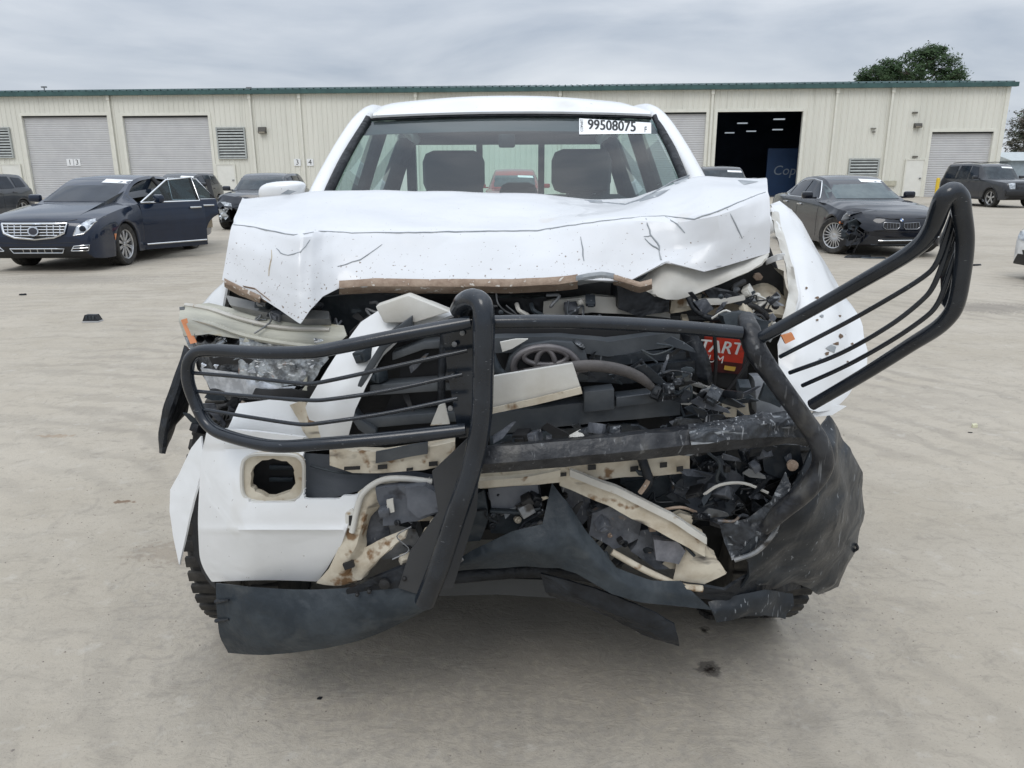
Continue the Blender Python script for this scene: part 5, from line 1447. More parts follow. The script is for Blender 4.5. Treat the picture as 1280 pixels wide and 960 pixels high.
# ---- battery
bt = plate('battery', pp([(862, 416, 2.0), (936, 420, 1.985), (934, 488, 1.985), (862, 482, 2.0)]), INK, TR, thick=.17, bevel=.004)
lb = plate('battery_label', pp([(862, 418, 1.992), (933, 422, 1.978), (928, 455, 1.978), (862, 447, 1.992)]), M('battery_red', (0.55, 0.040, 0.018), .35, col2=(.42, .035, .015), ns=30, ramp=(.5, .6), stretch=(1, 1, 5)), bt, thick=.004)
plate('label_lower', pp([(862, 446.5, 1.991), (928, 454.5, 1.977), (927, 468, 1.977), (862, 462, 1.991)]), M('battery_maroon', (0.085, 0.012, 0.012), .35, col2=(.04, .01, .01), ns=20), bt, thick=.003)
def label_text(s, size_px, cx_, cy_, Y, slope, mat, parent, shear=.25, sx=1.0, thick_px=0):
    tv, tf = text_geo(s, size_px)
    m = MB(); m.add([P(cx_ + p.x * sx + p.y * shear, cy_ - p.y + p.x * slope, Y - (p.x) * .00019) for p in tv], tf)
    return m.build('lettering', mat, parent, 0)
SILV = M('label_silver', (.74, .74, .72), .4)
label_text('START', 21, 896, 434, 1.970, .10, SILV, bt, .35, 1.05)
label_text('START', 21, 896.9, 434.5, 1.9702, .10, SILV, bt, .35, 1.05)
label_text('NUM', 13, 890, 449, 1.972, .08, SILV, bt, .25)
plate('yellow_mark', pp([(906, 457), (920, 459), (918, 464), (905, 462)], 1.972), M('label_yellow', (.62, .38, .06), .5), bt, thick=.002)
sheet('torn_duct', [pp([(850, 415, 1.94), (862, 420, 1.92), (872, 420, 1.93)]), pp([(862, 440, 1.92), (876, 445, 1.90), (884, 444, 1.91)]), pp([(872, 470, 1.91), (884, 474, 1.90), (889, 470, 1.92)]), pp([(878, 478, 1.93), (886, 482, 1.92), (890, 480, 1.94)])], PLASTIC, TR, thick=.006, n=4, m=5, crump=.004)
tube('battery_strap', pp([(893, 418, 1.965), (895, 450, 1.962), (892, 488, 1.965)]), .005, INK, TR, 6, 3)
bar('battery_tray', [(866, 480, 1.96), (900, 490, 1.955), (934, 502, 1.955)], 5, CREAMW, .03)
mod([(840, 462), (862, 458), (866, 490), (880, 496), (880, 506), (850, 506), (838, 490)], 1.95, .03, CREAMW, 'torn_white_bracket', .008, 41)
mod([(898, 494), (935, 500), (938, 520), (905, 524)], 1.98, .03, CREAM, 'torn_white_bracket', .008, 42)
mod([(940, 470), (975, 470), (1000, 505), (985, 520), (945, 515)], 1.97, .04, M('grey_panel', (.34, .36, .38), .5, col2=(.24, .25, .27), ns=12), 'inner_panel', .012, 43)
mod([(955, 480), (985, 495), (975, 510), (950, 500)], 1.90, .02, PLASTIC2, 'inner_panel', .008, 44)
tube('bent_strap', pp([(905, 496, 1.94), (930, 462, 1.93), (945, 430, 1.93)]), .006, INK, TR, 6, 3)

# ---- grille guard
gd = empty('grille_guard', V((0, 1.65, .5)) - T0, 0, TR)
GB = BLKTUBE
def gt(name, pts, r, mat=GB, seg=16, res=6):
    return tube(name, pp(pts), r, mat, gd, seg, res)
gt('upright_tube', [(574, 388, 1.72), (580, 378, 1.69), (592, 374, 1.655), (603, 382, 1.63), (605, 410, 1.62), (604, 470, 1.62), (601, 530, 1.62), (588, 590, 1.62), (568, 650, 1.625), (548, 710, 1.64), (531, 752, 1.67)], [.022, .023, .0235, .0235, .0235, .0235, .0235, .024, .025, .026, .026])
UP2 = gt('upright_tube', [(932, 396, 1.74), (936, 412, 1.71), (946, 440, 1.68), (972, 478, 1.665), (1002, 520, 1.66), (1024, 554, 1.66), (1028, 582, 1.665), (1008, 612, 1.67), (976, 640, 1.68), (955, 662, 1.70)], [.018, .025, .025, .0225, .022, .023, .025, .025, .022, .015], BLKTUBE2)
gt('side_rail', [(588, 403, 1.655), (500, 419, 1.65), (420, 435, 1.655), (390, 440, 1.66), (330, 441, 1.70), (268, 438, 1.76), (246, 441, 1.79), (236, 453, 1.80), (235, 475, 1.80), (243, 500, 1.80), (256, 526, 1.79), (272, 540, 1.77), (310, 552, 1.72), (350, 558, 1.68), (400, 555, 1.66), (480, 548, 1.655), (582, 537, 1.655)], .0152)
for pts in ([(240, 466, 1.80), (300, 471, 1.73), (372, 479, 1.675), (395, 479, 1.665), (480, 461, 1.66), (584, 438, 1.66)],
            [(246, 489, 1.80), (310, 495, 1.73), (380, 500, 1.675), (405, 500, 1.665), (480, 489, 1.66), (578, 468, 1.66)],
            [(256, 512, 1.79), (310, 521, 1.73), (370, 530, 1.675), (392, 530, 1.665), (480, 517, 1.66), (572, 498, 1.66)]):
    gt('side_bar', pts, .0048, seg=8)
gt('centre_rail', [(615, 403, 1.66), (680, 402, 1.66), (760, 404, 1.665), (850, 409, 1.675), (926, 416, 1.69)], .0155)
plate('guard_bracket', pp([(553, 412, 1.70), (572, 400, 1.69), (590, 400, 1.68), (592, 545, 1.68), (574, 548, 1.69), (560, 470, 1.70)]), BLKTUBE, gd, thick=.008)
for (x, y) in ((568, 430), (566, 470), (563, 510), (578, 416)):
    bo = MB(); bo.lathe([(0, 0), (.006, 0), (.006, .005), (0, .006)], 8, Matrix.Translation(P(x, y, 1.685)) @ Matrix.Rotation(-math.pi / 2, 4, 'Z')); bo.build('bolt', GREYMETAL, gd)
gt('side_rail', [(952, 422, 1.68), (1010, 390, 1.60), (1075, 353, 1.50), (1128, 322, 1.42), (1152, 304, 1.38), (1166, 284, 1.35), (1174, 262, 1.325), (1181, 246, 1.31), (1191, 240, 1.31), (1199, 248, 1.315), (1202, 266, 1.325),
                 (1206, 300, 1.34), (1202, 345, 1.36), (1193, 385, 1.38), (1174, 408, 1.41), (1140, 430, 1.46), (1080, 468, 1.55), (1015, 506, 1.65)], [.0135, .0138, .014, .0145, .015, .0155, .016, .0165, .0168, .0165, .016, .0155, .015, .0148, .0145, .014, .0135, .013])
for pts in ([(975, 446, 1.67), (1060, 402, 1.54), (1130, 362, 1.43), (1162, 340, 1.38), (1174, 322, 1.36), (1186, 285, 1.345), (1193, 258, 1.335)],
            [(987, 466, 1.67), (1050, 442, 1.56), (1115, 405, 1.45), (1158, 370, 1.39), (1172, 346, 1.37), (1186, 305, 1.355), (1196, 274, 1.345)],
            [(1003, 482, 1.665), (1060, 456, 1.56), (1120, 422, 1.46), (1162, 392, 1.40), (1176, 372, 1.38), (1190, 330, 1.365), (1201, 300, 1.355)]):
    gt('side_bar', pts, .0048, seg=8)
plate('guard_bracket', pp([(1176, 300, 1.40), (1188, 270, 1.38), (1199, 262, 1.37), (1200, 330, 1.39), (1186, 390, 1.42), (1178, 380, 1.42)]), BLKTUBE, gd, thick=.005)

# ---- windscreen auction label: number as it stands
def wlab(u, v, o): return ws(u, v, o)
wb = bvh_of(wind)
lab = sheet('windshield_sticker', [[on_surf(wb, 724 + 90 * t, 148 + 5.5 * t + (20 - t * 6.5) * s, .004, 3.4) for t in (0, .25, .5, .75, 1)] for s in (0, .5, 1)] , LABELW, TR, thick=.001, n=2, m=2, smooth=0)
tv, tf = text_geo('99508075', 19)
def lp(x, y, o=.009):
    return on_surf(wb, x, y, o, 3.4)
m = MB(); m.add([lp(764.5 + p.x * .80, 157.3 - p.y * .93 + p.x * .04) for p in tv], tf); m.build('lettering', INK, lab, 0)
m = MB(); m.add([lp(765.4 + p.x * .80, 157.3 - p.y * .93 + p.x * .04) for p in tv], tf); m.build('lettering', INK, lab, 0)
tv, tf = text_geo('F', 10)
m = MB(); m.add([lp(807 + p.x * .8, 162 - p.y) for p in tv], tf); m.build('lettering', INK, lab, 0)
tv, tf = text_geo('COPART', 5)
m = MB(); m.add([lp(727.5 - p.y, 156.5 - p.x * .8) for p in tv], tf); m.build('lettering', INK, lab, 0)

# ---- small broken works packed into the open nose: connectors, wires, clips
rc = random.Random(77)
def clutter(n, x0, x1, y0, y1, Y0, Y1, mats, kinds=(0, 1, 2, 3), sz=1.0):
    for k in range(n):
        px, py, Y = rc.uniform(x0, x1), rc.uniform(y0, y1), rc.uniform(Y0, Y1)
        c = P(px, py, Y); kd = rc.choice(kinds); mt = rc.choice(mats)
        if kd == 0:
            w, h, d = rc.uniform(.006, .022) * sz, rc.uniform(.005, .016) * sz, rc.uniform(.01, .03)
            R_ = Matrix.Translation(c) @ Matrix.Rotation(rc.uniform(-.8, .8), 4, 'Y') @ Matrix.Rotation(rc.uniform(-.6, .6), 4, 'X') @ Matrix.Rotation(rc.uniform(-.6, .6), 4, 'Z')
            m = MB(); m.box((-w, -d, -h), (w, d, h), .002, R_)
            if rc.random() < .6: m.box((-w * .6, -d - .006, -h * .5), (w * .6, -d + .002, h * .5), .001, R_)
            m.build('broken_connector', mt, TR)
        elif kd == 1:
            a = c; pts = [a]
            for j in range(4):
                a = a + Vector((rc.uniform(-.045, .045), rc.uniform(-.012, .012), rc.uniform(-.035, .03))) * sz
                pts.append(a)
            tube('loose_wire', pts, rc.uniform(.0016, .0042), mt, TR, 6, 5)
        elif kd == 2:
            L1, L2 = rc.uniform(.015, .05) * sz, rc.uniform(.004, .012)
            a = rc.uniform(-1.2, 1.2); u = Vector((math.cos(a), rc.uniform(-.5, .5), math.sin(a))); w = Vector((-math.sin(a), rc.uniform(-.3, .3), math.cos(a)))
            pts = [c - u * L1 - w * L2, c - u * L1 * .3 - w * L2 * rc.uniform(.8, 2), c + u * L1 - w * L2 * .4, c + u * L1 * .8 + w * L2 * .3, c + u * L1 * .1 + w * L2 * rc.uniform(.3, 1), c - u * L1 * .7 + w * L2]
            m = MB(); m.prism(pts, (.001, .003, .001)); m.build('plastic_splinter', mt, TR, 20)
        else:
            r = rc.uniform(.004, .010) * sz
            m = MB(); m.lathe([(0, -.006), (r, -.006), (r, .004), (r * .55, .005), (r * .5, .010), (0, .011)], 10, Matrix.Translation(c) @ Matrix.Rotation(-math.pi / 2 + rc.uniform(-.5, .5), 4, 'Z') @ Matrix.Rotation(rc.uniform(-.5, .5), 4, 'Y'))
            m.build('bolt', mt, TR)
DK = (PLASTIC, PLASTIC2, CHARC, SCUFF, INK, SCRATCH)
clutter(26, 575, 680, 606, 660, 1.78, 1.83, DK + (GREYMETAL, CREAM))
clutter(34, 700, 870, 600, 715, 1.79, 1.83, DK + (GREYMETAL, CREAM, RUST))
clutter(46, 860, 995, 556, 660, 1.76, 1.85, DK + (GREYMETAL, CHARC), (0, 1, 2, 2, 2))
clutter(34, 855, 975, 362, 412, 1.96, 2.06, DK + (GREYMETAL, CREAM, CREAMW, RUST))
clutter(26, 830, 950, 480, 535, 1.76, 1.88, DK + (GREYMETAL, SCRATCH), (0, 2, 2, 2))
clutter(20, 720, 860, 425, 505, 1.79, 1.88, DK, (0, 2, 1))
clutter(16, 615, 780, 535, 560, 1.72, 1.80, DK + (CREAMW,), (0, 2))
clutter(14, 600, 760, 375, 400, 1.96, 2.02, DK + (GREYMETAL, CREAMW), (0, 1, 3))
clutter(16, 300, 470, 376, 402, 1.99, 2.04, DK + (GREYMETAL,), (0, 2, 1), .8)
clutter(18, 470, 555, 620, 700, 1.755, 1.80, DK + (CREAM, GREYMETAL))
clutter(14, 245, 330, 495, 540, 2.0, 2.08, DK, (0, 2))
clutter(10, 455, 590, 430, 540, 1.86, 1.90, DK, (0, 2))
# bare, ragged inner lip of the torn right fender
sheet('fender_lip', [pp([(962, 262, 2.42), (968, 290, 2.30), (982, 330, 2.20), (986, 365, 2.13), (978, 398, 2.06)]), pp([(972, 268, 2.40), (980, 296, 2.28), (992, 335, 2.18), (998, 370, 2.11), (990, 404, 2.05)])], CREAMW, TR, thick=.004, n=8, m=3, smooth=0, crump=.014, cs=26)
# ================================================================== cars in the yard
def pchip(tab, x):
    n = len(tab)
    if x <= tab[0][0]: return tab[0][1]
    if x >= tab[-1][0]: return tab[-1][1]
    d = [(tab[i + 1][1] - tab[i][1]) / (tab[i + 1][0] - tab[i][0]) for i in range(n - 1)]
    def m(i):
        if i == 0: return d[0]
        if i == n - 1: return d[-1]
        return 0 if d[i - 1] * d[i] <= 0 else 2 * d[i - 1] * d[i] / (d[i - 1] + d[i])
    for i in range(n - 1):
        if x <= tab[i + 1][0]:
            h = tab[i + 1][0] - tab[i][0]; t = (x - tab[i][0]) / h
            return tab[i][1] * (2 * t ** 3 - 3 * t ** 2 + 1) + m(i) * h * (t ** 3 - 2 * t * t + t) + tab[i + 1][1] * (-2 * t ** 3 + 3 * t * t) + m(i + 1) * h * (t ** 3 - t * t)
CARBLACK = M('car_black_trim', (0.012, 0.012, 0.013), .6)
HEADL = M('car_headlamp', (0.62, 0.65, 0.68), .12, metal=.5, col2=(.30, .32, .34), ns=14, ramp=(.45, .6))
SEATB = M('beige_seat', (0.36, 0.30, 0.22), .8)
CARGLASS = M('car_windscreen', (0.014, 0.022, 0.028), .03, col2=(.03, .042, .05), ns=5, spec=.45)
def paint(name, c, metal=.3):
    return M(name, c, .32, metal=metal * .5, col2=tuple(x * 1.25 for x in c), ns=2.5, coat=.9, spec=.15)
def car_body(sp, root, mat, dmg=None, door=None, drop=None):
    """lofted body; door = [(y0, y1), ...] openings on the +x side, returned as separate face sets"""
    Lc = sp['L']; ax = sp['axles']; wr = sp['r'] + .045
    ys = sorted(set([0, .015, .04, .08, .13] + [round(.18 + k * .045, 4) for k in range(int((Lc - .3) / .045))] + [Lc - .1, Lc - .05, Lc - .02, Lc] +
                    [y for d in (door or []) for y in d]))
    ys = [y for i, y in enumerate(ys) if i == 0 or y - ys[i - 1] > .008]
    K = 11
    grid = []
    for y in ys:
        hw, zt, zs, zb = pchip(sp['hw'], y), pchip(sp['ztop'], y), pchip(sp['zsh'], y), pchip(sp['zbot'], y)
        za = zb
        for a in ax:
            if abs(y - a) < wr:
                za = max(za, sp['r'] - .02 + math.sqrt(wr * wr - (y - a) ** 2))
        flare = 0.0
        for a in ax:
            q = abs(y - a) / (wr * 1.5)
            if q < 1: flare = max(flare, .014 * (1 - q * q))
        H_ = zs - zb
        sec = [(0, zb), (hw - .30, zb), (hw - .30, za), (hw * .985 + flare, za), (hw + flare, max(za + .012, zb + H_ * .22)), (hw + .004 + flare, max(za + .03, zb + H_ * .50)),
               (hw + .003 + flare * .6, max(za + .05, zb + H_ * .70)), (hw - .012, max(za + .07, zb + H_ * .88)), (hw - .045, zs), (hw * .80, zs + (zt - zs) * .62), (hw * .42, zs + (zt - zs) * .93), (0, zt)]
        grid.append([(x, y, z) for x, z in sec])
    K = len(grid[0])
    v, idx = [], {}
    for i, row in enumerate(grid):
        for k, p in enumerate(row):
            for s in (1, -1):
                q = Vector((p[0] * s, p[1], p[2]))
                if dmg: q = dmg(q)
                if s == -1 and p[0] == 0: idx[(i, k, -1)] = idx[(i, k, 1)]; continue
                idx[(i, k, s)] = len(v); v.append(q)
    f, mi, dq = [], [], {}
    for i in range(len(grid) - 1):
        ym = (ys[i] + ys[i + 1]) / 2
        for k in range(K - 1):
            for s in (1, -1):
                a = [idx[(i, k, s)], idx[(i + 1, k, s)], idx[(i + 1, k + 1, s)], idx[(i, k + 1, s)]]
                if len(set(a)) < 3: continue
                if s == -1: a.reverse()
                if door and s == 1 and 3 <= k <= 7:
                    hit = [n for n, d in enumerate(door) if d[0] < ym < d[1]]
                    if hit:
                        dq.setdefault(hit[0], []).append(a); continue
                c = sum((v[q] for q in a), Vector()) / 4
                if drop and drop(c): continue
                f.append(tuple(dict.fromkeys(a))); mi.append(1 if k < 3 else 0)
    for i in (0, len(grid) - 1):
        for s in (1, -1):
            loop = [idx[(i, k, s)] for k in range(K)]
            loop = list(dict.fromkeys(loop))
            c = sum((v[q] for q in loop), Vector()) / len(loop)
            if drop and drop(c): continue
            f.append(tuple(loop if (s == -1) == (i == 0) else reversed(loop))); mi.append(0)
    o = mesh_obj('body', v, f, [mat, CARBLACK], root, 38, local=True, midx=mi)
    return o, v, dq
def car_cabin(sp, root, mat, dmg=None, openside=None):
    y0, y1 = sp['roof'][0][0], sp['roof'][-1][0]
    n = int((y1 - y0) / .05)
    v, idx, f = [], {}, []
    rows = []
    for i in range(n + 1):
        y = y0 + (y1 - y0) * i / n
        zr = pchip(sp['roof'], y); hr = pchip(sp['rhw'], y); hb = pchip(sp['bhw'], y); zb = pchip(sp['zsh'], y) - .03
        zr = max(zr, zb + .02)
        e = min(.075, (zr - zb) * .4)
        sec = [(hb, zb), (hb + (hr - hb) * .5 + .012, zb + (zr - e - zb) * .5), (hr + .01, zr - e), (hr - .035, zr - e * .38), (hr * .7, zr - .014), (hr * .35, zr - .004), (0, zr)]
        rows.append((y, sec))
        for k, (x, z) in enumerate(sec):
            for s in (1, -1):
                q = Vector((x * s, y, z))
                if dmg: q = dmg(q)
                if s == -1 and x == 0: idx[(i, k, -1)] = idx[(i, k, 1)]; continue
                idx[(i, k, s)] = len(v); v.append(q)
    for i in range(n):
        for k in range(6):
            for s in (1, -1):
                if openside and s == 1 and k < 2 and openside[0] < rows[i][0] + .02 and rows[i + 1][0] < openside[1]: continue
                a = [idx[(i, k, s)], idx[(i + 1, k, s)], idx[(i + 1, k + 1, s)], idx[(i, k + 1, s)]]
                a = list(dict.fromkeys(a))
                if len(a) > 2: f.append(tuple(a if s == 1 else reversed(a)))
    return mesh_obj('cabin', v, f, mat, root, 38, local=True)
def local_bvh(*objs):
    v, f = [], []
    for o in objs:
        n = len(v)
        v += [x.co.copy() for x in o.data.vertices]; f += [tuple(i + n for i in p.vertices) for p in o.data.polygons]
    return BVHTree.FromPolygons(v, f)
DIRS = {'F': ((0, 1, 0), lambda a, b: (a, -2, b)), 'R': ((0, -1, 0), lambda a, b: (a, 9, b)), 'L': ((-1, 0, 0), lambda a, b: (4, a, b)), 'M': ((1, 0, 0), lambda a, b: (-4, a, b)), 'T': ((0, 0, -1), lambda a, b: (a, b, 4))}
def cast(bvh, a, b, mode, off):
    d, fn = DIRS[mode]
    d = Vector(d); o = Vector(fn(a, b))
    h = bvh.ray_cast(o, d)
    if h[0] is None:
        h = bvh.find_nearest(o + d * 4 if mode in 'LM' else o + d * 2.2)
    return h[0] - d * off
def drape(bvh, poly, mode, off, mat, name, parent, cell=.07, thick=.006):
    b = bmesh.new()
    b.faces.new([b.verts.new((x, y, 0)) for x, y in poly])
    bmesh.ops.triangulate(b, faces=b.faces[:])
    for ax in (0, 1):
        lo = min(p[ax] for p in poly); hi = max(p[ax] for p in poly)
        k = max(1, int((hi - lo) / cell))
        for i in range(1, k):
            co = [0, 0, 0]; no = [0, 0, 0]; co[ax] = lo + (hi - lo) * i / k; no[ax] = 1
            bmesh.ops.bisect_plane(b, geom=b.verts[:] + b.edges[:] + b.faces[:], plane_co=co, plane_no=no, dist=1e-5)
    d = Vector(DIRS[mode][0])
    for x in b.verts:
        x.co = cast(bvh, x.co.x, x.co.y, mode, off)
    r = bmesh.ops.extrude_face_region(b, geom=b.faces[:])
    for x in r['geom']:
        if isinstance(x, bmesh.types.BMVert): x.co -= d * thick
    bmesh.ops.recalc_face_normals(b, faces=b.faces[:])
    m = MB(); m.bm(b)
    return mesh_obj(name, m.v, m.f, mat, parent, 40, local=True)
def line(bvh, pts, mode, r, mat, name, parent, off=0.0, closed=False):
    q = []
    if closed: pts = list(pts) + [pts[0]]
    for a, b in zip(pts[:-1], pts[1:]):
        k = max(1, int(math.hypot(b[0] - a[0], b[1] - a[1]) / .07))
        q += [(a[0] + (b[0] - a[0]) * i / k, a[1] + (b[1] - a[1]) * i / k) for i in range(k)]
    q.append(pts[-1])
    return tube(name, [cast(bvh, a, b, mode, off) for a, b in q], r, mat, parent, 6, 1, smooth=False, local=True)
def mir(poly): return [(-x, y) for x, y in poly]
def make_car(name, label, cat, loc, rz, sp, mat, group='vehicles parked in the yard', dmg=None, door=None, drop=None, rimmat=None, steer=0.0, detail=True, sticker=True, glassm=None):
    root = empty(name, loc, rz)
    tag(root, label, cat, group)
    body, bv, dq = car_body(sp, root, mat, dmg, door, drop)
    cab = car_cabin(sp, root, mat, dmg, (door[0][0] + .12, door[-1][1] - .12) if door else None)
    bvh = local_bvh(body, cab)
    g = glassm or CARGLASS
    wsd = drape(bvh, sp['ws'] + [(-x, z) for x, z in reversed(sp['ws'])], 'F', .004, g, 'windshield', root, .1)
    if sticker:
        x0, z0 = sp['ws'][-1]
        drape(bvh, [(x0 - .50, z0 - .055), (x0 - .02, z0 - .075), (x0 - .04, z0 - .015), (x0 - .50, z0 + .005)], 'F', .012, LABELW, 'sticker', wsd, .1, .002)
    drape(bvh, sp['rw'] + [(-x, z) for x, z in reversed(sp['rw'])], 'R', .004, DARKGLASS, 'rear_window', root, .1)
    sides = ('M',) if door else ('M', 'L')
    for sd in sides:
        for w in sp['sw']:
            win = drape(bvh, w, sd, .004, DARKGLASS, 'side_window', root, .08)
        if sp.get('chrome'):
            line(bvh, sp['chrome'], sd, .012, CHROME if sp.get('chromem', 1) else CARBLACK, 'window_trim', root)
    for s in (1, -1):
        for k, a in enumerate(sp['axles']):
            wheel(root, (s * (sp['hw'][len(sp['hw']) // 2][1] - sp.get('ww', .215) / 2 - .01), a, sp['r']), sp['r'], sp.get('ww', .215), s, sp.get('spokes', 10), steer=steer if k == 0 else 0, rimmat=rimmat, split=sp.get('split', False))
        # mirror
        my, mz = sp['mirror']
        hx_ = pchip(sp['bhw'], my)
        if not (door and s == 1):
            mb = MB(); mb.box((s * (hx_ + .06) - .02 * 0 if s > 0 else -(hx_ + .27), my - .05, mz - .06), ((hx_ + .27) if s > 0 else -(hx_ + .06), my + .07, mz + .075), .04)
            mb.box((hx_ - .02 if s > 0 else -(hx_ + .09), my - .02, mz - .06), (hx_ + .09 if s > 0 else -(hx_ - .02), my + .04, mz - .02), .01)
            mb.build('door_mirror', mat, root, local=True)
        for (hy, hz) in sp['handles']:
            if door and s == 1: continue
            p = cast(bvh, hy, hz, 'L' if s > 0 else 'M', .018)
            mb = MB(); mb.box(p + Vector((-.018, -.11, -.016)), p + Vector((.018, .11, .016)), .012); mb.build('door_handle', CHROME if sp.get('chromem', 1) else mat, root, local=True)
    for sd in sides:
        for sm_ in sp['seams']:
            line(bvh, sm_, sd, .006, CARBLACK, 'door_seam', root, -.002)
    return root, body, cab, bvh, bv, dq

# ---- dark blue luxury sedan with both left doors open
NAVY = paint('navy_paint', (0.0045, 0.0115, 0.029))
XL = dict(L=5.13, axles=(1.0, 3.84), r=.345, ww=.24, spokes=10, split=True,
          hw=[(0, .70), (.03, .79), (.10, .85), (.25, .895), (.6, .915), (1.2, .925), (2.6, .925), (4.0, .92), (4.7, .88), (5.05, .80), (5.13, .70)],
          ztop=[(0, .56), (.02, .68), (.06, .78), (.12, .83), (.3, .885), (.8, .96), (1.45, 1.02), (2.0, 1.0), (3.9, 1.02), (4.3, 1.06), (5.0, 1.06), (5.09, .98), (5.13, .8)],
          zsh=[(0, .52), (.03, .62), (.08, .70), (.2, .76), (.6, .86), (1.4, .955), (2.6, .985), (4.0, 1.0), (4.9, .99), (5.08, .9), (5.13, .7)],
          zbot=[(0, .40), (.03, .28), (.08, .22), (.4, .19), (4.6, .21), (5.0, .27), (5.13, .42)],
          roof=[(1.30, .985), (1.75, 1.20), (2.15, 1.375), (2.45, 1.435), (2.9, 1.462), (3.4, 1.445), (3.75, 1.40), (4.1, 1.28), (4.62, 1.03)],
          rhw=[(1.3, .74), (2.2, .60), (2.8, .595), (3.6, .585), (4.0, .60), (4.62, .70)], bhw=[(1.3, .80), (1.8, .855), (3.6, .86), (4.2, .83), (4.62, .76)],
          ws=[(.73, 1.03), (.72, 1.06), (.60, 1.385)], rw=[(.66, 1.10), (.55, 1.36)],
          sw=[[(1.95, 1.02), (2.32, 1.315), (2.80, 1.365), (2.80, 1.03)], [(2.88, 1.03), (2.88, 1.365), (3.40, 1.35), (3.70, 1.28), (3.76, 1.05)], [(3.82, 1.06), (3.78, 1.27), (4.08, 1.12)]],
          chrome=[(1.80, .995), (2.30, 1.335), (2.80, 1.385), (3.45, 1.365), (3.85, 1.28), (4.2, 1.08), (3.6, 1.02), (1.80, .995)], mirror=(1.85, 1.06), handles=[(2.62, .88), (3.62, .90)],
          seams=[[(1.62, .30), (1.60, .90)], [(2.83, .28), (2.83, 1.0)]])
DOORS = [(1.62, 2.82), (2.86, 3.72)]
bc, bbody, bcab, bb, bvv, bdq = make_car('blue_sedan', 'dark navy sedan with chrome grille and its left doors standing open', 'car', (-7.33, 12.0, 0), 0.0, XL, NAVY, door=DOORS, glassm=DARKGLASS)
def fr2(poly, off, mat, name, par, cell=.06, th=.01): return drape(bb, poly, 'F', off, mat, name, par, cell, th)
gp = [(-.50, .745), (.50, .745), (.46, .60), (.30, .535), (0, .51), (-.30, .535), (-.46, .60)]
gq = fr2(gp, .004, CARBLACK, 'grille', bc)
line(bb, gp, 'F', .018, CHROME, 'grille_surround', gq, .02, True)
for z in (.57, .613, .656, .70):
    line(bb, [(-.47 if z > .6 else -.37, z), (.47 if z > .6 else .37, z)], 'F', .009, CHROME, 'grille_bar', gq, .022)
for x in (-.40, -.30, -.20, .20, .30, .40):
    line(bb, [(x, .56), (x, .725)], 'F', .009, CHROME, 'grille_bar', gq, .022)
em = [(.085 * math.cos(k * .2618), .635 + .075 * math.sin(k * .2618)) for k in range(24)]
fr2(em, .035, CHROME, 'emblem_ring', gq, .05, .012); fr2([(x * .72, .635 + (z - .635) * .72) for x, z in em], .049, M('emblem_dark', (.06, .06, .07), .3, metal=.5), 'emblem_crest', gq, .05, .006)
for s in (1, -1):
    hp = [(s * x, z) for x, z in ((.59, .565), (.74, .59), (.81, .66), (.875, .83), (.76, .785), (.65, .70))]
    h_ = fr2(hp, .004, HEADL, 'headlight', bc); line(bb, hp, 'F', .008, CHROME, 'headlight_rim', h_, .01, True)
    c_ = cast(bb, s * .73, .665, 'F', .012); m = MB(); m.lathe([(0, .03), (.04, .025), (.05, 0)], 16, Matrix.Translation(c_) @ Matrix.Rotation(-math.pi / 2, 4, 'Z')); m.build('projector', DARKGLASS, h_, local=True)
    fp = [(s * x, z) for x, z in ((.52, .33), (.78, .335), (.80, .42), (.58, .405))]
    q_ = fr2(fp, .003, CARBLACK, 'fog_lamp_bezel', bc); line(bb, fp, 'F', .009, CHROME, 'bezel_trim', q_, .008, True); line(bb, [(s * .56, .37), (s * .78, .38)], 'F', .008, CHROME, 'bezel_trim', q_, .01)
ip = [(-.42, .365), (.42, .365), (.38, .30), (-.38, .30)]
iq = fr2(ip, .004, CARBLACK, 'lower_intake', bc); line(bb, ip, 'F', .010, CHROME, 'intake_trim', iq, .01, True)
for x in (-.22, -.11, 0, .11, .22): line(bb, [(x, .305), (x, .36)], 'F', .007, CHROME, 'intake_bar', iq, .012)
line(bb, [(-.60, .46), (0, .44), (.60, .46)], 'F', .004, CARBLACK, 'bumper_seam', bc); line(bb, [(-.62, .80), (-.45, .77), (0, .765), (.45, .77), (.62, .80)], 'F', .006, CARBLACK, 'hood_seam', bc)
drape(bb, [(.58, .55), (.64, .545), (.63, .44), (.59, .45)], 'L', .004, AMBER, 'side_marker', bc)
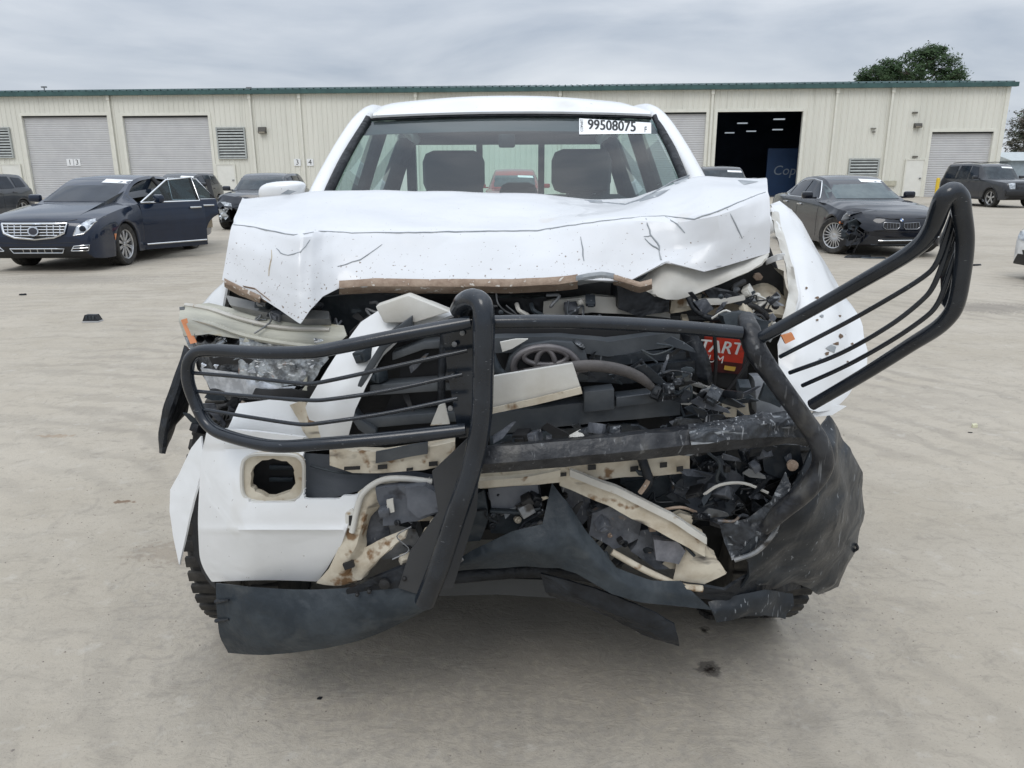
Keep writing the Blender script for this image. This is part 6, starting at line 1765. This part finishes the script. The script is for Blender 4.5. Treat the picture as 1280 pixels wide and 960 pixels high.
# open doors, hinged at their front edges
def open_door(key, yh, ye, ang, win, par):
    cen = Vector((pchip(XL['hw'], yh) + .0, yh, 0))
    e = bpy.data.objects.new('door', None); C.objects.link(e); e.parent = par; e.location = cen; e.rotation_euler = (0, 0, -ang)
    b = bmesh.new(); mp = {}
    for q in bdq[key]:
        for i in q:
            if i not in mp: mp[i] = b.verts.new(bvv[i] - cen)
        try: b.faces.new([mp[i] for i in q])
        except Exception: pass
    bmesh.ops.recalc_face_normals(b, faces=b.faces[:])
    r = bmesh.ops.extrude_face_region(b, geom=b.faces[:])
    for x in r['geom']:
        if isinstance(x, bmesh.types.BMVert): x.co.x -= .09
    bmesh.ops.recalc_face_normals(b, faces=b.faces[:])
    m = MB(); m.bm(b); m.build('door_panel', NAVY, e, 38, local=True)
    def wpnt(y, z):      # window plane leans inwards
        return Vector((-.06 - (z - .97) * .55 * .9, y - yh, z))
    tube('window_frame', [wpnt(y, z) for y, z in win] + [wpnt(*win[0])], .016, CHROME, e, 8, 1, smooth=False, local=True)
    m = MB(); m.prism([wpnt(y, z) for y, z in win], (-.004, 0, 0)); m.build('window_pane', glass('door_pane', (.42, .5, .52), .03), e, 0, local=True)
    m = MB(); m.prism([wpnt(ye - .09, .98), wpnt(ye - .01, .98), wpnt(ye - .01, win[2][1]), wpnt(ye - .09, win[2][1])], (-.03, 0, 0)); m.build('door_pillar', CARBLACK, e, 0, local=True)
    m = MB(); m.box((-.01, ye - yh - .30, .865), (.035, ye - yh - .07, .90), .012); m.build('door_handle', CHROME, e, local=True)
    if key == 0: tube('sill_trim', [Vector((.012, .02, .285)), Vector((.012, ye - yh - .03, .285))], .016, CHROME, e, 8, 2, local=True)
    m = MB(); m.box((-.12, .1, .45), (-.085, ye - yh - .1, .95), .02); m.build('door_card', SEATB, e, local=True)
    return e
e1 = open_door(0, 1.62, 2.82, math.radians(37), [(1.66, .99), (2.27, 1.365), (2.78, 1.405), (2.78, .99)], bc)
m = MB(); m.box((.02, .20, .99), (.25, .32, 1.13), .045); m.build('door_mirror', NAVY, e1, local=True)
e2 = open_door(1, 2.86, 3.72, math.radians(50), [(2.90, .99), (2.92, 1.39), (3.45, 1.37), (3.72, .99)], bc)
for s in (-1, 1):
    for y in (2.55, 3.55):
        m = MB(); m.box((s * .40 - .24, y - .5, .42), (s * .40 + .24, y, .62), .05); m.box((s * .40 - .24, y - .02, .55), (s * .40 + .24, y + .12, 1.12), .06); m.box((s * .40 - .13, y - .0, 1.125), (s * .40 + .13, y + .09, 1.29), .04)
        m.build('seat', SEATB, bc, local=True)
m = MB(); m.box((-.80, 1.5, .22), (.86, 4.2, .30)); m.build('cabin_floor', CARBLACK, bc, local=True)
m = MB(); m.box((-.75, 1.42, .60), (.78, 1.75, .98), .05); m.build('dashboard', CARBLACK, bc, local=True)
tube('centre_pillar', [Vector((.88, 2.84, .3)), Vector((.89, 2.84, .98)), Vector((.62, 2.86, 1.40))], .045, CARBLACK, bc, 8, 3, local=True)

# ---- black sedan with its right front corner smashed
BK = paint('black_car_paint', (0.003, 0.005, 0.011), .1)
BM = dict(L=4.62, axles=(.80, 3.61), r=.335, ww=.23, spokes=20,
          hw=[(0, .55), (.03, .66), (.10, .76), (.25, .83), (.6, .885), (1.2, .905), (2.4, .905), (3.7, .905), (4.2, .87), (4.52, .79), (4.62, .66)],
          ztop=[(0, .50), (.02, .62), (.06, .70), (.12, .745), (.3, .815), (.8, .90), (1.45, .965), (2.0, .96), (3.6, .98), (3.9, 1.02), (4.5, 1.03), (4.58, .95), (4.62, .78)],
          zsh=[(0, .46), (.03, .57), (.08, .64), (.2, .70), (.6, .80), (1.4, .90), (2.6, .935), (3.8, .96), (4.4, .96), (4.56, .87), (4.62, .66)],
          zbot=[(0, .36), (.03, .25), (.08, .20), (.4, .17), (4.2, .19), (4.5, .26), (4.62, .40)],
          roof=[(1.32, .93), (1.75, 1.145), (2.10, 1.315), (2.4, 1.385), (2.8, 1.405), (3.2, 1.385), (3.5, 1.33), (3.8, 1.21), (4.2, 1.0)],
          rhw=[(1.3, .72), (2.1, .575), (2.7, .565), (3.4, .555), (3.8, .58), (4.2, .68)], bhw=[(1.3, .78), (1.8, .835), (3.4, .84), (3.9, .80), (4.2, .74)],
          ws=[(.70, .975), (.69, 1.0), (.575, 1.325)], rw=[(.62, 1.06), (.52, 1.30)],
          sw=[[(1.90, .975), (2.28, 1.26), (2.62, 1.30), (2.62, .98)], [(2.69, .98), (2.69, 1.30), (3.10, 1.285), (3.36, 1.22), (3.42, 1.0)], [(3.47, 1.02), (3.45, 1.19), (3.70, 1.06)]],
          chrome=[(1.82, .96), (2.26, 1.285), (2.65, 1.325), (3.15, 1.305), (3.55, 1.20), (3.82, 1.03), (3.4, .975), (1.82, .96)], mirror=(1.86, 1.02), handles=[(2.50, .84), (3.32, .86)],
          seams=[[(1.55, .28), (1.53, .85)], [(2.65, .26), (2.65, .95)], [(3.42, .62), (3.30, .30)]])
def bdmg(p):
    q = p.copy()
    if p.y < 1.35 and p.z > .60:          # crumpled hood
        k = max(0, 1 - p.y / 1.35) * (1.0 if p.x < .1 else .35)
        q.z += k * (.055 * nz(p, 4.0, 3) + .03 * nz(p, 9, 5)) + (.05 * max(0, 1 - abs(p.x + .55) / .35) * max(0, 1 - abs(p.y - 1.0) / .4))
        q.y += k * .05 * nz(p, 6.0, 7)
    if p.x < -.40 and p.y < .7:           # corner pushed in
        k = min(1, (-.40 - p.x) / .35) * (1 - p.y / .7)
        q.y += .30 * k; q.x += .10 * k
        q += Vector((nz(p, 7, 1), nz(p, 7, 2), nz(p, 7, 3))) * .09 * k
    return q
bw, wbody, wcab, wbv, _, _ = make_car('black_sedan', 'black sedan with smashed front corner and turned front wheel beside the warehouse bay', 'car', (6.80, 13.62, 0), 0.0, BM, BK, dmg=bdmg,
                                drop=lambda c: c.x < -.58 and c.y < .55 and .26 < c.z < .66, steer=.5, glassm=M('pale_windscreen', (0.05, 0.075, 0.082), .05, col2=(.085, .115, .12), ns=4, spec=.5))
for s in (1, -1):
    kp = [(s * x, z) for x, z in ((.04, .60), (.30, .615), (.32, .54), (.27, .50), (.07, .50), (.035, .54))]
    kq = drape(wbv, kp, 'F', .004, CARBLACK, 'kidney_grille', bw, .06, .01); line(wbv, kp, 'F', .006, M('dim_chrome', (.30, .31, .33), .25, metal=.9), 'grille_surround', kq, .012, True)
    for k in range(4):
        line(wbv, [(s * (.10 + k * .05), .51), (s * (.10 + k * .05), .60)], 'F', .0035, MATS['dim_chrome'], 'grille_bar', kq, .014)
em = [(.042 * math.cos(k * .393), .655 + .036 * math.sin(k * .393)) for k in range(16)]
eq = drape(wbv, em, 'F', .006, M('roundel_rim', (.05, .05, .055), .3, metal=.4), 'emblem', bw, .1, .006)
for k in range(4):
    a = [(0, .655)] + [(.030 * math.cos((k * 4 + j) * .393), .655 + .026 * math.sin((k * 4 + j) * .393)) for j in range(5)]
    drape(wbv, a, 'F', .014, M('roundel_blue', (.05, .16, .42), .3) if k % 2 else LABELW, 'emblem_quarter', eq, .1, .003)
hp = [(.42, .60), (.62, .62), (.80, .71), (.76, .62), (.62, .545), (.44, .53)]
h_ = drape(wbv, hp, 'F', .004, HEADL, 'headlight', bw, .05, .012)
ip = [(-.40, .36), (.62, .36), (.58, .27), (-.40, .27)]
iq = drape(wbv, ip, 'F', .003, CARBLACK, 'lower_intake', bw, .06, .006); line(wbv, [(-.36, .30), (.62, .31)], 'F', .010, CHROME, 'intake_trim', iq, .01)
line(wbv, [(.46, .34), (.70, .36)], 'F', .010, CHROME, 'fog_trim', iq, .01)
line(wbv, [(-.42, .455), (.30, .45), (.66, .47)], 'F', .006, CARBLACK, 'bumper_seam', bw)
line(wbv, [(-.40, .70), (-.2, .675), (.2, .675), (.5, .69), (.72, .75)], 'F', .007, CARBLACK, 'hood_seam', bw)
for zz in (.30, .33):
    line(wbv, [(-.36, zz), (.55, zz)], 'F', .006, PLASTIC2, 'intake_bar', iq, .008)
line(wbv, [(-.45, .225), (.62, .225)], 'F', .012, PLASTIC2, 'bumper_lip', bw, .006)
rk = random.Random(31)
for k in range(16):          # torn works behind the missing corner
    c_ = Vector((rk.uniform(-.84, -.48), rk.uniform(.18, .5), rk.uniform(.24, .72)))
    n_ = rk.randint(4, 6); rr0 = rk.uniform(.05, .13)
    m = MB(); m.prism([c_ + Vector((rr0 * math.cos(j * 6.28 / n_) * rk.uniform(.5, 1.2), rk.uniform(-.05, .05), rr0 * math.sin(j * 6.28 / n_) * rk.uniform(.5, 1.2))) for j in range(n_)], (0, .02, .01))
    m.build('broken_bumper_piece', rk.choice((CARBLACK, PLASTIC, PLASTIC2, GREYMETAL, BK)), bw, 0, local=True)
for k in range(5):
    a = Vector((rk.uniform(-.8, -.5), .25, rk.uniform(.3, .65)))
    tube('torn_wire', [a, a + Vector((rk.uniform(-.1, .1), -.08, -.1)), a + Vector((rk.uniform(-.15, .15), -.02, -.25))], .008, CARBLACK, bw, 5, 3, local=True)
m = MB(); m.box((-.72, .42, .25), (-.42, .9, .62), .03); m.build('inner_arch', CARBLACK, bw, local=True)
drape(wbv, [(.55, .60), (.62, .60), (.62, .56), (.55, .56)], 'M', .003, AMBER, 'side_marker', bw)

# ---- sport utility vehicles
SV = dict(L=4.49, axles=(.85, 3.54), r=.37, ww=.235, spokes=5,
          hw=[(0, .66), (.03, .76), (.10, .82), (.25, .87), (.6, .91), (1.2, .92), (2.4, .92), (3.7, .92), (4.2, .90), (4.42, .86), (4.49, .78)],
          ztop=[(0, .62), (.02, .84), (.06, .98), (.12, 1.03), (.3, 1.07), (.8, 1.11), (1.45, 1.14), (2.0, 1.12), (3.6, 1.12), (4.3, 1.12), (4.44, 1.1), (4.49, .95)],
          zsh=[(0, .58), (.03, .80), (.08, .92), (.2, .98), (.6, 1.03), (1.4, 1.08), (2.6, 1.09), (3.8, 1.09), (4.3, 1.09), (4.44, 1.05), (4.49, .85)],
          zbot=[(0, .48), (.03, .38), (.08, .34), (.4, .30), (4.0, .30), (4.4, .38), (4.49, .48)],
          roof=[(1.42, 1.09), (1.62, 1.30), (1.85, 1.56), (2.02, 1.68), (2.3, 1.735), (3.0, 1.76), (3.9, 1.75), (4.18, 1.72), (4.28, 1.64), (4.46, 1.10)],
          rhw=[(1.42, .74), (1.95, .66), (2.6, .68), (4.0, .68), (4.3, .67), (4.46, .74)], bhw=[(1.42, .80), (1.8, .855), (4.2, .86), (4.46, .82)],
          ws=[(.72, 1.13), (.71, 1.16), (.63, 1.61)], rw=[(.68, 1.16), (.60, 1.60)],
          sw=[[(1.84, 1.12), (2.10, 1.60), (2.48, 1.645), (2.48, 1.12)], [(2.58, 1.12), (2.58, 1.65), (3.24, 1.655), (3.30, 1.12)], [(3.44, 1.13), (3.40, 1.645), (4.05, 1.62), (4.15, 1.14)]],
          mirror=(1.78, 1.18), handles=[(2.38, 1.0), (3.2, 1.0)], chromem=0, seams=[[(1.56, .36), (1.56, 1.04)], [(2.53, .36), (2.53, 1.06)], [(3.40, .80), (3.36, 1.06)]])
GJ = paint('dark_grey_suv_paint', (0.032, 0.034, 0.039), .4)
g_ = G(1237, 259)
jp, jb, jc, jbv, _, _ = make_car('grey_suv', 'boxy dark grey four-wheel drive parked before the right-hand roll-up door', 'car', (g_.x + .86, g_.y - .85, 0), math.radians(4), SV, GJ)
gp = [(-.44, .98), (.44, .98), (.42, .72), (-.42, .72)]
gq = drape(jbv, gp, 'F', .004, GJ, 'grille', jp, .08, .02)
for k in range(7):
    x = -.36 + k * .12
    drape(jbv, [(x - .04, .95), (x + .04, .95), (x + .04, .75), (x - .04, .75)], 'F', .026, CARBLACK, 'grille_slot', gq, .1, .004)
for s in (1, -1):
    hp = [(s * x, z) for x, z in ((.50, .74), (.72, .74), (.74, .97), (.50, .98))]
    drape(jbv, hp, 'F', .004, HEADL, 'headlight', jp, .06, .014)
m = MB(); m.box((-.84, -.06, .46), (.84, .10, .66), .04); m.build('bumper', CARBLACK, jp, local=True)
for sd in ('M', 'L'):
    for a in SV['axles']:
        arc = [(a + .43 * math.cos(t * math.pi / 12), .37 + .43 * math.sin(t * math.pi / 12)) for t in range(13)]
        line(jbv, arc, sd, .022, CARBLACK, 'arch_trim', jp, .004)
    line(jbv, [(1.32, .36), (3.06, .36)], sd, .035, CARBLACK, 'sill_trim', jp, .0)
    s_ = -1 if sd == 'M' else 1
    tube('roof_rail', [Vector((s_ * .60, 2.2, 1.76)), Vector((s_ * .61, 3.0, 1.80)), Vector((s_ * .60, 4.0, 1.77))], .018, CARBLACK, jp, 6, 4, local=True)
# compact hatchback-like wagon at the left edge
SO = dict(SV); SO.update(L=4.14, axles=(.80, 3.37), r=.33,
    roof=[(1.30, 1.02), (1.55, 1.16), (1.9, 1.36), (2.1, 1.43), (2.5, 1.475), (3.0, 1.48), (3.6, 1.47), (3.85, 1.44), (3.98, 1.36), (4.12, 1.0)],
    hw=[(0, .60), (.03, .70), (.10, .78), (.25, .85), (.6, .885), (1.2, .89), (2.4, .89), (3.4, .89), (3.9, .87), (4.08, .83), (4.14, .72)],
    ztop=[(0, .50), (.02, .66), (.06, .78), (.12, .86), (.3, .92), (.8, .97), (1.4, 1.02), (2.0, 1.0), (3.6, 1.02), (4.0, 1.02), (4.1, .98), (4.14, .85)],
    zsh=[(0, .46), (.03, .62), (.08, .72), (.2, .82), (.6, .90), (1.4, .95), (2.6, .97), (3.6, 1.0), (4.0, 1.0), (4.1, .95), (4.14, .75)],
    zbot=[(0, .40), (.03, .28), (.08, .24), (.4, .20), (3.7, .22), (4.05, .30), (4.14, .42)],
    rhw=[(1.3, .72), (2.0, .62), (2.6, .63), (3.7, .62), (3.95, .61), (4.12, .70)], bhw=[(1.3, .78), (1.8, .83), (3.7, .83), (4.12, .78)],
    ws=[(.70, 1.04), (.69, 1.06), (.60, 1.37)], rw=[(.62, 1.08), (.54, 1.34)],
    sw=[[(1.75, 1.01), (2.02, 1.33), (2.40, 1.385), (2.40, 1.01)], [(2.48, 1.01), (2.48, 1.39), (3.10, 1.385), (3.16, 1.02)], [(3.26, 1.04), (3.24, 1.36), (3.70, 1.33), (3.78, 1.06)]],
    mirror=(1.72, 1.05), handles=[(2.30, .88), (3.06, .90)], seams=[[(1.48, .26), (1.48, .90)], [(2.44, .26), (2.44, .95)]])
make_car('grey_wagon', 'dark grey compact wagon behind the navy sedan at the left edge', 'car', (-17.0, 22.6, 0), math.radians(-1), SO, paint('grey_wagon_paint', (0.045, 0.05, 0.058), .4))
def plain_front(root, bv, z=.62, mat=None):
    for s in (1, -1):
        drape(bv, [(s * x, zz) for x, zz in ((.42, z - .06), (.62, z - .04), (.72, z + .06), (.60, z + .06), (.44, z + .02))], 'F', .004, HEADL, 'headlight', root, .06, .01)
    drape(bv, [(-.36, z), (.36, z), (.30, z - .12), (-.30, z - .12)], 'F', .004, CARBLACK, 'grille', root, .08, .008)
    drape(bv, [(-.45, .42), (.45, .42), (.40, .30), (-.40, .30)], 'F', .004, CARBLACK, 'lower_intake', root, .08, .006)
g_ = G(286, 286)
def ddmg(p):
    q = p.copy()
    if p.y < .7:
        k = 1 - p.y / .7
        q.y += .22 * k; q += Vector((nz(p, 6, 1), nz(p, 6, 2), nz(p, 6, 3))) * .10 * k
    return q
c1, b1_, _, v1, _, _ = make_car('dark_hatchback', 'dark car missing its front bumper, peeking past the wrecked pickup hood', 'car', (g_.x + .78, g_.y - .80, 0), math.radians(2), SO, paint('charcoal_blue_paint', (0.02, 0.024, 0.032), .4), dmg=ddmg,
                 drop=lambda c: c.y < .5 and .26 < c.z < .60 and c.x < .2, sticker=False)
plain_front(c1, v1, .68)
for k in range(12):
    c_ = Vector((rk.uniform(-.8, 0), rk.uniform(.15, .4), rk.uniform(.28, .62))); n_ = 5; rr0 = rk.uniform(.05, .13)
    m = MB(); m.prism([c_ + Vector((rr0 * math.cos(j * 6.28 / n_) * rk.uniform(.5, 1.2), rk.uniform(-.05, .05), rr0 * math.sin(j * 6.28 / n_) * rk.uniform(.5, 1.2))) for j in range(n_)], (0, .02, .01))
    m.build('broken_bumper_piece', rk.choice((CARBLACK, PLASTIC, GREYMETAL, HEADL)), c1, 0, local=True)
make_car('black_suv', 'black sport utility roof and windscreen showing over the hood by the open bay', 'car', (7.05, 24.6, 0), 0.0, {**SV, 'L': 4.49, 'roof': [(a, b * .935 if b > 1.2 else b) for a, b in SV['roof']], 'ws': [(.72, 1.13), (.71, 1.16), (.63, 1.50)], 'rw': [(.68, 1.16), (.60, 1.48)],
         'sw': [[(a, min(b, 1.52)) for a, b in w] for w in SV['sw']]}, paint('black_suv_paint', (.008, .009, .012), .2))
make_car('red_wagon', 'red car standing behind the pickup, seen through its rear window', 'car', (0.10, 22.8, 0), 0.0, {**SO, 'roof': [(a, b * 1.06 if b > 1.1 else b) for a, b in SO['roof']]}, paint('red_car_paint', (.26, .02, .015), .2))
make_car('black_hatchback', 'dark car beyond the navy sedan, seen through the open door glass', 'car', (-12.3, 27.5, 0), 0.0, SO, paint('black_hatch_paint', (.012, .013, .016), .2))
make_car('slate_sedan', 'dark sedan far off behind the grey four-wheel drive', 'car', (30.2, 41.5, 0), 0.0, BM, paint('slate_paint', (.03, .04, .06), .3))
g_ = G(1276, 350)
c2, _, _, v2, _, _ = make_car('white_sedan', 'white car whose front corner just enters the right picture edge', 'car', (P(1273, 320, g_.y - .45).x + .34, g_.y - .45, 0), math.radians(-90), BM, paint('white_car_paint', (.60, .60, .59), .0))
plain_front(c2, v2, .60)

# ================================================================== scraps on the ground
def scrap(name, label, px, py, w, d, h, mat, seed, n=9, rot=0.0):
    g = G(px, py); r = random.Random(seed)
    m = MB()
    base = []
    for k in range(n):
        a = 2 * math.pi * k / n
        x, y = w * math.cos(a) * r.uniform(.75, 1.1), d * math.sin(a) * r.uniform(.75, 1.1)
        base.append(Vector((x * math.cos(rot) - y * math.sin(rot), x * math.sin(rot) + y * math.cos(rot), 0)))
    v = [g + b + Vector((0, 0, .0008)) for b in base] + [g + b * .86 + Vector((0, 0, h * r.uniform(.6, 1))) for b in base] + [g + b * .45 + Vector((0, 0, h * r.uniform(.55, .95))) for b in base] + [g + Vector((0, 0, h * .75))]
    f = [(k, (k + 1) % n, n + (k + 1) % n, n + k) for k in range(n)] + [(n + k, n + (k + 1) % n, 2 * n + (k + 1) % n, 2 * n + k) for k in range(n)] + [(2 * n + k, 2 * n + (k + 1) % n, 3 * n) for k in range(n)] + [tuple(reversed(range(n)))]
    m.add(v, f)
    o = m.build(name, mat, None, 50); tag(o, label, 'debris')
    return o
g = G(116, 402)
cp = empty('loose_cover', g); tag(cp, 'black ribbed plastic cover with a pale skirt lying left of the pickup', 'debris')
def frustum(w0, d0, w1, d1, z0, z1):
    return [g + Vector((x * w0, y * d0, z0)) for x, y in ((-1, -1), (1, -1), (1, 1), (-1, 1))] + [g + Vector((x * w1, y * d1, z1)) for x, y in ((-1, -1), (1, -1), (1, 1), (-1, 1))]
BXF = [(3, 2, 1, 0), (4, 5, 6, 7), (0, 1, 5, 4), (1, 2, 6, 5), (2, 3, 7, 6), (3, 0, 4, 7)]
m = MB(); m.add(frustum(.085, .055, .082, .052, .001, .014), BXF); m.build('skirt', M('pale_skirt', (.42, .42, .42), .4), cp)
m = MB(); m.add(frustum(.080, .050, .058, .034, .0145, .075), BXF); m.build('shell', PLASTIC, cp)
for k in (-1, 0, 1):
    m = MB(); m.box(g + Vector((k * .034 - .012, -.050, .03)), g + Vector((k * .034 + .012, -.036, .066)), .002); m.build('rib', PLASTIC2, cp)
scrap('plastic_chip', 'small black plastic chip on the concrete near the front', 400, 873, .011, .008, .005, PLASTIC, 1, 4, .6)
scrap('plastic_strip', 'black rubber strip lying near the bent guard loop', 1216, 332, .17, .05, .03, PLASTIC, 2, 9, .3)
scrap('paper_scrap', 'pale yellow crumpled scrap on the ground right of the pickup', 1218, 534, .022, .018, .024, M('scrap_cream', (.66, .64, .46), .8), 3, 8)
scrap('plastic_crumb', 'tiny black crumb beside the pale scrap', 1213, 541, .016, .006, .006, PLASTIC, 4, 6)
scrap('gravel_lump', 'small dark lump on the yard far left', 29, 369, .05, .03, .025, PLASTIC, 5, 7)
for k, (px, py, w, d, h, rt) in enumerate(((1072, 322, .28, .10, .05, .1), (1092, 323, .24, .07, .03, -.1), (1063, 316, .14, .08, .10, .8))):
    scrap('splash_shield', ('torn black splash shield lying under the smashed black sedan', 'flat black strip of trim in front of the smashed black sedan', 'upright black shard leaning by the black sedan wheel')[k], px, py, w, d, h, (PLASTIC, PLASTIC2, PLASTIC)[k], 10 + k, 9, rt)
